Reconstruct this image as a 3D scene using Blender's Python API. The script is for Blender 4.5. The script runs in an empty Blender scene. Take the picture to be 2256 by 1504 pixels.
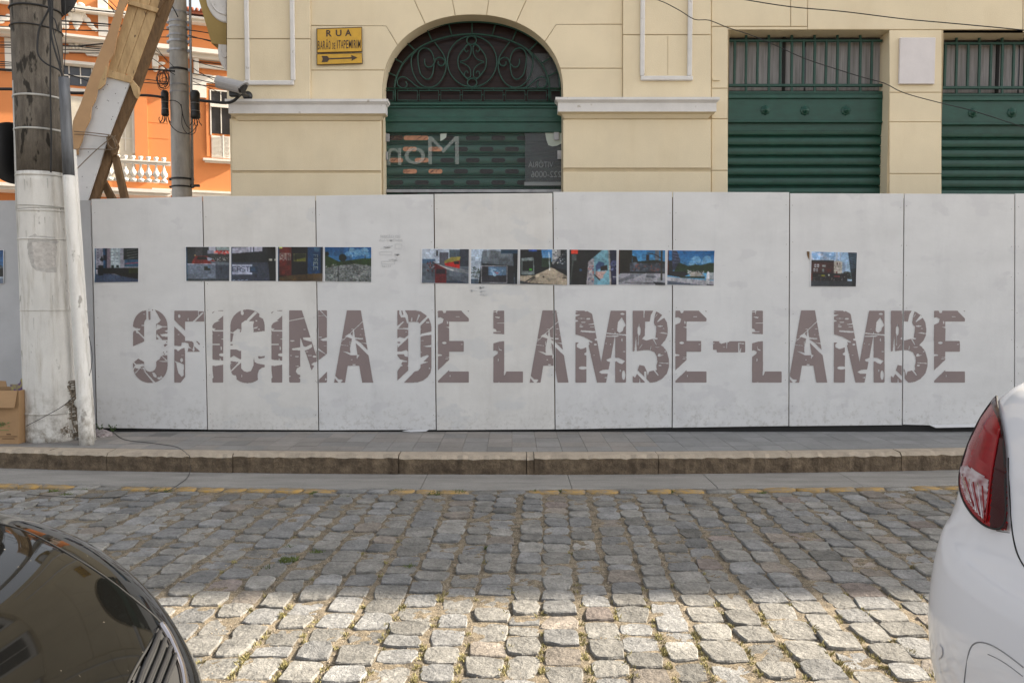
import bpy, bmesh, math, random
import numpy as np
from mathutils import Vector, Matrix

random.seed(7)
rng = np.random.default_rng(7)
SC = bpy.context.scene
COL = SC.collection
PI = math.pi

# ------------------------------------------------------------------ camera
PITCH = math.radians(2.92)
FPX = 1805.0
CAMH = 1.5
cam_d = bpy.data.cameras.new("camera")
cam = bpy.data.objects.new("camera", cam_d)
COL.objects.link(cam)
cam.location = (0, 0, CAMH)
cam.rotation_euler = (math.radians(90) - PITCH, 0, 0)
cam_d.sensor_width = 36.0
cam_d.lens = FPX / 2256.0 * 36.0
cam_d.clip_start = 0.05
cam_d.clip_end = 2000
SC.camera = cam
SC.render.resolution_x = 1024
SC.render.resolution_y = 682

# ------------------------------------------------------------------ sky, sun, exposure
SUN_EL = math.radians(31.5)
SUN_H = Vector((0.972, 0.236, 0)).normalized()
sun_dir = Vector((SUN_H.x * math.cos(SUN_EL), SUN_H.y * math.cos(SUN_EL), math.sin(SUN_EL)))
world = bpy.data.worlds.new("World")
SC.world = world
world.use_nodes = True
wn = world.node_tree
wn.nodes.clear()
sky = wn.nodes.new("ShaderNodeTexSky")
sky.sky_type = 'NISHITA'
sky.sun_disc = False
sky.sun_elevation = SUN_EL
sky.sun_rotation = math.atan2(sun_dir.x, sun_dir.y)
sky.air_density = 1.0
sky.dust_density = 3.5
sky.ozone_density = 0.6
hs = wn.nodes.new("ShaderNodeHueSaturation")
hs.inputs["Saturation"].default_value = 0.24
bg = wn.nodes.new("ShaderNodeBackground")
bg.inputs["Strength"].default_value = 0.105
wo = wn.nodes.new("ShaderNodeOutputWorld")
wn.links.new(sky.outputs[0], hs.inputs["Color"])
wn.links.new(hs.outputs[0], bg.inputs["Color"])
wn.links.new(bg.outputs[0], wo.inputs["Surface"])

sl = bpy.data.lights.new("sun", 'SUN')
sl.energy = 5.0
sl.angle = math.radians(0.55)
sl.color = (1.0, 0.885, 0.72)
so = bpy.data.objects.new("sun", sl)
COL.objects.link(so)
so.location = sun_dir * 30
so.rotation_euler = sun_dir.to_track_quat('Z', 'Y').to_euler()

SC.view_settings.view_transform = 'Standard'
SC.view_settings.look = 'None'
SC.view_settings.exposure = 1.72
SC.view_settings.gamma = 1.0
SC.view_settings.use_curve_mapping = False

# ------------------------------------------------------------------ projection helpers (photo survey -> metres)
CT, ST = math.cos(PITCH), math.sin(PITCH)
def ray(px, py):
    u = (px - 1128.0) / FPX; v = (py - 752.0) / FPX
    return Vector((u, CT - v * ST, -ST - v * CT))
def P(px, py, Y):
    d = ray(px, py); k = Y / d.y
    return Vector((d.x * k, Y, CAMH + d.z * k))
def G(px, py, z=0.0):
    d = ray(px, py); k = (z - CAMH) / d.z
    return Vector((d.x * k, d.y * k, z))
def proj(p):
    x, y, z = p[0], p[1], p[2] - CAMH
    f = y * CT - z * ST; dn = -y * ST - z * CT
    return (1128 + FPX * x / f, 752 + FPX * dn / f)

# ------------------------------------------------------------------ object helpers
def s2l(c):
    return tuple(((v / 12.92) if v <= 0.04045 else ((v + 0.055) / 1.055) ** 2.4) for v in c)
def link(ob, parent=None):
    COL.objects.link(ob)
    if parent is not None:
        ob.parent = parent
        if parent.type == 'EMPTY':
            ob.matrix_parent_inverse = Matrix.Translation(-parent.location)
    return ob
def thing(name, loc, label, cat, group=None):
    o = bpy.data.objects.new(name, None)
    COL.objects.link(o)
    o.location = loc
    o.empty_display_size = 0.1
    o['label'] = label; o['category'] = cat
    if group: o['group'] = group
    return o
def tag(o, label=None, cat=None, group=None, kind=None):
    if label: o['label'] = label
    if cat: o['category'] = cat
    if group: o['group'] = group
    if kind: o['kind'] = kind
    return o
def shade(me, smooth=True):
    me.polygons.foreach_set('use_smooth', [smooth] * len(me.polygons))
def mesh(name, verts, faces, mat, parent=None, smooth=False):
    me = bpy.data.meshes.new(name)
    me.from_pydata([tuple(v) for v in verts], [], faces)
    if mat is not None:
        for m in (mat if isinstance(mat, (list, tuple)) else [mat]): me.materials.append(m)
    me.validate(); me.update()
    if smooth: shade(me)
    return link(bpy.data.objects.new(name, me), parent)
def inst(src, name, loc, parent=None, rot=None, scale=None):
    o = bpy.data.objects.new(name, src.data)
    link(o, parent)
    o.location = loc
    if rot: o.rotation_euler = rot
    if scale: o.scale = scale
    return o
def bm_obj(name, bm, mat, parent=None, smooth=False):
    me = bpy.data.meshes.new(name)
    bmesh.ops.recalc_face_normals(bm, faces=bm.faces[:])
    bm.to_mesh(me); bm.free()
    for m in (mat if isinstance(mat, (list, tuple)) else [mat]): me.materials.append(m)
    if smooth: shade(me)
    return link(bpy.data.objects.new(name, me), parent)
def bm_box(bm, x0, x1, y0, y1, z0, z1, M=None):
    vs = [bm.verts.new(v) for v in ((x0,y0,z0),(x1,y0,z0),(x1,y1,z0),(x0,y1,z0),(x0,y0,z1),(x1,y0,z1),(x1,y1,z1),(x0,y1,z1))]
    if M is not None:
        for v in vs: v.co = M @ v.co
    for f in ((3,2,1,0),(4,5,6,7),(0,1,5,4),(1,2,6,5),(2,3,7,6),(3,0,4,7)):
        bm.faces.new([vs[i] for i in f])
    return vs
def box(name, x0, x1, y0, y1, z0, z1, mat, parent=None, bev=0.0):
    bm = bmesh.new()
    bm_box(bm, min(x0,x1), max(x0,x1), min(y0,y1), max(y0,y1), min(z0,z1), max(z0,z1))
    if bev: bmesh.ops.bevel(bm, geom=bm.edges[:], offset=bev, segments=1, affect='EDGES')
    return bm_obj(name, bm, mat, parent)
def R(x0, y0, x1, y1, Y):
    "pixel rectangle on the plane Y -> X0,X1,Z0,Z1"
    ym = (y0 + y1) / 2; xm = (x0 + x1) / 2
    return P(x0, ym, Y).x, P(x1, ym, Y).x, P(xm, y1, Y).z, P(xm, y0, Y).z
def rbox(name, px, Y, depth, mat, parent=None, bev=0.0):
    "box whose front face (at Y) fills a pixel rectangle, going back by depth"
    X0, X1, Z0, Z1 = R(*px, Y)
    return box(name, X0, X1, Y, Y + depth, Z0, Z1, mat, parent, bev)
def prism_pts(name, pts, y0, y1, mat, parent=None, bev=0.0, smooth=False):
    "pts (x,z) polygon, front at y0, back at y1"
    bm = bmesh.new()
    a = [bm.verts.new((x, y0, z)) for x, z in pts]
    b = [bm.verts.new((x, y1, z)) for x, z in pts]
    f = bm.faces.new(a); bm.faces.new(b[::-1])
    n = len(pts)
    for i in range(n): bm.faces.new((a[i], b[i], b[(i+1) % n], a[(i+1) % n]))
    if bev:
        bmesh.ops.bevel(bm, geom=[e for e in f.edges], offset=bev, segments=1, affect='EDGES')
    bm.normal_update()
    bmesh.ops.triangulate(bm, faces=[q for q in bm.faces if len(q.verts) > 4])
    return bm_obj(name, bm, mat, parent, smooth)
def pprism(name, px, Y, depth, mat, parent=None, bev=0.0):
    return prism_pts(name, [(P(x, y, Y).x, P(x, y, Y).z) for x, y in px], Y, Y + depth, mat, parent, bev)
def smooth_path(pts, n=6, closed=False):
    pts = [Vector(p) for p in pts]; out = []
    N = len(pts)
    rngi = range(N if closed else N - 1)
    for i in rngi:
        if closed: p0, p1, p2, p3 = pts[(i-1) % N], pts[i], pts[(i+1) % N], pts[(i+2) % N]
        else: p0, p1, p2, p3 = pts[max(i-1,0)], pts[i], pts[i+1], pts[min(i+2,N-1)]
        for k in range(n):
            t = k / n
            out.append(0.5 * ((2*p1) + (p2-p0)*t + (2*p0-5*p1+4*p2-p3)*t*t + (3*p1-p0-3*p2+p3)*t**3))
    if not closed: out.append(pts[-1])
    return out
def bm_tube(bm, pts, r, sides=6, closed=False):
    pts = [Vector(p) for p in pts]; N = len(pts)
    rr = r if isinstance(r, (list, tuple)) else [r] * N
    rings = []; prev = None
    for i in range(N):
        if closed: t = pts[(i+1) % N] - pts[(i-1) % N]
        else: t = pts[min(i+1, N-1)] - pts[max(i-1, 0)]
        if t.length < 1e-9: t = Vector((0, 0, 1))
        t.normalize()
        if prev is None:
            a = Vector((0, 1, 0)) if abs(t.y) < 0.9 else Vector((1, 0, 0))
            u = (a - t * a.dot(t)).normalized()
        else:
            u = prev - t * prev.dot(t)
            u = u.normalized() if u.length > 1e-6 else t.orthogonal().normalized()
        prev = u; w = t.cross(u)
        rings.append([bm.verts.new(pts[i] + (u * math.cos(2*PI*k/sides) + w * math.sin(2*PI*k/sides)) * rr[i]) for k in range(sides)])
    for i in range(N if closed else N - 1):
        A, B = rings[i], rings[(i+1) % N]
        for k in range(sides):
            bm.faces.new((A[k], A[(k+1) % sides], B[(k+1) % sides], B[k]))
    if not closed:
        bm.faces.new(rings[0][::-1]); bm.faces.new(rings[-1])
def tube(name, pts, r, mat, parent=None, sides=6, closed=False, sm=0):
    if sm:
        pts = smooth_path(pts, sm, closed)
    bm = bmesh.new(); bm_tube(bm, pts, r, sides, closed)
    return bm_obj(name, bm, mat, parent, True)
def ptube(name, px, Y, r, mat, parent=None, sides=6, closed=False, sm=0):
    return tube(name, [P(x, y, Y) for x, y in px], r, mat, parent, sides, closed, sm)
def lathe(name, prof, mat, parent=None, seg=16, axis='Z', smooth=True):
    "prof: (r,h)"
    vs, fs = [], []
    for r, h in prof:
        for k in range(seg):
            a = 2 * PI * k / seg
            vs.append((r*math.cos(a), r*math.sin(a), h) if axis == 'Z' else (r*math.cos(a), -h, r*math.sin(a)))
    n = len(prof)
    for i in range(n - 1):
        for k in range(seg):
            q = (i*seg+k, i*seg+(k+1) % seg, (i+1)*seg+(k+1) % seg, (i+1)*seg+k)
            fs.append(q)
    fs.append(tuple(range(seg))[::-1]); fs.append(tuple((n-1)*seg+k for k in range(seg)))
    o = mesh(name, vs, fs, mat, parent, smooth)
    return o
def text_mesh(body, X0, X1, Z0, Z1, Y, mat, name, parent=None, flip=False, bold=0.0, thick=0.0012, tilt=0.0, spacing=1.0):
    cu = bpy.data.curves.new(name, 'FONT'); cu.body = body; cu.size = 1.0
    cu.offset = bold; cu.extrude = 0.0; cu.space_character = spacing; cu.resolution_u = 3
    ob = bpy.data.objects.new(name, cu); COL.objects.link(ob)
    dg = bpy.context.evaluated_depsgraph_get()
    me = bpy.data.meshes.new_from_object(ob.evaluated_get(dg))
    bpy.data.objects.remove(ob)
    co = np.array([v.co[:] for v in me.vertices])
    mn, mx = co.min(0), co.max(0)
    u = (co[:,0]-mn[0])/max(mx[0]-mn[0],1e-6); v = (co[:,1]-mn[1])/max(mx[1]-mn[1],1e-6)
    if flip: u = 1 - u
    new = np.stack([X0+u*(X1-X0), np.full(len(u), Y), Z0+v*(Z1-Z0)+tilt*u*(X1-X0)], 1)
    me.vertices.foreach_set('co', new.astype(np.float32).ravel())
    me.materials.clear(); me.materials.append(mat); me.name = name
    if flip: me.flip_normals()
    me.update()
    return link(bpy.data.objects.new(name, me), parent)

# ------------------------------------------------------------------ materials
def mat(name, col, rough=0.7, var=0.0, vs=3.0, col2=None, bump=0.0, bs=40.0, metal=0.0, coat=0.0, spec=None, detail=5.0,
        stretch=(1,1,1), speck=None, speck_s=60.0, speck_t=0.62, ior=None, alpha=None, fine=0.0, wave=0.0):
    m = bpy.data.materials.new(name); m.use_nodes = True
    nt = m.node_tree; N = nt.nodes; L = nt.links
    b = N["Principled BSDF"]
    b.inputs["Roughness"].default_value = rough
    b.inputs["Metallic"].default_value = metal
    b.inputs["Coat Weight"].default_value = coat
    b.inputs["Coat Roughness"].default_value = 0.03
    if spec is not None: b.inputs["Specular IOR Level"].default_value = spec
    if alpha is not None: b.inputs["Alpha"].default_value = alpha
    c = (*col, 1.0)
    b.inputs["Base Color"].default_value = c
    geo = N.new("ShaderNodeNewGeometry")
    mp = N.new("ShaderNodeVectorMath"); mp.operation = 'MULTIPLY'; mp.inputs[1].default_value = stretch
    L.new(geo.outputs["Position"], mp.inputs[0])
    out = None
    if var > 0 or col2 is not None:
        nz = N.new("ShaderNodeTexNoise"); nz.inputs["Scale"].default_value = vs; nz.inputs["Detail"].default_value = detail
        nz.inputs["Roughness"].default_value = 0.62
        L.new(mp.outputs[0], nz.inputs["Vector"])
        rp = N.new("ShaderNodeMapRange"); rp.inputs["From Min"].default_value = 0.32; rp.inputs["From Max"].default_value = 0.68
        L.new(nz.outputs["Fac"], rp.inputs["Value"])
        mx = N.new("ShaderNodeMix"); mx.data_type = 'RGBA'
        if col2 is None: col2 = tuple(v * (1 - var) for v in col); A = tuple(min(1, v * (1 + var)) for v in col)
        else: A = col
        mx.inputs[6].default_value = (*A, 1); mx.inputs[7].default_value = (*col2, 1)
        L.new(rp.outputs[0], mx.inputs[0]); out = mx.outputs[2]
    if fine > 0:
        nz = N.new("ShaderNodeTexNoise"); nz.inputs["Scale"].default_value = 130; nz.inputs["Detail"].default_value = 3
        L.new(geo.outputs["Position"], nz.inputs["Vector"])
        rp = N.new("ShaderNodeMapRange"); rp.inputs["From Min"].default_value = 0.3; rp.inputs["From Max"].default_value = 0.7
        rp.inputs["To Min"].default_value = 1 - fine; rp.inputs["To Max"].default_value = 1 + fine
        L.new(nz.outputs["Fac"], rp.inputs["Value"])
        vm = N.new("ShaderNodeVectorMath"); vm.operation = 'SCALE'
        if out is not None: L.new(out, vm.inputs[0])
        else: vm.inputs[0].default_value = col
        L.new(rp.outputs[0], vm.inputs["Scale"]); out = vm.outputs[0]
    if speck is not None:
        nz = N.new("ShaderNodeTexNoise"); nz.inputs["Scale"].default_value = speck_s; nz.inputs["Detail"].default_value = 4
        L.new(mp.outputs[0], nz.inputs["Vector"])
        rp = N.new("ShaderNodeMapRange"); rp.inputs["From Min"].default_value = speck_t; rp.inputs["From Max"].default_value = speck_t + 0.05
        L.new(nz.outputs["Fac"], rp.inputs["Value"])
        mx = N.new("ShaderNodeMix"); mx.data_type = 'RGBA'
        if out is not None: L.new(out, mx.inputs[6])
        else: mx.inputs[6].default_value = c
        mx.inputs[7].default_value = (*speck, 1)
        L.new(rp.outputs[0], mx.inputs[0]); out = mx.outputs[2]
    if out is not None: L.new(out, b.inputs["Base Color"])
    if bump > 0:
        nz = N.new("ShaderNodeTexNoise"); nz.inputs["Scale"].default_value = bs; nz.inputs["Detail"].default_value = 6
        nz.inputs["Roughness"].default_value = 0.6
        L.new(mp.outputs[0], nz.inputs["Vector"])
        bp = N.new("ShaderNodeBump"); bp.inputs["Strength"].default_value = min(1.0, bump)
        bp.inputs["Distance"].default_value = 0.01 * max(1.0, bump)
        L.new(nz.outputs["Fac"], bp.inputs["Height"]); L.new(bp.outputs[0], b.inputs["Normal"])
    return m
def add_zdirt(m, zlo, zhi, col, scale=14, amt=0.7, thr=0.45):
    "grime that thins out upwards between zlo and zhi, broken up by noise"
    nt = m.node_tree; N = nt.nodes; L = nt.links; b = N["Principled BSDF"]
    geo = N.new("ShaderNodeNewGeometry"); sx = N.new("ShaderNodeSeparateXYZ"); L.new(geo.outputs["Position"], sx.inputs[0])
    rp = N.new("ShaderNodeMapRange"); rp.inputs["From Min"].default_value = zlo; rp.inputs["From Max"].default_value = zhi
    rp.inputs["To Min"].default_value = amt; rp.inputs["To Max"].default_value = 0.0
    L.new(sx.outputs[2], rp.inputs["Value"])
    nz = N.new("ShaderNodeTexNoise"); nz.inputs["Scale"].default_value = scale; nz.inputs["Detail"].default_value = 8
    nz.inputs["Roughness"].default_value = 0.7
    L.new(geo.outputs["Position"], nz.inputs["Vector"])
    r2 = N.new("ShaderNodeMapRange"); r2.inputs["From Min"].default_value = thr; r2.inputs["From Max"].default_value = thr + 0.2
    L.new(nz.outputs["Fac"], r2.inputs["Value"])
    mu = N.new("ShaderNodeMath"); mu.operation = 'MULTIPLY'; L.new(rp.outputs[0], mu.inputs[0]); L.new(r2.outputs[0], mu.inputs[1])
    mx = N.new("ShaderNodeMix"); mx.data_type = 'RGBA'
    src = b.inputs["Base Color"].links[0].from_socket if b.inputs["Base Color"].links else None
    if src: L.new(src, mx.inputs[6])
    else: mx.inputs[6].default_value = b.inputs["Base Color"].default_value
    mx.inputs[7].default_value = (*col, 1)
    L.new(mu.outputs[0], mx.inputs[0]); L.new(mx.outputs[2], b.inputs["Base Color"])
def mat_attr(name, attr, rough=0.6, bump=0.0, bs=60, mul_noise=0.0, ns=30, spec=None, fleck=0.0):
    m = bpy.data.materials.new(name); m.use_nodes = True
    nt = m.node_tree; N = nt.nodes; L = nt.links; b = N["Principled BSDF"]
    b.inputs["Roughness"].default_value = rough
    if spec is not None: b.inputs["Specular IOR Level"].default_value = spec
    at = N.new("ShaderNodeAttribute"); at.attribute_name = attr
    out = at.outputs["Color"]
    geo = N.new("ShaderNodeNewGeometry")
    if mul_noise > 0:
        for sc_, am in ((ns, mul_noise), (ns * 7, fleck)):
            if am <= 0: continue
            nz = N.new("ShaderNodeTexNoise"); nz.inputs["Scale"].default_value = sc_; nz.inputs["Detail"].default_value = 6
            nz.inputs["Roughness"].default_value = 0.65
            L.new(geo.outputs["Position"], nz.inputs["Vector"])
            rp = N.new("ShaderNodeMapRange"); rp.inputs["From Min"].default_value = 0.3; rp.inputs["From Max"].default_value = 0.7
            rp.inputs["To Min"].default_value = 1 - am; rp.inputs["To Max"].default_value = 1 + am
            L.new(nz.outputs["Fac"], rp.inputs["Value"])
            vm = N.new("ShaderNodeVectorMath"); vm.operation = 'SCALE'
            L.new(out, vm.inputs[0]); L.new(rp.outputs[0], vm.inputs["Scale"]); out = vm.outputs[0]
    L.new(out, b.inputs["Base Color"])
    if bump > 0:
        nz = N.new("ShaderNodeTexNoise"); nz.inputs["Scale"].default_value = bs; nz.inputs["Detail"].default_value = 7
        nz.inputs["Roughness"].default_value = 0.65
        L.new(geo.outputs["Position"], nz.inputs["Vector"])
        bp = N.new("ShaderNodeBump"); bp.inputs["Strength"].default_value = min(bump, 1.0); bp.inputs["Distance"].default_value = 0.02
        L.new(nz.outputs["Fac"], bp.inputs["Height"]); L.new(bp.outputs[0], b.inputs["Normal"])
    return m

def add_streaks(m, amt=0.08, sx_=9.0, sz=0.7, tint_=(0.85,0.82,0.78)):
    "faint vertical rain marks"
    nt = m.node_tree; N = nt.nodes; L = nt.links; b = N["Principled BSDF"]
    geo = N.new("ShaderNodeNewGeometry"); mp = N.new("ShaderNodeVectorMath"); mp.operation = 'MULTIPLY'; mp.inputs[1].default_value = (sx_, sx_, sz)
    L.new(geo.outputs["Position"], mp.inputs[0])
    nz = N.new("ShaderNodeTexNoise"); nz.inputs["Scale"].default_value = 1.0; nz.inputs["Detail"].default_value = 7; nz.inputs["Roughness"].default_value = 0.68
    L.new(mp.outputs[0], nz.inputs["Vector"])
    rp = N.new("ShaderNodeMapRange"); rp.inputs["From Min"].default_value = 0.5; rp.inputs["From Max"].default_value = 0.72; rp.inputs["To Max"].default_value = amt*5
    L.new(nz.outputs["Fac"], rp.inputs["Value"])
    mx = N.new("ShaderNodeMix"); mx.data_type = 'RGBA'; mx.blend_type = 'MULTIPLY'
    src = b.inputs["Base Color"].links[0].from_socket if b.inputs["Base Color"].links else None
    if src: L.new(src, mx.inputs[6])
    else: mx.inputs[6].default_value = b.inputs["Base Color"].default_value
    mx.inputs[7].default_value = (*tint_, 1)
    L.new(rp.outputs[0], mx.inputs[0]); L.new(mx.outputs[2], b.inputs["Base Color"])
M = {}
M['wall'] = mat("cream_render", (0.735, 0.63, 0.445), 0.85, var=0.06, vs=1.3, bump=0.25, bs=90, fine=0.03)
M['wallback'] = mat("cream_render_joint", (0.52, 0.42, 0.27), 0.9, var=0.1, vs=4)
add_streaks(M['wall'], 0.07, 3.2, 0.6, (0.90,0.86,0.80))
M['white'] = mat("white_moulding_paint", (0.66, 0.64, 0.62), 0.7, var=0.07, vs=5, bump=0.2, bs=60, speck=(0.42,0.38,0.33), speck_s=11, speck_t=0.66)
M['green'] = mat("dark_green_enamel", (0.009, 0.058, 0.040), 0.42, var=0.22, vs=6, bump=0.08, bs=30, stretch=(1,1,2.5))
add_streaks(M['green'], 0.12, 8, 0.8, (1.35,1.25,1.2))
M['greend'] = mat("dark_green_iron", (0.009, 0.052, 0.036), 0.5, var=0.15, vs=20)
M['dark'] = mat("dark_interior", (0.012, 0.012, 0.012), 0.8)
M['brick'] = mat("dim_brick_reflection", (0.020, 0.010, 0.008), 0.3, spec=0.2, var=0.4, vs=4, stretch=(0.6,1,9))  # dim pane with a brick reflection painted into its colour
M['curtain'] = mat("grey_curtain", (0.27, 0.26, 0.26), 0.9, var=0.3, vs=7, stretch=(6,1,0.3))
M['plaque'] = mat("white_plaque", (0.66, 0.62, 0.62), 0.6, var=0.04, vs=6, bump=0.15, bs=25)
M['yellow'] = mat("yellow_enamel", (0.56, 0.31, 0.006), 0.4, var=0.12, vs=9, coat=0.3)
M['signink'] = mat("dark_sign_lettering", (0.055, 0.03, 0.012), 0.5)
M['rust'] = mat("sign_edge", (0.10, 0.06, 0.02), 0.7)
M['panel'] = mat("painted_plywood", (0.635, 0.632, 0.63), 0.62, var=0.055, vs=2.2, bump=0.12, bs=18, stretch=(1,1,1.6), fine=0.012, speck=(0.595,0.59,0.595), speck_s=3.1, speck_t=0.6)
add_zdirt(M['panel'], 0.18, 0.62, (0.27, 0.245, 0.20), scale=22, amt=0.6, thr=0.5)
add_streaks(M['panel'], 0.11, 4.5, 0.8, (0.88,0.88,0.89))
M['panel_b'] = mat("painted_plywood_warm", (0.645, 0.63, 0.605), 0.62, var=0.06, vs=2.9, bump=0.12, bs=18, stretch=(1,1,1.6), fine=0.012, speck=(0.60,0.595,0.585), speck_s=2.6, speck_t=0.58)
add_zdirt(M['panel_b'], 0.18, 0.50, (0.27, 0.245, 0.20), scale=25, amt=0.55, thr=0.5)
add_streaks(M['panel_b'], 0.11, 5.5, 0.9, (0.88,0.87,0.86))
M['panel_d'] = mat("painted_plywood_grey", (0.44, 0.445, 0.46), 0.62, var=0.08, vs=2.5, bump=0.12, bs=18)
M['plyedge'] = mat("plywood_edge", (0.16, 0.13, 0.10), 0.8, var=0.2, vs=20)
M['letter'] = mat("mauve_stencil_paint", (0.235, 0.185, 0.18), 0.6, var=0.05, vs=4)
M['ghost'] = mat("faded_stencil_ink", (0.54, 0.545, 0.55), 0.65, var=0.06, vs=60)
M['paper'] = mat("white_paper", (0.72, 0.72, 0.74), 0.6)
M['photo'] = mat_attr("printed_photograph", "Col", 0.35)
M['timber'] = mat("formwork_timber", (0.40, 0.265, 0.13), 0.8, col2=(0.60,0.42,0.22), vs=6, stretch=(3,3,0.8), bump=0.3, bs=50, speck=(0.14,0.09,0.05), speck_s=10, speck_t=0.66)
M['timberd'] = mat("weathered_shaded_timber", (0.145, 0.085, 0.04), 0.85, var=0.3, vs=9, stretch=(3,3,0.8), bump=0.3, bs=50)  # weathered wood; on the brace's side board the brown also carries shade
M['wrap'] = mat("brown_board", (0.47, 0.29, 0.15), 0.75, var=0.08, vs=5, bump=0.1, bs=12)
M['rope'] = mat("old_rope", (0.20, 0.15, 0.10), 0.9)
M['black'] = mat("black_plastic", (0.012, 0.012, 0.013), 0.45)
M['cable'] = mat("black_cable", (0.014, 0.014, 0.015), 0.6)
M['steel'] = mat("galvanised_steel", (0.32, 0.32, 0.33), 0.45, metal=0.6, var=0.2, vs=12)
M['zinc'] = mat("weathered_pipe", (0.105, 0.11, 0.12), 0.6, var=0.35, vs=14, stretch=(2,2,0.25), bump=0.2, bs=40)
M['concrete2'] = mat("pole_concrete_grey", (0.38, 0.365, 0.34), 0.85, var=0.28, vs=7, stretch=(1,1,0.3), bump=0.3, bs=50)
M['poled'] = mat("pole_concrete_stained", (0.085, 0.073, 0.06), 0.9, col2=(0.19,0.165,0.135), vs=8, stretch=(1.5,1.5,0.5), bump=0.9, bs=28, speck=(0.03,0.026,0.02), speck_s=8, speck_t=0.57, fine=0.08)
M['polew'] = mat("pole_white_paint", (0.66, 0.64, 0.60), 0.75, var=0.08, vs=4, bump=0.35, bs=14, speck=(0.33,0.31,0.28), speck_s=7, speck_t=0.66, stretch=(1.4,1.4,0.8), fine=0.03)
add_zdirt(M['polew'], 0.15, 0.75, (0.20, 0.165, 0.12), scale=13, amt=0.95, thr=0.44)
add_streaks(M['polew'], 0.16, 16, 1.6, (0.66,0.62,0.56)); add_streaks(M['poled'], 0.16, 22, 1.2, (0.45,0.42,0.38));
M['card'] = mat("corrugated_cardboard", (0.36, 0.22, 0.11), 0.8, var=0.07, vs=6, bump=0.1, bs=30, fine=0.03)
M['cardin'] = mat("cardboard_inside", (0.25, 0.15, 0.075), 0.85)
M['greenink'] = mat("green_ink", (0.17, 0.22, 0.08), 0.8)
M['brownink'] = mat("brown_ink", (0.13, 0.07, 0.035), 0.8)
M['bag'] = mat("printed_bag", (0.45, 0.40, 0.12), 0.35, col2=(0.12,0.06,0.2), vs=28, detail=1)
M['orange'] = mat("orange_render", (0.55, 0.20, 0.065), 0.85, var=0.05, vs=0.8, bump=0.15, bs=25)
M['owhite'] = mat("white_stucco", (0.60, 0.57, 0.52), 0.75, var=0.05, vs=3, bump=0.15, bs=20)
M['oglass'] = mat("dim_window_glass", (0.03, 0.03, 0.035), 0.08, spec=0.6, var=0.3, vs=2)
M['rooftile'] = mat("red_roof_tile", (0.28, 0.08, 0.04), 0.8, var=0.3, vs=9, bump=0.6, bs=14)
M['olive'] = mat("ochre_soffit", (0.35, 0.25, 0.09), 0.85, var=0.1, vs=3)
M['kerbtop'] = mat("worn_granite", (0.34, 0.285, 0.22), 0.85, var=0.14, vs=9, bump=0.5, bs=45, fine=0.12)
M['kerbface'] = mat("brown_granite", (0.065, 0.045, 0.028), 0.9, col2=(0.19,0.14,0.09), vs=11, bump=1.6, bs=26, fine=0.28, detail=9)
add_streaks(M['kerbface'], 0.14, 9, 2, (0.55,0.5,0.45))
M['tile'] = mat_attr("paving_tile", "tint", 0.85, bump=0.3, bs=70, mul_noise=0.13, ns=3.5, fleck=0.08)
M['gutter'] = mat("gutter_concrete", (0.225, 0.215, 0.20), 0.85, var=0.2, vs=3, stretch=(0.5,3,1), bump=0.45, bs=80, fine=0.14)
M['stone'] = mat_attr("granite_sett", "tint", 0.7, bump=1.0, bs=30, mul_noise=0.34, ns=9, fleck=0.26, spec=0.3)
M['grit'] = mat("joint_grit", (0.23, 0.185, 0.125), 0.95, col2=(0.055,0.045,0.032), vs=24, bump=1.0, bs=90, detail=8, speck=(0.42,0.36,0.27), speck_s=170, speck_t=0.6)
M['soil'] = mat("ground_dirt", (0.20, 0.17, 0.13), 0.95, var=0.2, vs=2)
M['moss'] = mat("joint_weeds", (0.09, 0.115, 0.03), 0.9, var=0.3, vs=20)
M['mossdry'] = mat("dry_weeds", (0.24, 0.21, 0.09), 0.9, var=0.3, vs=20)
M['leaf'] = mat("weed_leaf", (0.045, 0.08, 0.02), 0.7, var=0.3, vs=30)
M['carblack'] = mat("black_car_paint", (0.003, 0.003, 0.0028), 0.035, coat=0.0, spec=0.36, speck=(0.22,0.20,0.17), speck_s=95, speck_t=0.735)
M['carwhite'] = mat("white_car_paint", (0.70, 0.70, 0.73), 0.55, coat=0.9, spec=0.2, var=0.012, vs=3)
M['chrome'] = mat("chrome", (0.62, 0.58, 0.58), 0.1, metal=1.0)
M['lensred'] = mat("red_lens", (0.20, 0.002, 0.004), 0.16, coat=0.05, spec=0.22, col2=(0.27,0.005,0.007), vs=16, detail=1, stretch=(1,1,2.5))
M['lensdark'] = mat("dark_red_lens", (0.035, 0.001, 0.002), 0.14, coat=0.05, spec=0.2)
M['lensclear'] = mat("clear_lens", (0.22, 0.06, 0.07), 0.2, coat=0.05, spec=0.25, metal=0.1, col2=(0.50,0.44,0.46), vs=18, detail=1, stretch=(1,1,3))
M['carglass'] = mat("car_glass", (0.01, 0.012, 0.014), 0.03, spec=0.8)
M['tyre'] = mat("tyre_rubber", (0.018, 0.018, 0.018), 0.85)
M['rim'] = mat("wheel_rim", (0.4, 0.4, 0.42), 0.3, metal=0.8)
M['cctv'] = mat("camera_housing", (0.36, 0.35, 0.35), 0.4, var=0.04, vs=20)
M['film'] = mat("grey_film", (0.10, 0.105, 0.11), 0.25, alpha=0.42)
M['etched'] = mat("white_vinyl", (0.50, 0.53, 0.50), 0.4, alpha=0.34)
M['etched2'] = mat("grey_vinyl", (0.32, 0.34, 0.34), 0.4, alpha=0.6)
M['clear'] = mat("clear_sheet", (0.4, 0.4, 0.4), 0.06, alpha=0.035, spec=0.4)
M['slotorange'] = mat("orange_print", (0.50, 0.22, 0.11), 0.5, var=0.2, vs=30)  # scraps of an orange poster seen through the shutter slots
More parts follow.
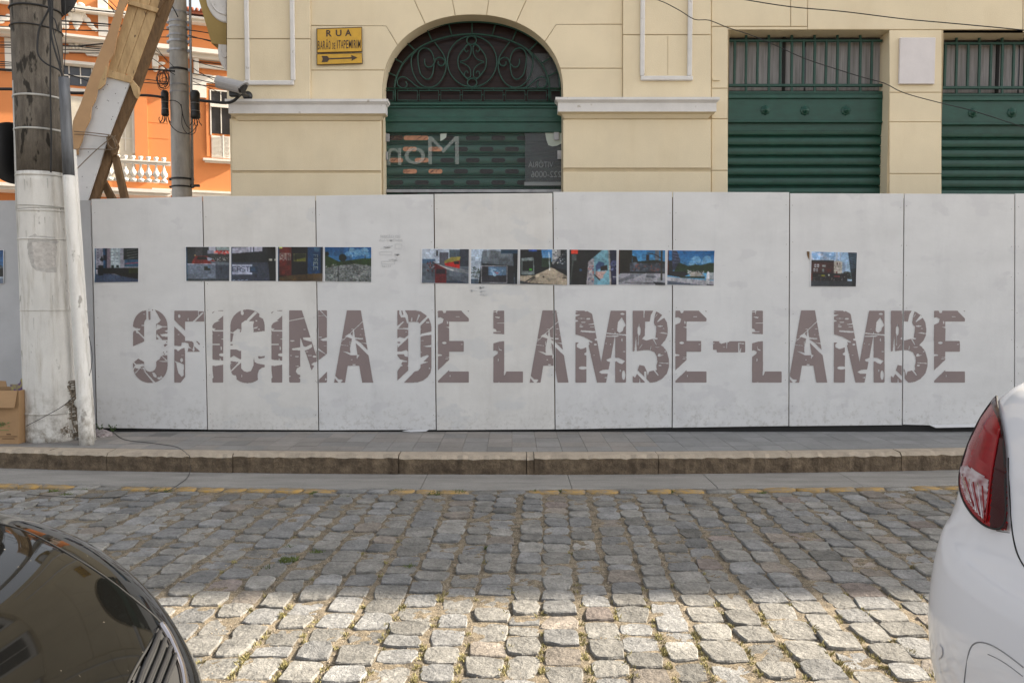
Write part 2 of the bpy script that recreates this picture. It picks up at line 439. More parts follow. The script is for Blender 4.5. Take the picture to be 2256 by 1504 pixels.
M['yellowpaint'] = mat("worn_yellow_paint", (0.38, 0.225, 0.045), 0.8, col2=(0.17,0.155,0.13), vs=14, bump=0.5, bs=40, fine=0.12)
# ================================================================== GROUND
def bow(x):
    ax = min(abs(x), 6.0)
    return 0.0125 * ax * ax + (abs(x) - ax) * 0.05
Y_GB = G(1128, 1077).y          # front edge of gutter strip
Y_KB = G(1128, 1046).y          # foot of kerb
Y_HO = 8.20                     # hoarding plane
Z_PV = P(1128, 951, Y_HO).z     # pavement level
Z_KT = P(1128, 1003, Y_KB).z - 0.002
Y_KT2 = Y_KB + 0.17

gs = mesh("ground", [(-300,-300,-0.06),(300,-300,-0.06),(300,300,-0.06),(-300,300,-0.06)], [(0,1,2,3)], M['soil'])
tag(gs, kind='structure')
# land behind the hoarding and the side street
o = mesh("side_street", [(-60,Y_HO+0.06,0.10),(60,Y_HO+0.06,0.10),(60,90,0.10),(-60,90,0.10)], [(0,1,2,3)], M['gutter']); tag(o, kind='structure')

# --- cobbled road
road = bpy.data.objects.new("road", bpy.data.meshes.new("road"))
COL.objects.link(road); tag(road, kind='structure')
def strip_mesh(me, x0, x1, yA, yB, z, n=60):
    vs, fs = [], []
    for i in range(n + 1):
        x = x0 + (x1 - x0) * i / n
        vs.append((x, yA(x), z)); vs.append((x, yB(x), z))
    for i in range(n): fs.append((2*i, 2*i+2, 2*i+3, 2*i+1))
    me.from_pydata(vs, [], fs)
def joint_z(x, y):
    return -0.0085 + 0.004*math.sin(x*23.1 + 1.7*math.sin(y*17.3)) * math.sin(y*21.7 + 2.1*math.sin(x*13.9)) + rj.uniform(-0.0022, 0.0022)
rj = random.Random(99)
strip_mesh(road.data, -14, 14, lambda x: -3.5, lambda x: Y_GB + bow(x) + 0.01, -0.024, 120)
vs, fs = [], []; NXJ, NYJ = 420, 170
for j in range(NYJ+1):
    for i in range(NXJ+1):
        x = -5.2 + 10.4*i/NXJ; y = 2.4 + (Y_GB + bow(x) + 0.005 - 2.4)*j/NYJ
        vs.append((x, y, joint_z(x, y)))
for j in range(NYJ):
    for i in range(NXJ): k = j*(NXJ+1)+i; fs.append((k, k+1, k+NXJ+2, k+NXJ+1))
o = mesh("joint_grit", vs, fs, M['grit'], road, True); o['kind'] = 'stuff'
road.data.materials.append(M['grit'])

TT = [math.radians(a) for a in (0, 28, 45, 62, 90, 118, 152, 180, 208, 242, 270, 318)]
TT = [math.radians(a) for a in (8, 38, 50, 80, 112, 131, 142, 186, 219, 231, 262, 314)]
def stone_geo(L_, W_, n=12, h=0.0, seed=0):
    "irregular sett, L_ along y, W_ along x; returns verts, faces centred on 0"
    r = random.Random(seed)
    pts = []
    a, b = W_/2, L_/2
    pw = r.uniform(6.0, 13.0)
    sk = r.uniform(-0.10, 0.10); sk2 = r.uniform(-0.12, 0.12)
    for k in range(n):
        t = TT[k % 12] if n == 12 else 2*PI*(k + 0.5)/n
        c, s = math.cos(t), math.sin(t)
        rad = (abs(c)**pw + abs(s)**pw) ** (-1/pw)
        j = r.uniform(0.955, 1.03) * (r.choice((1.0, 1.0, 0.93, 0.88)) if abs(c*s) > 0.42 else 1.0)
        x, y = c*rad*a*j, s*rad*b*j
        pts.append((x*(1+sk2*y/b) + sk*y*0.5, y + sk*x*0.35))
    vs = []
    tx, ty = r.uniform(-0.035, 0.035), r.uniform(-0.035, 0.035)
    for x, y in pts: vs.append((x*1.02, y*1.02, -0.035))
    for x, y in pts: vs.append((x, y, h - r.uniform(0.004,0.009) + tx*x + ty*y))
    for x, y in pts: vs.append((x*r.uniform(0.925,0.965), y*r.uniform(0.94,0.972), h + tx*x + ty*y + r.uniform(-0.003, 0.002)))
    vs.append((0, 0, h + r.uniform(-0.003, 0.004)))
    fs = []
    for ring in (0, 1):
        for k in range(n):
            A = ring*n
            fs.append((A+k, A+(k+1) % n, A+n+(k+1) % n, A+n+k))
    for k in range(n): fs.append((2*n+k, 2*n+(k+1) % n, 3*n))
    return vs, fs
def tint(r):
    g = r.gauss(0.178, 0.026); g = max(0.11, min(0.26, g))
    q = r.random()
    if q < 0.06: return (g*1.08, g*0.95, g*0.82)
    if q < 0.08: return (g*1.02, g*0.86, g*0.78)
    if q < 0.40: return (g*0.99, g*0.99, g*0.98)
    return (g*1.03, g*1.0, g*0.93)
def set_tint(me, cols):
    "cols one per vertex"
    at = me.color_attributes.new("tint", 'FLOAT_COLOR', 'POINT')
    arr = np.ones((len(me.vertices), 4), np.float32); arr[:, :3] = cols
    at.data.foreach_set('color', arr.ravel())
stones = []
yaw = math.tan(math.radians(2.2))
x = -9.2; ci = 0
rs = random.Random(21)
while x < 9.2:
    W_ = rs.uniform(0.142, 0.184)
    gap = rs.uniform(0.009, 0.023)
    xc = x + W_/2
    ph = rs.uniform(0, 6.3); am = rs.uniform(0.006, 0.016)
    y = 0.5 + rs.uniform(0, 0.2)
    while True:
        L_ = rs.uniform(0.145, 0.215) if rs.random() > 0.08 else rs.uniform(0.10, 0.14)
        yc = y + L_/2
        X = xc + (yc - 4.0)*yaw + am*math.sin(yc*1.3 + ph) + 0.008*math.sin(yc*0.9 + xc*0.6)
        lim = Y_GB + bow(X) - 0.16
        if yc + L_/2 > lim:
            if lim - y > 0.08:
                L_ = lim - y - 0.01; yc = y + L_/2
            else: break
        w = W_ * rs.uniform(0.90, 1.06)
        stones.append((X, yc, L_*rs.uniform(0.97,1.02), w, rs.uniform(-0.008, 0.008), rs.uniform(-0.045, 0.045), rs.randrange(10**6)))
        y += L_ + rs.uniform(0.004, 0.013)
        if y > lim - 0.06: break
    x += W_ + gap
def vis_area(s):
    X, Y = s[0], s[1]
    if Y < 1.2: return 0
    px, py = proj((X, Y, 0))
    if not (-30 < px < 2286 and py < 1530): return 0
    if px < 440 and py > 1130 + max(0, (px-60))**1.6*0.025: return 0      # under the dark car
    if px > 2070 and py > 1180: return 0                      # under the white car
    return s[2]*s[3] / (Y**3)
order = sorted(range(len(stones)), key=lambda i: -vis_area(stones[i]))
near = set(order[:300])
big_v, big_f, big_c = [], [], []
for i, s in enumerate(stones):
    X, Y, L_, w, h, rot, sd = s
    vs, fs = stone_geo(L_, w, 12 if i in near else 10, h, sd)
    c = tint(random.Random(sd))
    cr, sr = math.cos(rot), math.sin(rot)
    if i in near:
        me = bpy.data.meshes.new("cobblestone")
        me.from_pydata([(vx*cr - vy*sr, vx*sr + vy*cr, vz) for vx, vy, vz in vs], [], fs)
        me.materials.append(M['stone']); set_tint(me, c)
        o = bpy.data.objects.new("cobblestone", me); link(o, road); o.location = (X, Y, 0)
    else:
        b0 = len(big_v)
        big_v += [(X + vx*cr - vy*sr, Y + vx*sr + vy*cr, vz) for vx, vy, vz in vs]
        big_f += [tuple(k + b0 for k in f) for f in fs]
        big_c += [c]*len(vs)
o = mesh("cobblestones", big_v, big_f, M['stone'], road)
set_tint(o.data, np.array(big_c)); o['kind'] = 'stuff'
# --- edge row of setts with worn yellow paint
ep = []
x = -5.6
rs = random.Random(5)
while x < 5.6:
    L_ = rs.uniform(0.16, 0.27)
    xc = x + L_/2; yc = Y_GB + bow(xc) - 0.085
    n = 12; vs = []
    h = rs.uniform(-0.004, 0.006)
    g, fs = stone_geo(0.115, L_, 12, h, rs.randrange(9999))
    px_, _ = proj((xc, yc, 0))
    if -40 < px_ < 2300:
        yel = rs.random() < 0.78
        o = mesh("edge_stone", [(a, b, c) for a, b, c in g], fs, M['yellowpaint'] if yel else M['stone'], road, True)
        o.location = (xc, yc, 0); o.rotation_euler = (0, 0, 2*0.0125*xc)
        set_tint(o.data, tint(rs))
        if yel: o['label'] = "edge stone with worn yellow road paint"
    x += L_ + 0.012

# --- gutter strip
gut = thing_g = bpy.data.objects.new("gutter", bpy.data.meshes.new("gutter")); COL.objects.link(gut); tag(gut, kind='structure')
strip_mesh(gut.data, -14, 14, lambda x: Y_GB + bow(x) - 0.01, lambda x: Y_KB + bow(x) + 0.12, -0.02, 90)
gut.data.materials.append(M['grit'])
def curved_slab(name, x0, x1, ya, yb, z0, z1, mats, parent, bev=0.006, n=6, wob=0.0, seed=0, faceidx=None, slope=0.0):
    "slab between x0..x1, front y=ya(x), back y=yb(x)"
    r = random.Random(seed)
    bm = bmesh.new(); rows = []
    prof = [(0, z0), (0, z1 - bev), (bev, z1), (1, z1), (1, z0)]
    for i in range(n + 1):
        x = x0 + (x1 - x0)*i/n
        a, b = ya(x), yb(x)
        row = []
        w1 = r.uniform(-wob, wob); w2 = r.uniform(-wob, wob)*0.6
        for k, (t, z) in enumerate(prof):
            yy = a + w1*0.5 if k == 0 else (a + w1 if k == 1 else (a + bev + w1 if k == 2 else b))
            row.append(bm.verts.new((x, yy, z + (w2 if k in (1, 2) else 0) + (slope if k == 3 else 0))))
        rows.append(row)
    for i in range(n):
        for k in range(4):
            f = bm.faces.new((rows[i][k], rows[i+1][k], rows[i+1][k+1], rows[i][k+1]))
            f.material_index = 1 if (k == 0 and len(mats) > 1) else 0
    for row, fl in ((rows[0], 0), (rows[-1], 1)):
        f = bm.faces.new(row if fl else row[::-1])
        if len(mats) > 1: f.material_index = 1
    me = bpy.data.meshes.new(name); bmesh.ops.recalc_face_normals(bm, faces=bm.faces[:]); bm.to_mesh(me); bm.free()
    for m_ in mats: me.materials.append(m_)
    return link(bpy.data.objects.new(name, me), parent)
gj = [-60, 235, 935, 1255, 1565, 1880, 2320]
gx = [-14] + [G(p, 1060).x for p in gj] + [14]
for i in range(len(gx) - 1):
    curved_slab("gutter_slab", gx[i] + 0.0025, gx[i+1] - 0.0025, lambda x: Y_GB + bow(x) + 0.012*math.sin(x*1.7) , lambda x: Y_KB + bow(x) + 0.02, -0.03, 0.004, [M['gutter']], gut, 0.012, max(3, int((gx[i+1]-gx[i])/0.12)), 0.006, i)

# --- kerb
kerb = bpy.data.objects.new("kerb", bpy.data.meshes.new("kerb")); COL.objects.link(kerb); tag(kerb, kind='structure')
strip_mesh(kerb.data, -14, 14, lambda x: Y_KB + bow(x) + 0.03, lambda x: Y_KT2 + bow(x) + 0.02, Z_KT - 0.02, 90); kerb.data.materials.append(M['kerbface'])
kj = [-260, 85, 225, 512, 880, 1160, 1176, 1448, 1745, 1995, 2330]
kx = [-14, -9] + [G(p, 1000, Z_KT).x for p in kj] + [9, 14]
for i in range(len(kx) - 1):
    dz = random.Random(i*3).uniform(-0.006, 0.006); dy = random.Random(i).uniform(-0.008, 0.008)
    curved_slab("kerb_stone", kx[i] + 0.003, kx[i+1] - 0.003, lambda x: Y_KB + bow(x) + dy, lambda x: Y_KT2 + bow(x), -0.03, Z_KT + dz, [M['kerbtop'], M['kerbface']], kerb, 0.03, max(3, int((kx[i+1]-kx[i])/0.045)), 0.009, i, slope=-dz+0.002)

# --- pavement tiles
pav = bpy.data.objects.new("pavement", bpy.data.meshes.new("pavement")); COL.objects.link(pav); tag(pav, kind='structure')
strip_mesh(pav.data, -14, 14, lambda x: Y_KT2 + bow(x) - 0.004, lambda x: Y_HO + 0.9, Z_PV - 0.007, 90); pav.data.materials.append(M['grit'])
rs = random.Random(77)
TW = 0.222
ncol = int(13/TW)
depth0 = Y_HO + 0.10 - Y_KT2
for c in range(-ncol//2, ncol//2):
    for r_ in range(5):
        x0 = c*TW; x1 = x0 + TW
        sk = 0.05
        def yb_(k, x): return Y_KT2 + 0.004 + bow(x)*(1 - k/5.0*0.75) + (depth0)*k/5.0
        sx = 0.0
        vs = []
        g_ = 0.0016
        zt = Z_PV + rs.uniform(-0.001, 0.001)
        ya0, ya1 = yb_(r_, x0) + g_, yb_(r_, x1) + g_
        yb0, yb1 = yb_(r_+1, x0) - g_, yb_(r_+1, x1) - g_
        if r_ == 4: yb0 = yb1 = Y_HO + 0.25
        vs = [(x0+g_, ya0, zt-0.02), (x1-g_, ya1, zt-0.02), (x1-g_, yb1, zt-0.02), (x0+g_, yb0, zt-0.02),
              (x0+g_, ya0, zt), (x1-g_, ya1, zt), (x1-g_, yb1, zt), (x0+g_, yb0, zt)]
        px_, py_ = proj((x0, ya0, zt))
        if not (-60 < px_ < 2310): continue
        o = mesh("paving_tile", vs, [(4,5,6,7),(0,1,5,4),(1,2,6,5),(2,3,7,6),(3,0,4,7)], M['tile'], pav)
        g = rs.gauss(0.20, 0.014)
        warm = 1.0 + 0.10*max(0, min(1, (700 - px_)/700))
        col = (g*1.08*warm, g*0.99*warm, g*0.90*warm) if rs.random() < 0.6 else (g*1.03, g*0.985, g*0.93)
        if px_ > 1400: col = tuple(v*0.94 for v in (g, g, g*0.99))
        set_tint(o.data, col)

# --- weeds in the joints (stuff)
def tufts(name, spots, m, hmax, seed, w=0.004):
    r = random.Random(seed); vs, fs = [], []
    for (x, y, z, rad, n) in spots:
        for _ in range(n):
            a = r.uniform(0, 2*PI); d = rad*math.sqrt(r.random())
            bx, by = x + d*math.cos(a), y + d*math.sin(a)
            h = hmax*r.uniform(0.4, 1.0); la = r.uniform(0, 2*PI); ln = h*r.uniform(0.2, 0.9)
            ww = w*r.uniform(0.5, 1.2); pa = r.uniform(0, PI)
            k = len(vs)
            vs += [(bx - ww*math.cos(pa), by - ww*math.sin(pa), z), (bx + ww*math.cos(pa), by + ww*math.sin(pa), z),
                   (bx + ln*0.5*math.cos(la) + ww*0.6*math.cos(pa), by + ln*0.5*math.sin(la) + ww*0.6*math.sin(pa), z + h*0.7),
                   (bx + ln*math.cos(la), by + ln*math.sin(la), z + h)]
            fs += [(k, k+1, k+2), (k, k+2, k+3)]
    o = mesh(name, vs, fs, m); return o
rs = random.Random(9)
sp = []
for (px_, py_, rad, n) in [(635,1232,0.05,420),(700,1215,0.03,120),(640,1205,0.03,120),(590,1250,0.03,80),(900,1245,0.03,60),(1075,1205,0.02,50),(760,1095,0.05,90),(880,1080,0.05,90),(960,1085,0.06,120),(1010,1082,0.05,90),(150,1088,0.05,120),(120,1080,0.04,80),(180,1078,0.04,60),(350,1078,0.04,60),(370,1080,0.03,60),(1180,1080,0.03,40),(1680,1085,0.05,90),(1240,1080,0.03,50),(1390,1082,0.03,50),(690,1085,0.03,50),(1480,1082,0.03,50)]:
    g = G(px_, py_); sp.append((g.x, g.y, -0.02, rad, n))
o = tufts("green_weeds", sp, M['moss'], 0.035, 3); tag(o, "green weeds and moss growing in the joints of the cobbled road", "weeds", kind='stuff')
sp = []
for i in range(300):
    px_ = rs.uniform(420, 2060); py_ = 1504 - abs(rs.gauss(0, 110))
    g = G(px_, py_)
    best = min(stones, key=lambda s: (s[0]-g.x)**2 + (s[1]-g.y)**2)
    side = rs.choice((-1, 1))
    sp.append((best[0] + side*(best[3]/2 + 0.012), best[1] + rs.uniform(-0.08, 0.08), -0.012, 0.016, rs.randint(8, 24)))
o = tufts("dry_weeds", sp, M['mossdry'], 0.026, 4, 0.003); tag(o, "dry yellowish weeds in the sunlit joints of the cobbled road", "weeds", kind='stuff')
# loose grit between the setts (stuff)
vs, fs = [], []
for i in range(5200):
    px_ = rs.uniform(300, 2100); py_ = rs.uniform(1090, 1510)
    g = G(px_, py_); s_ = rs.uniform(0.0015, 0.0045)
    near_ = None
    k = len(vs); zz = -0.008
    vs += [(g.x-s_, g.y-s_, zz), (g.x+s_, g.y-s_, zz), (g.x+s_*0.7, g.y+s_, zz), (g.x-s_, g.y+s_*0.8, zz), (g.x, g.y, zz + s_*1.6)]
    fs += [(k, k+1, k+4), (k+1, k+2, k+4), (k+2, k+3, k+4), (k+3, k, k+4)]
o = mesh("gravel", vs, fs, M['kerbtop']); tag(o, "loose grit lying in the joints between the cobbles", "gravel", kind='stuff')
# ================================================================== HOARDING
hoard = thing("hoarding", (0, Y_HO, Z_PV), "long hoarding of white painted plywood panels lettered OFICINA DE LAMBE-LAMBE", "hoarding")
JT = [(-110,442),(200,441),(446,433),(695,432),(956,427),(1218,424),(1482,424),(1740,425),(1992,426),(2236,427),(2490,430)]
JB = [(-96,938),(213,943),(457,945),(702,947),(961,947),(1223,945),(1481,941),(1738,938),(1988,935),(2235,940),(2484,940)]
rs = random.Random(3)
for i in range(len(JT) - 1):
    off = 0.0 if i else 0.010
    Yp = Y_HO + off + rs.uniform(-0.0012, 0.0012)
    l = 1.15
    dt = rs.uniform(-1.2, 1.2)
    pts = [(JB[i][0]+l, JB[i][1] + rs.uniform(-1,1)), (JB[i+1][0]-l, JB[i+1][1] + rs.uniform(-1,1)), (JT[i+1][0]-l, (JT[i+1][1] + JT[i][1])/2*0.3 + JT[i+1][1]*0.7 + dt), (JT[i][0]+l, (JT[i+1][1] + JT[i][1])/2*0.3 + JT[i][1]*0.7 + dt)]
    m_ = M['panel_d'] if i == 0 else (M['panel_b'] if i in (2, 4) else M['panel'])
    o = pprism("plywood_panel", pts, Yp, 0.016, m_, hoard, 0.0015)
    if i == 0: o['label'] = "greyer panel at the far left behind the pole"
for i in range(1, len(JT) - 1):
    a = P(*JT[i], Y_HO); b = P(*JB[i], Y_HO)
    x = (a.x + b.x)/2
    box("fence_post", x - 0.035, x + 0.035, Y_HO + 0.052, Y_HO + 0.09, 0.1, a.z - 0.04, M['timberd'], hoard)
box("gap_shade_board", P(-100, 700, Y_HO).x, P(2490, 700, Y_HO).x, Y_HO + 0.02, Y_HO + 0.05, 0.1, Z_PV + 0.13, M['dark'], hoard)  # added near-black board, stands in for the shade in the gap under the panels
for z in (0.5, 1.3, 2.1):
    box("rail", P(-100, 700, Y_HO).x, P(2490, 700, Y_HO).x, Y_HO + 0.092, Y_HO + 0.13, z, z + 0.07, M['timberd'], hoard)
# nail heads, joined
bm = bmesh.new()
for i in range(len(JT) - 1):
    for k in range(7):
        for (JA, sgn) in ((i, 1), (i+1, -1)):
            t = (k + 0.5)/7 + rs.uniform(-0.02, 0.02)
            x = JT[JA][0]*(1-t) + JB[JA][0]*t + sgn*rs.uniform(5, 9); y = JT[JA][1]*(1-t) + JB[JA][1]*t
            p = P(x, y, Y_HO - 0.0016); s_ = 0.0035 if i else 0.002
            vs = [bm.verts.new((p.x + s_*math.cos(a), p.y, p.z + s_*math.sin(a))) for a in [q*PI/3 for q in range(6)]]
            bm.faces.new(vs)
bm_obj("nail_head", bm, M['plyedge'], hoard)['kind'] = 'stuff'

# ---- stencilled lettering, rasterised to thin paint quads
def pip(X, Y, poly):
    inside = np.zeros(X.shape, bool); n = len(poly); j = n - 1
    for i in range(n):
        xi, yi = poly[i]; xj, yj = poly[j]
        if yi != yj:
            c = ((yi > Y) != (yj > Y)) & (X < (xj - xi)*(Y - yi)/(yj - yi) + xi)
            inside ^= c
        j = i
    return inside
def ell(X, Y, cx, cy, rx, ry): return ((X-cx)/rx)**2 + ((Y-cy)/ry)**2 <= 1
def runs_mesh(mask):
    "greedy rectangles of a boolean grid -> list of (c0,r0,c1,r1)"
    rects = []; open_ = {}
    H, W = mask.shape
    for r in range(H):
        row = mask[r]; d = np.diff(np.concatenate(([0], row.astype(np.int8), [0])))
        cur = {(int(a), int(b)) for a, b in zip(np.where(d == 1)[0], np.where(d == -1)[0])}
        for k in list(open_):
            if k not in cur: rects.append((k[0], open_.pop(k), k[1], r))
        for k in cur:
            if k not in open_: open_[k] = r
    for k, r0 in open_.items(): rects.append((k[0], r0, k[1], H))
    return rects
# glyph tables in zoom-crop units: each item ('+'/'-', kind, data)
def fan(cx, cy, r, n, seed):
    q = random.Random(seed)
    return [(cx + r*q.uniform(0.55, 1.15)*math.cos(2*PI*i/n), cy + r*q.uniform(0.55, 1.15)*math.sin(2*PI*i/n)) for i in range(n)]
def rr(x0, y0, x1, y1, c=8): return [(x0+c,y0),(x1-c,y0),(x1,y0+c),(x1,y1-c),(x1-c,y1),(x0+c,y1),(x0,y1-c),(x0,y0+c)]
def stad(x0, y0, x1, y1, r, n=14):
    pts = []
    for cx, cy, a0 in ((x1-r,y0+r,-PI/2),(x1-r,y1-r,0),(x0+r,y1-r,PI/2),(x0+r,y0+r,PI)):
        for k in range(n+1):
            a = a0 + (PI/2)*k/n; pts.append((cx + r*math.cos(a), cy + r*math.sin(a)))
    return pts
GL = {}
GL['O'] = (8.355, 280, [
 ('+', stad(105,92,740,1447,310)), ('-', stad(310,250,530,1240,108)), ('-', [(350,90),(388,90),(386,300),(350,310)]), ('-', [(425,92),(500,92),(560,190),(600,270),(620,290),(585,330),(550,360),(420,330)]),
 ('-', [(310,92),(500,92),(505,125),(395,130),(290,125)]), ('+', [(300,122),(350,108),(350,122)]), ('+', [(388,130),(430,130),(425,285),(395,292)]), ('+', rr(455,95,475,118,3)), ('+', rr(390,92,405,108,3)),
 ('-', [(100,410),(150,438),(238,448),(232,480),(120,490),(100,540)]), ('-', [(260,385),(310,378),(315,398),(262,400)]), ('-', [(352,305),(310,370),(310,420),(390,420),(400,300)]),
 ('-', [(160,490),(190,490),(310,605),(310,640),(215,545),(165,525)]),
 ('-', [(545,370),(590,380),(640,405),(745,405),(745,418),(640,425),(600,450),(530,480)]), ('-', [(690,490),(745,470),(745,515),(700,505)]), ('-', [(600,555),(745,535),(745,600),(640,590)]),
 ('-', [(545,540),(650,660),(745,655),(745,1040),(600,1010),(560,1030),(530,1060),(525,660)]), ('+', [(530,580),(580,645),(535,650)]), ('+', [(670,750),(700,728),(735,735),(735,748),(690,785)]), ('+', [(705,690),(738,680),(735,710)]),
 ('+', [(640,950),(660,935),(738,935),(738,1030)]), ('+', [(620,950),(700,1022),(585,1030)]), ('+', rr(718,860,738,885,4)), ('+', rr(655,875,675,895,4)), ('+', rr(675,905,690,925,4)),
 ('-', [(100,775),(310,685),(310,1060),(200,1000),(130,1060),(100,1060)]), ('+', [(140,1060),(210,1008),(300,1055),(300,1090),(165,1105)]),
 ('-', [(105,1050),(170,1105),(300,1095),(310,1140),(240,1150),(480,1447),(520,1440),(270,1170),(310,1160),(340,1230),(330,1240),(240,1175),(150,1280),(140,1240),(215,1190),(130,1180),(100,1250)]),
 ('+', [(105,1075),(150,1125),(125,1150),(105,1190)]), ('+', [(135,1165),(215,1190),(150,1255)]),
 ('-', [(580,1045),(745,1040),(745,1062),(640,1058)]), ('-', [(455,1250),(500,1260),(540,1310),(535,1355),(480,1325)]), ('-', [(550,1345),(600,1340),(625,1310),(650,1350),(590,1385),(560,1375)]), ('-', [(290,175),(325,178),(325,188),(295,185)])])
GL['F'] = (8.355, 280, [
 ('+', rr(872,118,1072,1440,9)), ('+', [(1060,118),(1440,118),(1440,318),(1060,318)]), ('+', [(1060,672),(1200,680),(1345,872),(1060,876)]),
 ('-', [(870,290),(1072,485),(1072,600),(870,405)]), ('-', ('e',962,218,22,32)), ('-', ('e',1128,278,10,28)), ('-', [(1210,318),(1395,140),(1405,165),(1255,318)]), ('-', [(1312,118),(1322,118),(1322,205),(1312,215)]), ('-', [(1322,118),(1440,118),(1440,130),(1322,128)]),
 ('-', ('e',950,558,16,7)), ('-', [(870,760),(1000,770),(1010,705),(1060,700),(1130,720),(1140,775),(1200,825),(1130,805),(1118,870),(1072,872),(1060,800),(1000,820),(940,865),(905,830),(870,825)]),
 ('-', [(1225,690),(1270,680),(1345,750),(1345,870),(1240,770),(1245,850),(1225,870),(1205,840),(1230,760)]), ('+', [(1250,785),(1335,868),(1250,872)]), ('+', [(1270,680),(1295,678),(1345,730),(1330,750)]),
 ('-', [(1000,936),(1045,936),(1045,943),(1005,943)]), ('-', ('e',1006,1028,26,36)), ('-', [(870,1040),(985,1078),(1048,1110),(1040,1310),(1010,1335),(950,1270),(925,1180),(910,1085)]), ('-', [(1072,1335),(1072,1445),(985,1445)])])
I_ = [('+', rr(820,112,1020,1440,8)), ('-', [(815,180),(860,135),(1025,135),(1025,205),(920,298),(955,308),(900,325),(850,350),(815,400)]), ('-', [(860,105),(930,105),(930,135),(860,135)]), ('-', [(930,125),(1025,125),(1025,140),(930,140)]), ('-', [(815,105),(860,105),(860,132),(815,150)]), ('-', [(940,105),(1025,105),(1025,115),(940,116)]),
 ('-', [(818,440),(880,448),(850,475),(1025,475),(1025,500),(840,500),(818,470)]), ('-', [(818,542),(850,545),(818,552)]), ('-', [(970,640),(1025,630),(1025,652)]), ('-', [(818,725),(955,730),(955,748),(818,752)]), ('-', ('e',981,810,12,36)), ('-', ('e',1010,930,70,30)),
 ('-', [(815,1000),(840,1020),(950,1030),(962,985),(975,1030),(1025,1040),(1025,1110),(880,1135),(815,1130)]), ('-', ('e',935,572,18,4)), ('-', [(815,1180),(838,1350),(815,1370)])]
GL['I'] = (8.357, 500, I_)
GL['C'] = (8.357, 500, [
 ('+', stad(62,97,694,1450,308)), ('-', [(265,350),(340,295),(410,310),(500,315),(485,380),(490,515),(700,490),(700,1115),(560,1090),(510,1060),(495,960),(488,1130),(440,1230),(370,1247),(310,1230),(262,1180)]),
 ('-', [(515,130),(560,160),(400,315),(350,300)]), ('-', ('e',283,165,28,34)), ('-', [(250,90),(300,90),(295,150),(255,150)]), ('-', [(600,190),(700,190),(700,290),(660,265),(590,230)]), ('-', ('e',540,305,18,12)), ('-', [(495,430),(570,412),(555,440),(500,450)]), ('-', ('e',590,462,18,10)),
 ('-', [(55,510),(110,515),(200,450),(265,470),(265,850),(240,860),(180,835),(55,835)]), ('+', [(62,525),(125,540),(110,600),(95,680),(65,695)]), ('+', rr(62,735,110,755,6)), ('+', [(235,480),(262,470),(258,510),(240,518)]),
 ('-', [(60,985),(125,945),(245,1015),(265,1000),(265,1080),(190,1060),(110,1140),(60,1100)]), ('+', [(65,1045),(180,1060),(110,1145),(65,1095)]), ('-', [(60,1230),(220,1065),(255,1075),(80,1240)]), ('-', [(62,1075),(100,1082),(62,1092)]),
 ('+', [(570,955),(640,960),(692,950),(692,985),(585,1005)]), ('-', [(700,1160),(650,1165),(590,1210),(565,1290),(570,1380),(600,1460),(720,1460)]), ('-', [(50,1290),(165,1310),(180,1370),(60,1460)]), ('-', ('e',272,1318,6,22))])
GL['N'] = (8.357, 500, [
 ('+', rr(1148,110,1350,1438,9)), ('+', rr(1640,110,1838,1438,8)), ('+', [(1340,110),(1380,110),(1650,960),(1650,1060),(1560,1215),(1350,620),(1300,300)]),
 ('-', [(1145,300),(1420,245),(1422,262),(1145,312)]), ('-', [(1400,610),(1540,610),(1560,690),(1480,670),(1410,650)]), ('-', [(1355,610),(1410,770),(1450,785),(1560,730),(1570,790),(1500,830),(1440,850),(1350,850),(1200,840),(1200,815),(1350,790)]), ('-', ('e',1432,464,22,7)), ('-', ('e',1205,672,40,12)),
 ('-', [(1350,860),(1440,860),(1560,1215),(1540,1215),(1350,1150)]), ('-', ('e',1615,962,35,18)), ('-', ('e',1525,943,40,8)), ('-', ('e',1475,872,20,7)), ('-', ('e',1185,942,18,6)), ('-', ('e',1290,963,40,8)), ('-', [(1250,1142),(1310,1130),(1340,1155),(1290,1180),(1270,1240),(1310,1290),(1352,1300),(1360,1150)]), ('-', [(1145,1310),(1190,1325),(1145,1340)]), ('-', [(1320,1355),(1352,1340),(1352,1370)]),
 ('-', [(1700,105),(1720,105),(1845,240),(1845,262)]), ('-', [(1640,215),(1790,198),(1790,208),(1640,225)]), ('-', [(1715,650),(1845,605),(1845,672),(1760,672)]), ('-', ('e',1720,608,32,10)), ('-', [(1640,520),(1685,520),(1640,528)]), ('-', ('e',1810,765,25,5)), ('-', [(1640,820),(1665,790),(1820,915),(1815,922),(1665,835),(1640,830)]),
 ('-', [(1845,905),(1720,1005),(1640,1060),(1640,1440),(1845,1235)]), ('-', [(1550,1110),(1600,1070),(1700,1060),(1640,1300),(1600,1130)]), ('+', [(1530,1140),(1605,1138),(1560,1215)]), ('-', ('e',1820,1380,14,20))])
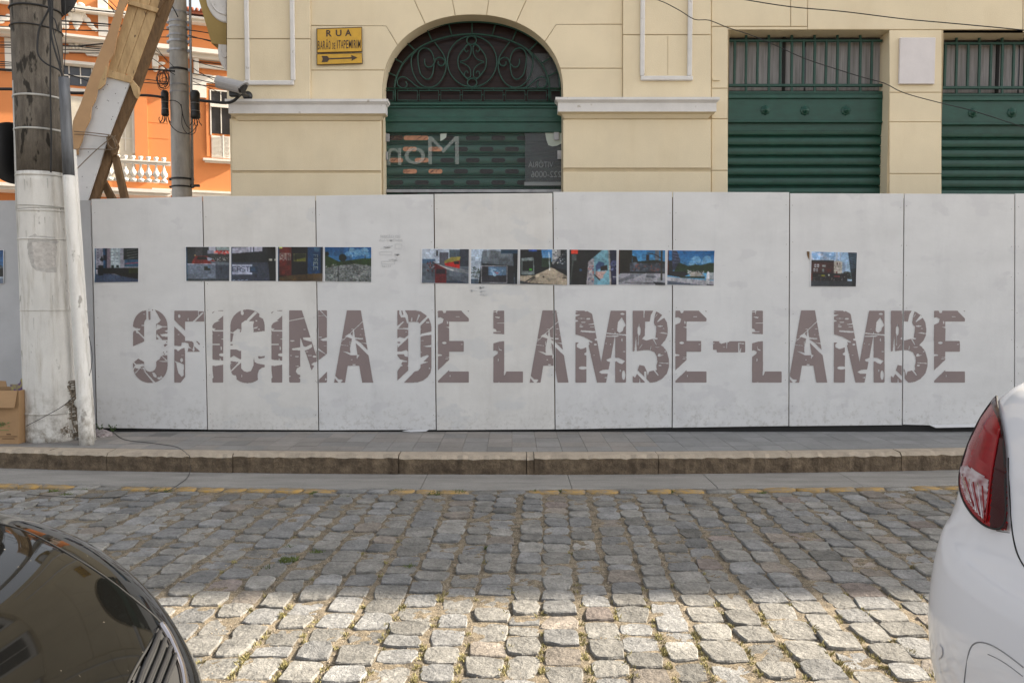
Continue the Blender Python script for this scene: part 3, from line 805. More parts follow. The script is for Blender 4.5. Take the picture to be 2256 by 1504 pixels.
GL['A'] = (8.357, 730, [
 ('+', [(285,115),(540,115),(765,1438),(565,1438),(510,1130),(300,1130),(250,1438),(50,1438)]), ('-', [(400,465),(415,465),(430,600),(480,935),(350,937),(340,800),(385,600)]),
 ('-', [(580,305),(585,318),(350,540),(170,705),(170,695),(340,530)]), ('-', [(250,590),(320,545),(350,540),(385,585),(440,610),(560,625),(575,615),(585,645),(430,640),(520,700),(650,715),(650,735),(530,705),(680,860),(700,960),(450,715),(370,630)]),
 ('-', [(160,738),(310,760),(315,768),(160,750)]), ('-', [(200,862),(290,875),(350,900),(350,937),(290,905)]), ('-', [(470,925),(520,938),(485,975),(472,1010),(462,975)]), ('-', ('e',385,460,26,6)), ('-', ('e',562,454,24,7)), ('-', [(595,565),(640,570),(630,585)]), ('-', [(180,638),(285,645),(180,655)]), ('-', [(335,680),(350,685),(348,760),(335,745)]),
 ('-', ('e',374,1022,16,8)), ('-', ('e',415,1112,32,11)), ('-', [(60,1310),(130,1380),(190,1380),(210,1400),(170,1440),(130,1440),(58,1355)]), ('-', ('e',536,560,14,6))])
GL['D'] = (8.357, 730, [
 ('+', rr(1220,115,1700,1438,9)), ('-', [(1560,100),(1760,100),(1760,1450),(1530,1450)]), ('+', [(1540,115),(1640,130),(1740,200),(1800,270),(1835,370),(1842,450),(1842,1160),(1825,1260),(1770,1340),(1690,1400),(1600,1432),(1520,1438)]),
 ('-', [(1420,325),(1600,325),(1645,380),(1645,1100),(1640,1180),(1600,1222),(1520,1240),(1420,1215)]), ('-', [(1255,115),(1360,115),(1410,200),(1425,320),(1400,365),(1365,240),(1290,245),(1255,180)]), ('+', [(1290,120),(1310,120),(1330,190),(1310,200)]), ('-', [(1610,180),(1632,205),(1580,320),(1560,320)]), ('-', [(1480,240),(1495,255),(1490,310),(1465,310)]),
 ('-', [(1760,220),(1790,245),(1640,400),(1620,355)]), ('-', [(1220,400),(1320,315),(1345,320),(1235,440),(1415,435),(1415,470),(1350,460),(1220,455)]), ('-', ('e',1775,335,32,14)), ('-', [(1660,540),(1845,500),(1845,562),(1720,575),(1640,600),(1640,570)]), ('-', [(1690,770),(1845,750),(1845,785),(1750,785)]), ('-', [(1645,880),(1690,885),(1645,892)]), ('-', [(1645,455),(1668,460),(1645,468)]), ('-', ('e',1680,670,25,6)), ('-', ('e',1380,510,18,8)),
 ('-', [(1215,630),(1265,600),(1350,625),(1415,570),(1418,620),(1225,800),(1220,700)]), ('+', rr(1222,690,1275,715,4)), ('-', [(1215,870),(1300,865),(1380,840),(1410,870),(1415,970),(1360,960),(1340,920),(1215,920)]), ('-', [(1215,940),(1270,1010),(1400,1045),(1395,1060),(1310,1060),(1290,1100),(1320,1130),(1275,1150),(1240,1200),(1215,1240)]),
 ('-', [(1215,1408),(1420,1215),(1540,1235),(1340,1438),(1225,1438)]), ('-', [(1645,980),(1700,955),(1770,930),(1800,955),(1700,1050),(1785,1065),(1700,1090),(1640,1110)]), ('-', ('e',1806,1180,14,12)), ('-', [(1405,1130),(1420,1110),(1420,1150)])])
GL['E'] = (8.355, 960, [
 ('+', rr(45,118,250,1440,10)), ('+', [(240,118),(470,118),(612,265),(612,305),(600,316),(240,316)]), ('+', rr(240,676,514,875,10)), ('+', rr(200,1235,612,1440,10)), ('+', [(580,115),(615,125),(605,142)]),
 ('-', [(120,110),(195,110),(190,155),(150,165)]), ('-', [(40,250),(90,238),(150,270),(130,340),(40,380)]), ('-', [(205,308),(232,320),(230,360),(212,362)]), ('-', [(188,420),(255,415),(250,440)]), ('-', ('e',160,710,42,22)), ('-', ('e',405,230,42,5)), ('-', ('e',482,738,20,5)), ('-', [(40,915),(110,925),(122,945),(40,955)]), ('-', [(180,975),(255,970),(255,985)]), ('-', ('e',205,1003,32,5)),
 ('-', [(40,1220),(255,1015),(255,1205),(40,1410)]), ('-', ('e',266,1318,7,18))])
GL['L'] = (8.355, 960, [
 ('+', rr(1060,118,1260,1440,10)), ('+', rr(1200,1235,1604,1440,10)), ('-', [(1050,540),(1200,548),(1268,550),(1268,680),(1180,685),(1050,722)]), ('-', [(1085,228),(1190,235),(1160,260),(1090,240)]), ('-', [(1110,345),(1268,338),(1268,355),(1120,352)]), ('-', [(1055,440),(1110,465),(1110,495),(1195,500),(1190,512),(1055,512)]), ('-', [(1055,138),(1105,138),(1120,120),(1135,120),(1128,190),(1115,150),(1055,150)]),
 ('-', [(1155,765),(1170,820),(1212,838),(1210,858),(1158,835)]), ('-', [(1050,860),(1090,845),(1145,870),(1140,910),(1050,975)]), ('-', ('e',1150,1024,8,28)), ('-', [(1255,1235),(1300,1235),(1270,1305),(1255,1305)]), ('-', ('e',1165,1440,16,7))])
GL['M'] = (8.357, 1155, [
 ('+', rr(945,117,1145,1440,9)), ('+', rr(1675,117,1872,1440,9)), ('+', [(1140,117),(1240,170),(1252,190),(1415,1060),(1592,117),(1690,117),(1690,600),(1505,1440),(1340,1440),(1140,700)]), ('-', [(1145,760),(1185,760),(1345,1445),(1145,1445)]), ('-', [(1665,600),(1675,600),(1675,1445),(1505,1445),(1600,960)]), ('+', [(1185,760),(1225,760),(1420,1060),(1600,960),(1570,1100),(1505,1440),(1340,1440)]),
 ('-', [(945,555),(1100,600),(1260,690),(1245,712),(1190,690),(1205,740),(1145,790),(1090,815),(1040,825),(970,790),(965,745),(1005,703),(945,703)]), ('-', [(1030,505),(1050,478),(1310,495),(1310,525),(1200,520)]), ('-', ('e',1180,268,38,17)), ('-', ('e',1055,262,68,6)), ('-', ('e',1088,332,46,9)), ('-', [(1180,368),(1290,350),(1290,372),(1190,378)]), ('-', ('e',1052,410,38,12)), ('-', ('e',1040,374,28,6)), ('-', ('e',1250,417,40,6)), ('-', [(942,185),(1025,190),(1020,200),(942,230)]), ('-', [(942,285),(995,300),(990,318),(942,322)]), ('-', ('e',1310,740,28,16)), ('-', ('e',1320,650,24,20)), ('-', ('e',1287,938,18,6)), ('-', [(942,135),(985,145),(942,155)]), ('-', ('e',1135,125,20,9)),
 ('-', ('e',1808,178,40,17)), ('-', [(1795,240),(1835,310),(1870,390),(1830,430),(1815,490),(1755,530),(1708,490),(1725,330)]), ('-', [(1520,520),(1660,540),(1670,500),(1685,540),(1875,555),(1875,580),(1700,560),(1520,545)]), ('-', [(1510,580),(1760,575),(1710,600),(1510,598)]), ('-', ('e',1800,655,12,30)), ('-', ('e',1840,870,24,8)), ('-', ('e',1626,460,18,6)), ('-', ('e',1590,738,8,16)), ('-', ('e',1508,722,7,18)),
 ('-', [(1510,1020),(1580,990),(1740,985),(1860,1045),(1800,1100),(1740,1080),(1700,1050),(1600,1065),(1530,1050)]), ('-', ('e',1768,1220,12,22)), ('-', ('e',1830,1305,32,86)), ('-', ('e',1080,1170,75,30)), ('-', [(1375,1245),(1450,1205),(1600,1200),(1600,1275),(1420,1275)]), ('-', [(1465,1350),(1520,1335),(1520,1365)]), ('-', [(1105,910),(1140,880),(1230,915),(1215,970),(1110,930)])])
GL['B'] = (8.204, 1385, [
 ('+', rr(75,115,300,1412,10)), ('+', [(290,115),(445,115),(520,140),(620,205),(690,330),(706,450),(700,560),(660,650),(580,738),(640,780),(690,860),(728,1000),(728,1120),(690,1250),(600,1350),(500,1400),(430,1412),(290,1412)]),
 ('-', [(300,310),(380,310),(500,400),(500,480),(478,630),(430,625),(320,655),(240,625),(290,570)]), ('-', [(445,115),(495,130),(470,230),(455,330),(480,400),(380,310),(400,200)]), ('-', [(270,115),(290,115),(288,240),(272,240)]), ('-', [(515,172),(522,180),(480,240),(478,225)]), ('-', [(605,195),(650,240),(520,325),(515,310)]), ('-', ('e',568,395,50,12)), ('-', ('e',628,440,18,6)), ('-', [(550,515),(620,505),(710,530),(710,540),(620,530)]), ('-', [(480,605),(525,610),(520,632),(470,632)]), ('-', [(435,632),(460,632),(510,730),(495,735)]),
 ('-', ('e',188,480,30,85)), ('-', [(184,355),(192,355),(195,430),(182,430)]), ('-', [(172,550),(185,550),(180,745),(168,745)]), ('-', [(132,580),(138,580),(150,850),(105,850)]), ('-', [(245,715),(248,730),(195,805),(190,795)]), ('-', [(400,755),(410,755),(400,825),(385,820)]), ('-', ('e',515,775,42,6)), ('-', ('e',660,855,16,10)),
 ('-', [(70,850),(160,845),(290,828),(390,832),(470,870),(510,950),(520,1040),(500,1110),(510,1190),(450,1195),(370,1215),(345,1290),(330,1215),(285,1115),(195,1095),(165,1190),(70,1290)]), ('-', [(520,940),(540,890),(570,890),(575,912),(635,915),(560,942)]), ('-', [(530,1050),(720,1062),(715,1075),(560,1065)]), ('-', ('e',565,1106,28,13)), ('-', [(450,1195),(480,1190),(542,1280),(525,1290)]),
 ('-', [(75,1290),(115,1325),(150,1260),(290,1400),(285,1412),(380,1412),(320,1345),(320,1215),(275,1215),(285,1310),(165,1195),(70,1230)]), ('-', [(200,1330),(215,1412),(190,1412)]), ('+', [(195,1100),(280,1120),(282,1300),(168,1195)]), ('-', [(620,760),(645,800),(680,800),(650,740)])])
GL['-'] = (8.204, 1385, [
 ('+', rr(1525,668,2108,868,10)), ('-', [(1520,820),(1585,820),(1595,875),(1520,875)]), ('-', [(1625,680),(1660,668),(1830,665),(1800,690),(1785,685),(1775,795),(1765,790),(1765,690),(1670,715)]), ('-', [(1980,695),(2090,705),(2090,718),(1998,715),(2005,840),(2025,790),(2035,795),(2025,865),(1980,870)]), ('-', [(1522,700),(1560,695),(1530,718)]), ('-', ('e',1725,775,20,5))])
SEQ = [('O',293,369),('F',384,452),('I',468,492),('C',507.5,583),('I',598,622),('N',637,720),('A',736,822),('D',875.5,950.5),('E',965,1033.5),('L',1087,1152),('A',1167,1252.5),('M',1268,1379),('B',1394,1474),('E',1488,1557),('-',1571,1642),('L',1657,1722),('A',1737,1822.5),('M',1837.5,1948.5),('B',1963,2043.5),('E',2058,2126.5)]
CELL = 0.7
YL = Y_HO - 0.0025
for ch, xa, xb in SEQ:
    sc_, ox, ops = GL[ch]
    allx = [p[0] for k, d in ops if k == '+' and d[0] != 'e' for p in d]
    gx0, gx1 = min(allx), max(allx)
    if ch == 'I': gx0, gx1 = 820, 1020
    nx = int((xb - xa)/CELL) + 1; y0 = 680.0; ny = int(166/CELL)
    PX = xa + (np.arange(nx) + 0.5)*CELL; PY = y0 + (np.arange(ny) + 0.5)*CELL
    XX, YY = np.meshgrid(PX, PY)
    U = gx0 + (XX - xa)/(xb - xa)*(gx1 - gx0)
    oy = 670.0
    V = (YY - oy)*sc_
    mask = np.zeros(XX.shape, bool)
    for k, d in ops:
        m_ = ell(U, V, *d[1:]) if d[0] == 'e' else pip(U, V, d)
        if k == '+': mask |= m_
        else: mask &= ~m_
    for (tx, ty), (bx, by) in zip(JT, JB):
        jx = tx + (bx - tx)*(YY - ty)/(by - ty)
        mask &= np.abs(XX - jx) > 2.1
    vs, fs = [], []
    for c0, r0, c1, r1 in runs_mesh(mask):
        a = P(xa + c0*CELL, y0 + r0*CELL, YL); b = P(xa + c1*CELL, y0 + r1*CELL, YL)
        k = len(vs)
        vs += [(a.x, YL, b.z), (b.x, YL, b.z), (b.x, YL, a.z), (a.x, YL, a.z)]; fs.append((k, k+1, k+2, k+3))
    nm = "painted_hyphen" if ch == '-' else "painted_letter"
    mesh(nm, vs, fs, M['letter'], hoard)

# ---- ghosts of older stencils
def ghost_text(body, x0, y0, x1, y1):
    a = P(x0, y0, YL); b = P(x1, y1, YL)
    return text_mesh(body, a.x, b.x, b.z, a.z, YL, M['ghost'], "faded_stencil", hoard, bold=0.02)
ghost_text("FEIXÃO DE", 838, 516, 882, 524)
ghost_text("AUTOMÓVEIS", 835, 525, 887, 532)
bm = bmesh.new()
def gquad(x0, y0, x1, y1):
    a = P(x0, y0, YL); b = P(x1, y1, YL)
    bm.faces.new([bm.verts.new(q) for q in ((a.x,YL,b.z),(b.x,YL,b.z),(b.x,YL,a.z),(a.x,YL,a.z))])
def gframe(x0, y0, x1, y1, t=1.3):
    gquad(x0,y0,x1,y0+t); gquad(x0,y1-t,x1,y1); gquad(x0,y0+t,x0+t,y1-t); gquad(x1-t,y0+t,x1,y1-t)
gframe(870, 537, 886, 548); gframe(836, 554, 864, 562); gframe(840, 575, 870, 582)
gr = random.Random(4)
for (bx, by, w, h, n) in ((850,544,14,5,26),(872,562,8,6,20),(866,572,12,3,14),(1060,633,12,3,20),(1040,640,9,2,12),(1062,641,7,3,10)):
    for _ in range(n):
        x = bx + gr.gauss(0, w*0.42); y = by + gr.gauss(0, h*0.45); w_ = gr.uniform(1.0, 5.0)
        gquad(x, y, x + w_, y + gr.uniform(0.6, 1.5))
bm_obj("faded_stencil", bm, M['ghost'], hoard)
ghost_text("34177", 841, 584, 862, 589)
ghost_text("4009", 1056, 646, 1074, 652)
# crumbling strip and paper caught under the panels
o = pprism("scrap_paper", [(886,949),(905,951),(938,950),(945,946),(900,947)], Y_HO - 0.03, 0.004, M['paper']); tag(o, "scrap of white paper poking out under the middle of the hoarding", "paper")
o = pprism("white_board", [(2050,937),(2165,934),(2170,940),(2062,942)], Y_HO - 0.035, 0.02, M['paper']); tag(o, "white strip of board lying at the foot of the hoarding's right end", "board")

# ================================================================== PASTED PHOTOGRAPHS
FONT = {'E':"11111 10000 10000 11110 10000 10000 11111",'A':"01110 10001 10001 11111 10001 10001 10001",'S':"01111 10000 10000 01110 00001 00001 11110",'T':"11111 00100 00100 00100 00100 00100 00100",
 'U':"10001 10001 10001 10001 10001 10001 01110",'N':"10001 11001 10101 10011 10001 10001 10001",'F':"11111 10000 10000 11110 10000 10000 10000",'R':"11110 10001 10001 11110 10100 10010 10001",'e':"00000 00000 01110 10001 11111 10000 01110",'s':"00000 00000 01111 10000 01110 00001 11110",'n':"00000 00000 10110 11001 10001 10001 10001",'M':"10001 11011 10101 10101 10001 10001 10001",'I':"11111 00100 00100 00100 00100 00100 11111"}
class Cv:
    def __init__(s, w=132, h=98, seed=0):
        s.w, s.h = w, h; s.a = np.zeros((h, w, 3)); s.r = np.random.default_rng(seed)
        X, Y = np.meshgrid((np.arange(w)+0.5)/w, (np.arange(h)+0.5)/h); s.X, s.Y = X, Y
    def poly(s, pts, c):
        m = pip(s.X, s.Y, pts); s.a[m] = c
    def rect(s, x0, y0, x1, y1, c): s.a[(s.X >= x0) & (s.X < x1) & (s.Y >= y0) & (s.Y < y1)] = c
    def grad(s, pts, c0, c1):
        m = pip(s.X, s.Y, pts); ys = s.Y[m]; t = (ys - ys.min())/max(1e-6, ys.max()-ys.min())
        s.a[m] = np.array(c0)[None]*(1-t[:,None]) + np.array(c1)[None]*t[:,None]
    def ell(s, cx, cy, rx, ry, c): s.a[ell(s.X, s.Y, cx, cy, rx, ry)] = c
    def line(s, x0, y0, x1, y1, t, c):
        dx, dy = x1-x0, y1-y0; L2 = dx*dx+dy*dy
        q = np.clip(((s.X-x0)*dx+(s.Y-y0)*dy)/L2, 0, 1); d = np.hypot(s.X-x0-q*dx, (s.Y-y0-q*dy)*0.75)
        s.a[d < t] = c
    def blot(s, x0, y0, x1, y1, n, cols, sz=0.02):
        for _ in range(n):
            x, y = s.r.uniform(x0, x1), s.r.uniform(y0, y1); c = cols[s.r.integers(len(cols))]
            s.ell(x, y, sz*s.r.uniform(.4, 1.3), sz*s.r.uniform(.4, 1.3), c)
    def text(s, t, x, y, ch, cw, c, rot=False):
        for i, k in enumerate(t):
            rows = FONT[k].split()
            for r in range(7):
                for q in range(5):
                    if rows[r][q] == '1':
                        if not rot: s.rect(x + (i*6+q)*cw, y + r*ch, x + (i*6+q+1)*cw, y + (r+1)*ch, c)
                        else: s.rect(x + (6-r)*ch, y + (i*6+q)*cw, x + (7-r)*ch, y + (i*6+q+1)*cw, c)
    def out(s, noise=0.02):
        a = s.a.copy()
        k = a.copy(); k[1:-1,1:-1] = (a[1:-1,1:-1]*4 + a[:-2,1:-1] + a[2:,1:-1] + a[1:-1,:-2] + a[1:-1,2:])/8
        lo = np.repeat(np.repeat(s.r.normal(0, noise, (s.h//4+1, s.w//4+1, 1)), 4, 0), 4, 1)[:s.h, :s.w]
        for _ in range(1):
            q = k.copy(); q[1:-1,1:-1] = (k[1:-1,1:-1]*2 + k[:-2,1:-1] + k[2:,1:-1] + k[1:-1,:-2] + k[1:-1,2:])/6; k = q
        tex = np.zeros((s.h, s.w, 1))
        for st, am in ((2, .05), (5, .05), (11, .06), (26, .07)):
            n = s.r.normal(0, am, (s.h//st+2, s.w//st+2, 1)); n = np.repeat(np.repeat(n, st, 0), st, 1)[:s.h, :s.w]
            m = n.copy(); m[1:-1,1:-1] = (n[:-2,1:-1]+n[2:,1:-1]+n[1:-1,:-2]+n[1:-1,2:])/4; tex += m
        return np.clip(k*(1+tex) + s.r.normal(0, noise, k.shape) + lo*0.5, 0.01, 1)
def photo(px, cv, label, border=1.2):
    "px: four corners tl,tr,br,bl in the photo"
    Yp = Y_HO - 0.0045
    W_, H_ = cv.w, cv.h; img = cv.out()
    tl, tr, br, bl = px
    t = thing("pasted_photograph", P(*bl, Yp), label, "photograph", "photographs pasted in a row on the hoarding")
    bd = [(tl[0]-border*1.8, tl[1]-border*0.6), (tr[0]+border, tr[1]-border*0.6), (br[0]+border, br[1]+border*0.5), (bl[0]-border*1.8, bl[1]+border*0.5)]
    pprism("paper_sheet", bd, Yp + 0.0006, 0.0008, M['paper'], t)
    vs = []; rc = random.Random(len(label)); wv = rc.uniform(0.0006, 0.0018); ccx = rc.choice((0,1)); ccy = rc.choice((0,1)); lift = rc.uniform(0.004, 0.016)
    for j in range(H_):
        for i in range(W_):
            u, v = i/(W_-1), j/(H_-1)
            x = (tl[0]*(1-u)+tr[0]*u)*(1-v) + (bl[0]*(1-u)+br[0]*u)*v
            y = (tl[1]*(1-u)+tr[1]*u)*(1-v) + (bl[1]*(1-u)+br[1]*u)*v
            p = P(x, y, Yp); cu_ = max(0.0, (abs(u-ccx)*-1 + 1) + (abs(v-ccy)*-1 + 1) - 1.72)/0.28; vs.append((p.x, Yp - wv*(1+math.sin(u*9+v*4))*0.5 - lift*cu_*cu_, p.z))
    fs = [(j*W_+i, (j+1)*W_+i, (j+1)*W_+i+1, j*W_+i+1) for j in range(H_-1) for i in range(W_-1)]
    o = mesh("print", vs, fs, M['photo'], t, True)
    at = o.data.color_attributes.new("Col", 'FLOAT_COLOR', 'POINT')
    a = img.reshape(-1, 3); lin = np.where(a <= 0.04045, a/12.92, ((a+0.055)/1.055)**2.4)
    arr = np.ones((len(vs), 4), np.float32); arr[:, :3] = lin
    at.data.foreach_set('color', arr.ravel())
def q4(x0, y0, x1, y1, dx=0, dy=0): return [(x0, y0), (x1, y0+dy), (x1+dx, y1+dy), (x0+dx, y1)]
F1 = [(0,0),(1,0),(1,1),(0,1)]
# 0 far left, mostly out of frame
c = Cv(seed=1); c.grad([(0,0),(1,0),(1,.5),(0,.5)], (.12,.30,.52), (.25,.45,.65)); c.rect(0,.5,1,1,(.35,.4,.47)); c.rect(0,.55,1,.8,(.12,.13,.15)); c.blot(0,.45,1,.6,40,[(.1,.12,.1),(.2,.22,.25)]); c.line(0,.9,1,.82,.02,(.6,.65,.7))
photo(q4(-92,551,7,624), c, "leftmost pasted photograph, cut by the picture's edge, blue sky over a road")
# 1 corner with white towers
c = Cv(seed=2); c.rect(0,0,1,1,(.50,.50,.55)); c.rect(.20,0,.24,.6,(.08,.25,.38)); c.rect(.24,0,.28,.6,(.04,.10,.18)); c.rect(.28,0,.36,.6,(.42,.38,.42)); c.rect(.36,0,.58,.6,(.55,.60,.63))
for k in range(6): c.rect(.38,.08+k*.085,.44,.10+k*.085,(.75,.80,.82)); c.rect(.48,.09+k*.085,.54,.11+k*.085,(.75,.80,.82)); c.rect(.06,.03+k*.08,.09,.06+k*.08,(.25,.28,.35))
c.rect(.66,0,1,.35,(.12,.14,.15)); 
for k in range(4): c.line(.74,.07+k*.08,.98,.02+k*.08,.009,(.33,.34,.33))
c.rect(.68,.34,1,.55,(.17,.28,.38)); c.line(.70,.46,1,.43,.010,(.50,.25,.32)); c.rect(.0,.58,1,.76,(.07,.08,.09)); c.rect(.78,.58,1,.74,(.13,.15,.06)); c.poly([(0,.76),(.3,.74),(1,.90),(1,1),(0,1)],(.20,.25,.34)); c.poly([(.4,.73),(1,.76),(1,.91),(.6,.82)],(.08,.08,.08)); c.poly([(.12,.34),(.17,.22),(.2,.34),(.18,.41)],(.05,.08,.10)); c.rect(0,.62,.07,.76,(.62,.62,.68)); c.rect(.08,.5,.2,.8,(.08,.10,.12)); c.rect(.38,.50,.44,.58,(.06,.12,.12)); c.rect(.49,.50,.55,.57,(.06,.12,.12)); c.rect(.20,.2,.28,.36,(.04,.08,.12)); c.rect(0,0,.025,1,(.15,.35,.45))
photo([(208.5,547),(305,546.5),(304.5,621),(209.5,622)], c, "pasted photograph alone near the pole, showing white towers above a dark street corner")
# 2 red car and barrier
c = Cv(seed=3); c.rect(0,0,1,1,(.13,.14,.15)); c.rect(.22,0,.38,.3,(.22,.22,.23)); c.rect(.52,0,.68,.12,(.60,.60,.65)); c.rect(.49,.10,.64,.20,(.45,.46,.52)); c.rect(.70,0,1,.10,(.50,.55,.55)); c.rect(.64,.12,1,.20,(.65,.55,.55)); c.blot(.66,.10,.98,.22,34,[(.62,.10,.10),(.75,.25,.22)],.018); c.rect(.55,.24,1,.42,(.18,.18,.18)); c.blot(.55,.30,1,.42,50,[(.55,.55,.55),(.1,.1,.1),(.35,.33,.33)],.014)
c.poly([(.14,.42),(.22,.27),(.48,.26),(.6,.38),(.72,.44),(.76,.55),(.70,.6),(.14,.5)],(.42,.13,.12)); c.poly([(.24,.37),(.27,.29),(.46,.29),(.50,.38)],(.10,.08,.08)); c.poly([(.48,.30),(.6,.34),(.58,.40),(.5,.41)],(.55,.58,.65)); c.poly([(.55,.42),(1,.45),(1,.6),(.7,.6),(.6,.5)],(.30,.33,.36)); c.rect(.66,.52,1,1,(.22,.25,.30)); c.rect(0,.49,.68,.93,(.38,.42,.48)); c.rect(0,.49,.68,.515,(.62,.62,.68)); c.rect(.42,.57,.56,.68,(.10,.12,.10)); c.rect(.5,.55,.56,.62,(.30,.40,.50)); c.rect(0,.93,1,1,(.20,.22,.24)); c.rect(0,0,.03,1,(.05,.22,.33)); c.ell(.21,.25,.02,.03,(.6,.5,.35))
photo([(410,544),(505.5,544),(505,619),(410.5,619)], c, "pasted photograph of a red car passing behind a grey concrete barrier")
# 3 EAST
c = Cv(seed=4); c.rect(0,0,1,1,(.19,.21,.26)); c.rect(0,0,1,.45,(.09,.10,.11)); c.poly([(0,.03),(.45,.0),(.70,0),(.70,.13),(0,.20)],(.62,.62,.68)); c.rect(.43,0,.45,.18,(.2,.22,.26)); c.rect(.49,0,.515,.2,(.1,.12,.15)); c.poly([(.80,0),(1,0),(1,1),(.86,1)],(.07,.07,.07)); c.rect(.84,.35,.92,.41,(.72,.72,.68)); c.rect(.96,.35,1,.41,(.6,.6,.55)); c.rect(0,.51,.47,.81,(.60,.62,.70)); c.rect(.42,.57,.60,.74,(.12,.16,.22)); c.rect(.44,.58,.54,.70,(.16,.24,.33)); c.text("EAST",.03,.575,.021,.0165,(.10,.12,.20)); c.text("ness",.035,.915,.020,.0145,(.55,.60,.70)); c.rect(0,0,.02,1,(.06,.16,.28))
photo([(509.5,544),(607.5,544),(608,619),(509.5,619)], c, "pasted photograph of a dark wall with a white board reading EAST")
# 4 SUN and FREE boxes
c = Cv(seed=5); c.rect(0,0,1,1,(.06,.05,.05)); c.rect(.03,0,.30,.84,(.30,.09,.07)); c.rect(.0,0,.1,.05,(.6,.65,.3)); c.rect(.04,.18,.29,.40,(.45,.40,.38)); c.text("SUN",.055,.20,.028,.0125,(.28,.05,.05)); c.rect(.35,.19,.62,.43,(.35,.34,.20)); c.rect(.36,.205,.61,.42,(.12,.13,.05)); c.poly([(.36,.38),(.61,.31),(.61,.42),(.36,.42)],(.33,.33,.10)); c.rect(.66,0,.95,.80,(.08,.19,.32)); c.rect(.95,0,1,.8,(.04,.07,.12)); c.text("FREE",.79,.22,.0135,.0195,(.58,.62,.60),rot=True); c.rect(.80,.02,.92,.14,(.2,.32,.42)); c.poly([(0,.88),(.3,.82),(1,.76),(1,1),(0,1)],(.27,.20,.10)); c.line(.62,.8,.66,1,.006,(.15,.11,.06)); c.line(0,0,0,1,.03,(.05,.18,.28))
photo([(612.5,544),(711.5,544),(711,619.5),(612.5,619.5)], c, "pasted photograph of red and blue newspaper boxes reading SUN and FREE")
# 5 hill
c = Cv(seed=6); c.grad(F1,(.10,.30,.50),(.35,.55,.68)); c.blot(.5,.08,.9,.25,26,[(.32,.50,.64),(.42,.58,.70)],.06); c.poly([(0,.22),(.3,.42),(.55,.38),(.8,.33),(1,.32),(1,1),(0,1)],(.13,.20,.08)); c.ell(.38,.31,.08,.11,(.07,.10,.06)); c.ell(.04,.2,.05,.06,(.07,.10,.06)); c.line(.865,.26,.865,.34,.008,(.07,.1,.1)); c.poly([(0,.62),(.35,.52),(.65,.48),(1,.55),(1,1),(0,1)],(.40,.42,.42)); c.blot(0,.50,1,1,420,[(.30,.31,.31),(.48,.49,.49),(.22,.24,.22),(.55,.55,.54)],.016); c.line(.285,.52,.29,1,.008,(.13,.13,.13))
photo([(716,544.5),(818,544.5),(818,621),(716,619.5)], c, "pasted photograph of a pale dirt mound and green hill under blue sky")
# 6 double decker bus
c = Cv(seed=7); c.grad(F1,(.70,.74,.80),(.62,.68,.74)); c.rect(0,.30,.28,.42,(.22,.32,.42)); c.rect(0,.42,1,1,(.30,.33,.37)); c.blot(.12,.38,.28,.66,30,[(.12,.12,.15),(.35,.15,.15),(.55,.55,.6)],.022); c.rect(.37,.10,.56,.42,(.30,.30,.34)); c.rect(.80,.0,1,.5,(.16,.18,.22)); c.rect(.58,.02,.8,.24,(.25,.30,.34)); c.poly([(.48,.35),(.62,.24),(.82,.22),(.80,.34),(.48,.42)],(.52,.48,.22)); c.poly([(.48,.42),(.80,.33),(.80,.56),(.66,.58),(.5,.5)],(.68,.10,.09)); c.rect(.68,.36,.79,.44,(.12,.08,.09)); c.poly([(.35,.44),(1,.62),(1,.72),(.28,.56)],(.42,.44,.46)); c.line(.3,.45,.66,.62,.012,(.75,.75,.75)); c.poly([(.28,.42),(.52,.58),(.52,1),(.28,1)],(.36,.10,.12)); c.rect(.30,.58,.50,.72,(.14,.08,.12)); c.poly([(.52,.92),(.75,.9),(1,1),(.52,1)],(.16,.20,.26)); c.rect(.30,.04,.33,.2,(.12,.12,.13))
photo([(930.5,548.5),(1033,549),(1032.5,624.5),(929.5,623)], c, "pasted photograph of a red open-top double-decker bus")
# 7 grey pillar
c = Cv(seed=8); c.grad(F1,(.62,.68,.75),(.66,.70,.75)); c.poly([(.24,.05),(.40,.02),(.88,.10),(.95,.5),(.95,1),(.16,1)],(.30,.34,.38)); c.grad([(.24,.05),(.40,.02),(.86,.10),(.90,.48),(.24,.42)],(.42,.45,.48),(.30,.33,.36)); c.poly([(.88,0),(1,0),(1,1),(.95,1)],(.07,.09,.11)); c.rect(.64,0,1,.12,(.10,.20,.28)); c.poly([(.24,.40),(.92,.48),(.93,1),(.16,1)],(.10,.11,.13)); c.rect(.24,.48,.77,.95,(.14,.14,.17)); c.rect(.37,.50,.76,.75,(.33,.44,.55)); c.blot(.4,.52,.74,.74,20,[(.5,.6,.68),(.55,.30,.32),(.25,.38,.5)],.03); 
for (a,b,d,e) in ((.23,.47,.77,.49),(.22,.95,.78,.965),(.22,.47,.235,.96),(.765,.47,.78,.96)): c.rect(a,b,d,e,(.60,.60,.62))
c.blot(0,.52,.18,.85,70,[(.12,.18,.14),(.25,.30,.30),(.5,.52,.55)],.02); c.rect(0,.86,.16,1,(.22,.28,.34))
photo([(1038.5,549.5),(1141,549.5),(1139.5,626),(1037.5,625)], c, "pasted photograph of a dark arched pillar framing a lit blue screen")
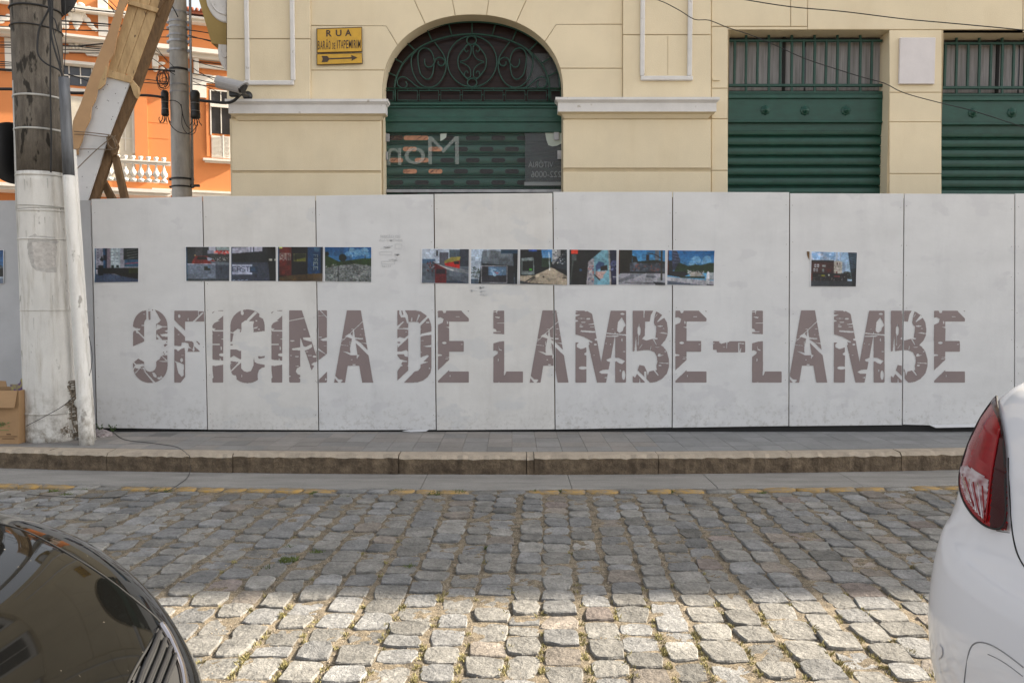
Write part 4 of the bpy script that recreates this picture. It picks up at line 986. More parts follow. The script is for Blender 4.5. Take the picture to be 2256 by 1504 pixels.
# 8 pavement in the sun
c = Cv(seed=9); c.rect(0,0,1,1,(.07,.08,.09)); c.grad([(.45,0),(.70,0),(.70,.35),(.48,.35)],(.20,.45,.68),(.45,.62,.75)); c.rect(.18,0,.36,.06,(.10,.25,.55)); c.rect(.68,0,.86,.42,(.62,.62,.62)); c.poly([(.84,.2),(1,0),(1,.6),(.68,.48),(.75,.35)],(.13,.15,.18)); c.blot(.68,.02,.98,.4,50,[(.2,.22,.25),(.75,.75,.74),(.4,.45,.5)],.016); c.rect(.46,.25,.66,.5,(.12,.20,.14)); c.poly([(.03,.26),(.29,.22),(.31,.72),(.03,.72)],(.42,.46,.46)); c.poly([(.05,.34),(.28,.32),(.28,.62),(.05,.62)],(.08,.10,.10)); c.rect(.20,.55,.26,.60,(.25,.62,.15)); c.poly([(0,.76),(.3,.74),(.56,.58),(.66,.50),(1,.74),(1,1),(.4,1),(0,.90)],(.60,.55,.48)); c.poly([(0,.95),(1,1),(0,1)],(.2,.2,.18)); c.line(.1,.95,.3,.78,.012,(.10,.09,.08)); c.line(.2,.93,.32,.8,.006,(.10,.09,.08)); c.ell(.94,.80,.05,.02,(.25,.2,.17)); c.ell(.50,.78,.02,.025,(.15,.12,.1)); c.line(.615,.08,.63,.58,.008,(.75,.78,.8))
photo([(1146,549.5),(1249,550),(1249.5,628),(1145.5,625.5)], c, "pasted photograph of a sunlit pavement beside a kiosk with a green spot")
# 9 tilted poster in a dark street
c = Cv(seed=10); c.rect(0,0,1,1,(.10,.10,.10)); c.rect(.04,0,.18,.12,(.75,.20,.12)); c.rect(.05,.14,.15,.32,(.25,.28,.28)); c.line(.08,.3,.02,.95,.014,(.22,.25,.24)); c.poly([(.40,.34),(.70,0),(.82,0),(.85,1),(.36,1)],(.40,.58,.64)); c.poly([(.40,.34),(.52,.23),(.52,1),(.36,1)],(.58,.56,.58)); c.blot(.40,.4,.51,.95,40,[(.70,.45,.45),(.35,.38,.48),(.7,.7,.7)],.02); c.poly([(.55,.45),(.62,.33),(.73,.36),(.74,.5),(.62,.56),(.57,.62)],(.20,.28,.42)); c.poly([(.66,.48),(.80,.43),(.81,.58),(.66,.60)],(.12,.10,.10)); c.poly([(.55,.6),(.62,.62),(.80,.6),(.72,.72),(.72,.80),(.62,.84),(.55,.74)],(.62,.52,.50)); c.line(.54,.72,.64,.85,.012,(.15,.10,.10)); c.poly([(.82,0),(.85,0),(.89,1),(.85,1)],(.55,.53,.52)); c.poly([(.855,0),(1,0),(1,1),(.90,1)],(.11,.12,.22)); c.blot(.88,.3,1,.6,20,[(.25,.28,.42),(.35,.38,.5)],.03); c.text("TT",.92,.76,.012,.008,(.7,.7,.72)); c.ell(.24,.58,.03,.035,(.18,.32,.45))
photo([(1254.5,550),(1358.5,551),(1358,627.5),(1254.5,627)], c, "pasted photograph of a tilted pale blue poster in a dark street with an orange light")
# 10 traffic light
c = Cv(seed=11); c.grad(F1,(.16,.42,.62),(.45,.65,.75)); c.rect(0,0,.29,.7,(.10,.09,.07)); c.poly([(.29,.16),(.38,.2),(.42,.34),(.3,.5)],(.08,.09,.09)); c.rect(.78,0,.86,.3,(.35,.38,.42)); c.poly([(.42,.33),(.65,.30),(.8,.28),(1,.33),(1,.65),(.29,.65),(.29,.4)],(.09,.12,.10)); c.rect(.24,.38,1,.64,(.22,.24,.28)); c.blot(.25,.38,.9,.62,40,[(.28,.31,.36),(.16,.17,.2),(.36,.25,.25)],.035); c.rect(0,.62,1,.68,(.10,.10,.11)); c.poly([(0,.68),(1,.66),(1,1),(0,1)],(.55,.55,.58)); c.poly([(0,.88),(.3,.68),(.55,.68),(.35,.8),(0,.95)],(.40,.41,.44)); c.ell(.7,.76,.12,.03,(.35,.36,.40)); c.line(.92,.02,.92,.85,.016,(.18,.17,.15)); c.line(.62,.09,.78,.13,.009,(.15,.12,.1)); c.line(.78,.13,.93,.25,.009,(.15,.12,.1)); c.rect(.59,.13,.65,.30,(.13,.09,.08)); c.line(.15,.94,.8,.95,.006,(.15,.15,.15)); c.poly([(.74,.90),(1,.93),(1,1),(.80,1)],(.12,.12,.14)); c.rect(0,0,.02,.7,(.30,.12,.04))
photo([(1363.5,550.5),(1465.5,551.5),(1465,628),(1362.5,626.5)], c, "pasted photograph of a traffic light hanging over an empty pale square")
# 11 park and figure in white
c = Cv(seed=12); c.grad(F1,(.08,.33,.55),(.40,.62,.75)); c.blot(.5,.2,.9,.4,24,[(.35,.56,.72),(.42,.60,.73)],.06); c.poly([(.10,0),(.20,.02),(.27,.25),(.27,.5),(.10,.6)],(.16,.18,.26)); 
for k in range(4): c.line(.12,.08+k*.09,.26,.12+k*.08,.007,(.32,.36,.45))
c.poly([(0,.3),(.1,.3),(.12,.7),(0,.7)],(.10,.11,.13)); c.poly([(.25,.35),(.45,.45),(.6,.4),(.72,.42),(.9,.35),(1,.36),(1,.62),(.1,.72)],(.10,.17,.09)); c.poly([(0,.6),(.4,.62),(.45,.7),(.3,.78),(0,.72)],(.10,.10,.12)); c.poly([(.45,.62),(.66,.60),(.8,.72),(.5,.76)],(.58,.56,.53)); c.blot(.40,.56,.8,.66,30,[(.6,.6,.62),(.15,.2,.15),(.3,.3,.3)],.018); c.rect(.28,.74,.80,.80,(.13,.16,.10)); c.poly([(0,.76),(.3,.80),(1,.86),(1,1),(0,1)],(.60,.60,.63)); c.poly([(0,.88),(.8,1),(0,1)],(.30,.33,.38)); c.poly([(.85,.62),(.88,.58),(.91,.66),(.90,.95),(.82,.95)],(.72,.72,.74)); c.rect(.90,.62,1,.84,(.52,.54,.56)); c.line(.85,.97,1,1,.01,(.1,.1,.12)); c.rect(0,0,.02,.7,(.35,.15,.05))
photo([(1471,551.5),(1573.5,552.5),(1572.5,629),(1470,627)], c, "pasted photograph of a park with blue sky and a white figure, ending the row")
# 12 brick houses
c = Cv(seed=13); c.grad(F1,(.52,.64,.76),(.66,.74,.82)); c.blot(.02,.05,.6,.3,40,[(.68,.72,.80),(.60,.68,.78),(.45,.58,.72)],.07); c.poly([(0,.24),(.50,.28),(.50,.62),(0,.62)],(.22,.12,.12)); c.rect(0,.24,.5,.30,(.13,.11,.12))
for (x,y) in ((.07,.36),(.13,.36),(.05,.48),(.11,.48)): c.rect(x,y,x+.045,y+.09,(.62,.62,.64)); c.rect(x+.008,y+.04,x+.04,y+.06,(.2,.2,.24))
c.rect(.24,.38,.32,.44,(.5,.52,.52)); c.rect(.24,.49,.29,.58,(.42,.46,.46)); c.rect(.36,.50,.39,.58,(.35,.08,.07)); c.rect(.41,.50,.44,.58,(.35,.08,.07)); c.rect(.50,.28,.68,.65,(.70,.68,.64)); c.rect(.53,.26,.64,.30,(.66,.64,.60)); 
for x in (.56,.62): c.rect(x,.31,x+.02,.37,(.25,.1,.1))
for x in (.54,.60,.66): c.rect(x-.02,.43,x+.01,.445,(.4,.38,.36))
c.rect(.50,.385,.68,.40,(.3,.28,.28)); c.rect(.50,.50,.68,.51,(.3,.28,.28)); c.rect(.55,.56,.575,.64,(.4,.08,.07)); c.rect(.555,0,.57,.28,(.6,.6,.6)); c.rect(.635,0,.645,.26,(.5,.5,.52)); c.poly([(.80,0),(1,0),(1,1),(.93,1),(.86,.5)],(.10,.16,.22)); 
for k in range(9): c.line(.84,.08+k*.05,.99,.03+k*.05,.004,(.35,.45,.50))
c.rect(.69,.3,.75,.62,(.50,.58,.68)); c.blot(.66,.58,.88,.78,60,[(.07,.10,.09),(.12,.18,.16),(.3,.3,.3)],.03); c.rect(0,.62,.80,.85,(.08,.08,.09)); c.rect(.16,.66,.32,.70,(.30,.32,.30)); c.rect(.22,.66,.30,.70,(.55,.55,.10)); c.rect(.38,.64,.41,.69,(.8,.8,.78)); c.rect(.50,.68,.64,.72,(.45,.18,.20)); c.rect(0,.62,.03,1,(.42,.16,.06)); c.blot(.02,.7,.8,.85,40,[(.25,.25,.28),(.4,.2,.18),(.5,.5,.5)],.014); c.rect(0,.84,1,1,(.15,.17,.19)); c.poly([(.90,.6),(1,.5),(1,1),(.92,1)],(.07,.09,.13))
photo([(1788,554.5),(1888,556.5),(1885.5,631),(1786.5,630.5)], c, "pasted photograph alone at the right, of brick houses and a white building")
ob = pprism("paper_sliver", [(1777.5,554),(1783.5,554),(1783,573),(1779,564)], Y_HO - 0.0045, 0.002, M['timberd']); tag(ob, "small dark brown torn sliver beside the right-hand photograph", "paper")
# ================================================================== CREAM CORNER BUILDING
YF = 9.5            # main face
YP = YF - 0.03      # pilaster face
YG = YF + 0.20      # plane of doors and grilles
bld = thing("corner_building", (P(505,430,YF).x, YF, 0.1), "cream rendered corner building with a big arched doorway and dark green shutters", "building")
XL = P(507, 430, YF).x
XR = 33.0  # unseen length, stretched sideways so the building's shade covers the road
ZT = 12.2  # unseen height, chosen to place the shade edge on the road
BD = 12.0
X43, X40 = P(843, 250, YF).x, P(1240, 250, YF).x
XA0, XA1 = P(1604, 240, YF).x, P(1959, 240, YF).x
XB0, XB1 = P(2075, 240, YF).x, P(2430, 240, YF).x
ZAT = P(1128, 36, YF).z; ZWT = P(1780, 66, YF).z
YBK = YF + 0.012   # backing plane seen in the joints
# arch curve in pixels
ACX, ASP = 1041.5, 196.0; ARX, ARY = 198.0, 163.0
def arch_px(a, k=1.0):
    c, s = math.cos(a), math.sin(a); n = 2.15
    r = (abs(c)**n + abs(s)**n) ** (-1/n)
    return (ACX + ARX*k*r*c, ASP - ARY*k*r*s)
def arch_at(x=None, y=None, left=True):
    best = None
    for i in range(1801):
        a = PI*i/1800; p = arch_px(a)
        if y is not None and ((p[0] < ACX) != left): continue
        d = abs(p[0]-x) if x is not None else abs(p[1]-y)
        if best is None or d < best[0]: best = (d, a)
    return best[1]
def arch_seg(a0, a1, n=10): return [arch_px(a0 + (a1-a0)*i/n) for i in range(n+1)]
# backing wall pieces (behind the blocks), arch cut as polygon
zb = 0.1
def wx(px): return P(px, 250, YF).x
W = M['wallback']
box("wall", XL + 0.02, X43, YBK, YF + 0.45, zb, ZAT - 0.9, W, bld)
apts = [(P(x, y, YF).x, P(x, y, YF).z) for x, y in arch_seg(PI, 0, 40)]
zs = apts[0][1]
def wallsheet(pts_lo, zt):
    vs, fs = [], []
    for x, z in pts_lo: vs += [(x, YBK + 0.002, z), (x, YBK + 0.002, zt)]
    for i in range(len(pts_lo)-1): fs.append((2*i, 2*i+2, 2*i+3, 2*i+1))
    mesh("wall", vs, fs, W, bld)
wallsheet([(XL+0.02, ZAT-0.9), (X43, ZAT-0.9)], ZT); wallsheet(apts, ZT); wallsheet([(X40, zs-0.3), (XA0, zs-0.3)], ZT); wallsheet([(XA0, ZWT), (XR, ZWT)], ZT)
box("wall", X40, XA0, YBK + 0.001, YF + 0.45, zb, zs - 0.3, W, bld)
box("wall", XA1, XB0, YBK, YF + 0.45, zb, ZWT, W, bld)
box("wall", XB1, XR, YBK, YF + 0.45, zb, ZWT, W, bld)
box("side_wall", XL + 0.02, XL + 0.4, YF + 0.45, YF + BD, zb, ZT, M['wall'], bld)
box("side_wall", XR - 0.4, XR, YF + 0.45, YF + BD, zb, ZT, M['wall'], bld)
box("rear_wall", XL + 0.4, XR - 0.4, YF + BD - 0.4, YF + BD, zb, ZT, M['wall'], bld)
box("flat_roof", XL + 0.4, XR - 0.4, YF + 0.45, YF + BD - 0.4, ZT - 0.4, ZT - 0.2, M['concrete2'], bld)
# cornice crowning the street side, off the top of the photograph
box("cornice", XL - 0.75, XR, YF - 0.75, YF + 0.2, ZT - 0.3, ZT, M['white'], bld, 0.03)
box("cornice", XL - 0.45, XR, YF - 0.45, YF - 0.001, ZT - 0.62, ZT - 0.302, M['white'], bld, 0.03)
def blk(pts, Y=YF, m='wall', ins=0.75, name="render_block", depth=None):
    "shrink the polygon by ins px, then build it proud of the backing wall"
    n = len(pts)
    ar = sum(pts[i][0]*pts[(i+1) % n][1] - pts[(i+1) % n][0]*pts[i][1] for i in range(n))
    sg = 1 if ar > 0 else -1
    out = []
    for i in range(n):
        p0, p1, p2 = pts[i-1], pts[i], pts[(i+1) % n]
        def nrm(a, b):
            dx, dy = b[0]-a[0], b[1]-a[1]; l = math.hypot(dx, dy) or 1
            return (-dy/l*sg, dx/l*sg)
        n1, n2 = nrm(p0, p1), nrm(p1, p2)
        bx, by = n1[0]+n2[0], n1[1]+n2[1]; q = (bx*bx+by*by)/2 or 1
        out.append((p1[0] + bx/q*ins, p1[1] + by/q*ins))
    return pprism(name, out, Y, (YBK - Y - 0.0005) if depth is None else depth, M[m], bld, 0.004)
def br(x0, y0, x1, y1, Y=YF, **k): return blk([(x0,y0),(x1,y0),(x1,y1),(x0,y1)], Y, **k)
aL155, aL86 = arch_at(y=155, left=True), arch_at(x=876)
aV1, aV2, aV3, aV4 = arch_at(x=937), arch_at(x=1003), arch_at(x=1072), arch_at(x=1137)
aR83, aR151 = arch_at(x=1200), arch_at(y=151, left=False)
blk([(684,155), *arch_seg(aL155, PI, 8)[:1], *arch_seg(aL155, PI, 8)[1:], (843,220), (684,220)])
blk([(684,57),(851,57), *arch_seg(aL86, aL155, 10), (684,155)])
blk([(684,57),(684,-120),(857,-120), *arch_seg(aV1, aL86, 8), (851,57)])
blk([(857,-120),(974,-120), *arch_seg(aV2, aV1, 8)])
blk([(974,-120),(1093,-120), *arch_seg(aV3, aV2, 8)])
blk([(1093,-120),(1214,-120), *arch_seg(aV4, aV3, 8)])
blk([(1214,-120),(1372,-120),(1372,54),(1225,54), *arch_seg(aR83, aV4, 8)])
blk([(1225,54),(1372,54),(1372,151), *arch_seg(aR151, aR83, 10)])
blk([(1372,151),(1372,220),(1240,220), *arch_seg(0, aR151, 8)])
# reveal lining of the arch
vs, fs = [], []
sg = [(843, 425)] + arch_seg(PI, 0, 48) + [(1240, 425)]
for x, y in sg:
    p = P(x, y, YF)
    if y > 400: p.z = 0.12
    vs.append((p.x, YF + 0.004, p.z)); vs.append((p.x, YG + 0.05, p.z))
fs = [(2*i, 2*i+1, 2*i+3, 2*i+2) for i in range(len(sg)-1)]
mesh("arch_reveal", vs, fs, M['wall'], bld)
# left pilaster
for x0, x1 in ((499, 684),):
    br(x0, 86, x1, 221, YP); br(x0, -160, x1, 86, YP)
# right pilaster
br(1372, -160, 1567, 77, YP); br(1372, 77, 1567, 216, YP)
blk([(1471, 79), (1472, 79), (1472, 166), (1471, 166)], YP - 0.0035, 'wallback', ins=0, name="joint_line", depth=0.003)
# strip beside the window
for a, b in ((-60, 59), (59, 195), (195, 262), (262, 376), (376, 560)):
    br(1567, a, 1604 if a > 0 else 1742, b)
rbox("block_edge", (1570, 172, 1586, 177), YF - 0.02, 0.02, M['wall'], bld)
# wall over the windows and pier between them
br(1604, 59.5, 1779, 66, ins=0.4); br(1742, -60, 1779, 59)
br(1779, -60, 2254, 66); br(2254, -60, 2500, 72)
br(1779, -330, 2500, -60); br(1372, -330, 1779, -160) 
for a, b in ((66, 204), (204, 269), (269, 383), (383, 560)):
    br(1959, a, 2075, b)
for k, (a, b) in enumerate(((-520,-330),(-720,-520),(-930,-720),(-1160,-930))):
    for x0, x1 in ((499,760),(760,1041),(1041,1330),(1330,1600),(1600,1900),(1900,2200),(2200,2500)):
        br(x0, a, x1, b)
br(499, -330, 684, -160); br(684, -330, 1041, -120); br(1041, -330, 1372, -120)
# lower storey blocks, a touch further out
YW = YF - 0.055
for a, b in ((266, 377), (381, 700)):
    blk([(510,a),(840,a),(840,b),(510,b)], YW, depth=0.066); blk([(1240,a-3),(1567,a-3),(1567,b-6),(1240,b-6)], YW, depth=0.066)
rbox("joint_band", (511, 374, 839, 384), YW + 0.012, 0.03, M['wallback'], bld); rbox("joint_band", (1241, 366, 1566, 380), YW + 0.012, 0.03, M['wallback'], bld)
rbox("lower_wall", (510, 262, 841, 720), YW + 0.02, 0.045, M['wall'], bld)
# string courses with their fillet and the bead below
def course(x0, x1, ytop):
    Yc = YF - 0.17
    a = P(x0, ytop, Yc); b = P(x1, ytop, Yc); z0 = a.z
    bm = bmesh.new()
    prof = [(0.0, z0), (0.0, z0-0.03), (0.012, z0-0.036), (0.020, z0-0.05), (0.03, z0-0.055), (0.03, z0-0.155), (0.075, z0-0.175), (0.105, z0-0.215), (0.125, z0-0.22), (0.125, z0-0.235), (0.14, z0-0.25)]
    return Yc, a.x, b.x, z0, prof
def make_course(x0, x1, ytop, name="string_course"):
    Yc, X0, X1, z0, prof = course(x0, x1, ytop)
    for lo, hi, m_ in ((0, 6, 'white'), (6, 11, 'wall')):
        pr = prof[lo:hi] if lo == 0 else prof[lo-1:hi]
        bm = bmesh.new(); rows = []
        for side in (0, 1):
            pass
        secs = []
        back = YBK + 0.0
        # section swept: left return, front, right return
        def ring(fx):
            r = []
            for d, z in pr: r.append(fx(d, z))
            return r
        A = [bm.verts.new((X0 + d, back, z)) for d, z in pr]
        B = [bm.verts.new((X0 + d, Yc + d, z)) for d, z in pr]
        C = [bm.verts.new((X1 - d, Yc + d, z)) for d, z in pr]
        D = [bm.verts.new((X1 - d, back, z)) for d, z in pr]
        for P_, Q_ in ((A, B), (B, C), (C, D)):
            for i in range(len(pr)-1): bm.faces.new((P_[i], Q_[i], Q_[i+1], P_[i+1]))
        bm.faces.new((A[0], B[0], C[0], D[0])); bm.faces.new((A[-1], B[-1], C[-1], D[-1]))
        bm_obj(name if m_ == 'white' else "soffit_bead", bm, M[m_], bld)
make_course(495, 854, 218)
make_course(1224, 1586, 214)
# white picture-frame mouldings
def framem(x0, x1, yb, yt=-260, w=10):
    rbox("frame_moulding", (x0, yt, x0+w, yb-w), YP - 0.035, 0.034, M['white'], bld, 0.008)
    rbox("frame_moulding", (x1-w, yt, x1, yb-w), YP - 0.035, 0.034, M['white'], bld, 0.008)
    rbox("frame_moulding", (x0, yb-w, x1, yb), YP - 0.036, 0.035, M['white'], bld, 0.008)
framem(536, 647, 187); framem(1412, 1527, 177)

# ---------------- right hand shop windows
def shopwin(x0, x1, ytop, xs, dy, k0, ros, nm):
    Yw = YF + 0.17
    # reveals
    vs = []
    Xa, Xb = P(x0, 240, YF).x + 0.004, P(x1, 240, YF).x - 0.004; zt = P((x0+x1)/2, ytop, YF).z - 0.004
    mesh("window_reveal", [(Xa,YF+0.004,0.12),(Xa,YF+0.4,0.12),(Xa,YF+0.4,zt),(Xa,YF+0.004,zt),(Xb,YF+0.004,zt),(Xb,YF+0.4,zt),(Xb,YF+0.4,0.12),(Xb,YF+0.004,0.12)],
         [(0,1,2,3),(3,2,5,4),(4,5,6,7)], M['wall'], bld)
    tr = rbox("transom_window", (x0-2, ytop+9, x1, 204+dy), Yw + 0.10, 0.01, M['oglass'], bld)
    gw = [(x0+2+i*(x1-x0-16)/2, x0-2+(i+1)*(x1-x0-16)/2) for i in range(2)]
    for a, b in gw: rbox("curtain", (a, ytop+22, b, 200+dy), Yw + 0.092, 0.004, M['curtain'], tr)
    rbox("mullion", ((x0+x1)/2-12-45, ytop+10, (x0+x1)/2-12-39, 200+dy), Yw + 0.07, 0.02, M['dark'], tr)
    for i in range(14):
        bx = xs + i*25.2
        if bx > x1 - 18: break
        rbox("bar", (bx-2.6, ytop+25, bx+2.6, 186+dy), Yw, 0.026, M['greend'], tr, 0.004)
        if i % 2 == 1:
            rbox("bar", (bx-2.6, 190+dy, bx+2.6, 202+dy), Yw + 0.002, 0.022, M['greend'], tr, 0.004); rbox("bar", (bx-2.6, ytop+10, bx+2.6, ytop+21), Yw + 0.002, 0.022, M['greend'], tr, 0.004)
    rbox("rail", (x0, ytop+21, x1-14, ytop+26), Yw - 0.004, 0.034, M['greend'], tr, 0.004)
    rbox("rail", (x0, 185+dy, x1-14, 191+dy), Yw - 0.006, 0.036, M['greend'], tr, 0.004)
    rbox("rail", (x0, 201+dy, x1-14, 206+dy), Yw - 0.010, 0.04, M['greend'], tr, 0.004)
    sp = rbox("spandrel_panel", (x0-2, 206+dy, x1-14, 272+dy), Yw - 0.004, 0.06, M['green'], bld)
    rbox("moulding", (x0-2, 208.5+dy, x1-14, 217+dy), Yw - 0.026, 0.021, M['green'], sp, 0.006)
    rbox("moulding", (x0-2, 266+dy, x1-14, 270+dy), Yw - 0.040, 0.035, M['green'], sp, 0.005)
    for rx_, ry_ in ros:
        p = P(rx_, ry_, Yw - 0.004)
        prof = [(0.054,0),(0.054,0.006),(0.044,0.010),(0.040,0.014),(0.034,0.012),(0.032,0.026),(0.022,0.036),(0.012,0.040),(0.010,0.046),(0.001,0.049)]
        o = lathe("rosette", prof, M['green'], sp, 16, 'Y')
        o.location = p
        for k in range(8):
            a = 2*PI*k/8
            for v in o.data.vertices: pass
        # scalloped rim
        for v in o.data.vertices:
            r = math.hypot(v.co.x, v.co.z)
            if r > 0.045:
                a = math.atan2(v.co.z, v.co.x); s_ = 1 + 0.10*math.cos(8*a); v.co.x *= s_; v.co.z *= s_
    # roller shutter
    sh = rbox("roller_shutter", (x0-2, 272+dy, x1-14, 288+dy), Yw + 0.004, 0.06, M['green'], bld)
    zt0 = P(1780, 280+dy, Yw).z; pit = 21.7/FPX*Yw; z = zt0; X0, X1 = P(x0-2, 340, Yw).x, P(x1-14, 340, Yw).x
    first = None
    # slat profile
    prof = []
    for t in np.linspace(0, 1, 7): prof.append((0.008 - 0.010*math.sin(PI*t), -t*(pit-0.024)))
    prof += [(0.034, -(pit-0.023)), (0.034, -(pit-0.0125)), (0.000, -(pit-0.012)), (-0.007, -(pit-0.007)), (-0.002, -pit+0.002), (0.008, -pit+0.0005)]
    while z > 0.25:
        if first is None:
            vs = [(X0, d, zz) for d, zz in prof] + [(X1, d, zz) for d, zz in prof]; n = len(prof)
            fs = [(i, i+1, n+i+1, n+i) for i in range(n-1)]
            first = mesh("slat", vs, fs, M['green'], sh); first.location = (0, Yw + 0.01, z)
            for p_ in first.data.polygons: p_.use_smooth = p_.index < 6
        else: inst(first, "slat", (0, Yw + 0.01, z), sh)
        z -= pit
shopwin(1604, 1959, 66, 1619, 0, 0, [(1686,243),(1773,244),(1863,244)], "A")
shopwin(2075, 2430, 72, 2083, 5, 0, [(2143,249),(2229,249),(2318,249)], "B")
# plaque
X0, X1, Z0, Z1 = R(1979, 85, 2057, 187, YF)
o = box("wall_plaque", X0, X1, YF - 0.035, YF - 0.001, Z0, Z1, M['plaque'], None, 0.005); tag(o, "blank pinkish-white rectangular plaque on the pier between the green shutters", "plaque")

# ---------------- arched doorway
c3 = lambda x, y: (820 + x/3.418, y/3.418)
fan_ = pprism("fanlight", [(848,232)] + [arch_px(a, 0.995) for a in np.linspace(PI, 0, 30)] + [(1236,232)], YG + 0.09, 0.01, M['brick'], bld)
rbox("grey_pane", (1160, 118, 1232, 196), YG + 0.083, 0.004, M['film'], fan_)
Yi = YG + 0.02
def iron(pts, r=0.0085, closed=False, sm=5, name="iron_scroll", yy=0.0):
    return ptube(name, [c3(x, y) for x, y in pts], Yi + yy, r, M['greend'], fan_, 6, closed, sm)
def mir(pts): return [(1504 - x, y) for x, y in pts]
iron([(92,665),(98,560),(150,430),(250,320),(400,230),(570,180),(752,165)] + mir([(92,665),(98,560),(150,430),(250,320),(400,230),(570,180)])[::-1], 0.012, name="iron_arch")
A2 = [(168,665),(180,590),(225,490),(300,405),(400,335),(560,280),(752,258)]
iron(A2 + mir(A2[:-1])[::-1], 0.011, name="iron_arch")
for a, b in (((100,540),(182,575)),((150,432),(235,480)),((255,315),(325,385)),((415,228),(450,310)),((575,180),(600,268))):
    for q in ((a, b), tuple(mir([a, b]))): iron(list(q), 0.009, sm=0, name="iron_bar")
iron([(752,165),(752,262)], 0.009, sm=0, name="iron_bar")
def elp(cx, cy, rx, ry, n=20): return [(cx + rx*math.cos(2*PI*i/n), cy + ry*math.sin(2*PI*i/n)) for i in range(n)]
iron(elp(752,465,186,192), 0.0085, True, 2)
iron(elp(748,305,36,32,12), 0.0085, True, 2); iron(elp(752,624,36,32,12), 0.0085, True, 2)
for q in (lambda p: p, mir):
    iron(q([(728,328),(680,380),(650,430),(645,475),(655,520),(690,570),(728,606)]))
    iron(q([(662,466),(710,450),(735,420),(745,385),(742,350),(722,338),(700,352),(695,375),(710,392),(722,380)]), 0.007)
    iron(q([(662,470),(705,488),(735,520),(742,560),(735,585),(712,588),(695,570),(698,545),(714,538),(722,552)]), 0.007)
    iron(q([(470,318),(500,360),(535,410),(555,470),(550,540),(520,605),(480,645),(430,660),(380,648),(335,605),(305,540),(293,470),(300,420),(330,385)]))
    iron(q([(395,445),(396,480),(412,505),(440,505),(465,480),(478,448),(505,434),(535,445),(548,468),(535,492),(510,497),(495,480),(500,465)]))
    iron(q([(465,480),(462,520),(450,570),(425,598),(395,592),(365,560),(350,505),(343,440),(350,395),(375,368),(410,365),(440,385),(460,425),(468,470)]))
    iron(q([(252,615),(262,640),(248,662),(218,662),(192,640),(190,605),(212,583),(245,583),(285,610),(340,655),(400,668)]))
for y in (667, 772): iron([(78,y),(1428,y)], 0.009, sm=0, name="iron_bar")
iron([(172,667),(172,772)], 0.009, sm=0, name="iron_bar"); iron([(1332,667),(1332,772)], 0.009, sm=0, name="iron_bar")
for x0, x1 in ((88,158),(192,340),(354,500),(517,662),(680,823),(843,985),(1005,1150),(1170,1312),(1345,1418)):
    iron([(x0,684),(x1,684),(x1,757),(x0,757)], 0.007, True, 0, "iron_frame")
    xm = (x0+x1)/2; iron([(x1,716),(x1+14,716)], 0.006, sm=0, name="iron_bar")
    iron([(xm,757),(xm,772)], 0.006, sm=0, name="iron_bar"); iron([(xm,670),(xm,684)], 0.006, sm=0, name="iron_bar")
# green lintel
lint = rbox("door_lintel", (841, 232, 1240, 292), YG - 0.01, 0.10, M['green'], bld)
rbox("moulding", (843, 226, 1238, 231.5), YG - 0.035, 0.06, M['green'], lint, 0.006)
rbox("moulding", (843, 234, 1238, 238), YG - 0.03, 0.018, M['green'], lint, 0.005)
rbox("moulding", (843, 258, 1238, 269), YG - 0.028, 0.017, M['green'], lint, 0.006)
rbox("moulding", (843, 270, 1238, 291), YG - 0.018, 0.007, M['green'], lint, 0.003)
sh = rbox("door_shutter", (841, 292, 1240, 296), YG + 0.05, 0.03, M['green'], bld)
Ys = YG + 0.05; pit = 24.0/FPX*Ys; X0, X1 = P(841, 350, Ys).x, P(1240, 350, Ys).x
z = P(1041, 294, Ys).z
prof = []
for t in np.linspace(0, 1, 7): prof.append((0.010 - 0.014*math.sin(PI*t), -t*(pit-0.024)))
prof += [(0.020, -(pit-0.023)), (0.018, -(pit-0.013)), (0.0, -(pit-0.012)), (-0.006, -(pit-0.006)), (0.004, -pit+0.0005)]
first = None
slot = None
row = 0
while z > 0.25:
    if first is None:
        vs = [(X0, d, zz) for d, zz in prof] + [(X1, d, zz) for d, zz in prof]; n = len(prof)
        first = mesh("slat", vs, [(i, i+1, n+i+1, n+i) for i in range(n-1)], M['green'], sh); first.location = (0, Ys, z)
        for p_ in first.data.polygons: p_.use_smooth = p_.index < 6
    else: inst(first, "slat", (0, Ys, z), sh)
    if row < 6:
        for k in range(8):
            xpx = 873 + (0 if row % 2 == 0 else -26) + k*56.2
            if xpx < 850 or xpx > 1232: continue
            p = P(xpx, 350, Ys); zc = z - pit*0.42
            org = xpx < 960 and 0 <= row < 4
            if slot is None:
                pts = stad(-0.082, -0.026, 0.082, 0.026, 0.0255, 5)
                slot = mesh("slot", [(a, 0, b) for a, b in pts], [tuple(range(len(pts)))], M['dark'], sh)
                slot_o = mesh("slot", [(a, 0, b) for a, b in pts], [tuple(range(len(pts)))], M['slotorange'], sh)
                slot.location = (p.x, Ys - 0.0055, zc); slot_o.location = (P(905,350,Ys).x, Ys - 0.0058, z - pit*0.42)
                if not org: continue
            o = inst(slot_o if org else slot, "slot", (p.x, Ys - 0.0055, zc), sh)
            if org:
                r = random.Random(int(xpx) + row)
                for q in range(3):
                    xs_ = p.x + r.uniform(-0.06, 0.05); zz_ = zc + r.uniform(-0.012, 0.012)
                    tube("scribble", [(xs_ - 0.02, Ys - 0.0075, zz_ - 0.016), (xs_, Ys - 0.0075, zz_ + r.uniform(-.01,.01)), (xs_ + 0.02, Ys - 0.0075, zz_ + 0.017)], 0.0028, M['dark'], sh, 4, sm=3)
    z -= pit; row += 1
rbox("bottom_rail", (843, 417, 1239, 424), Ys - 0.05, 0.03, M['steel'], sh, 0.003)
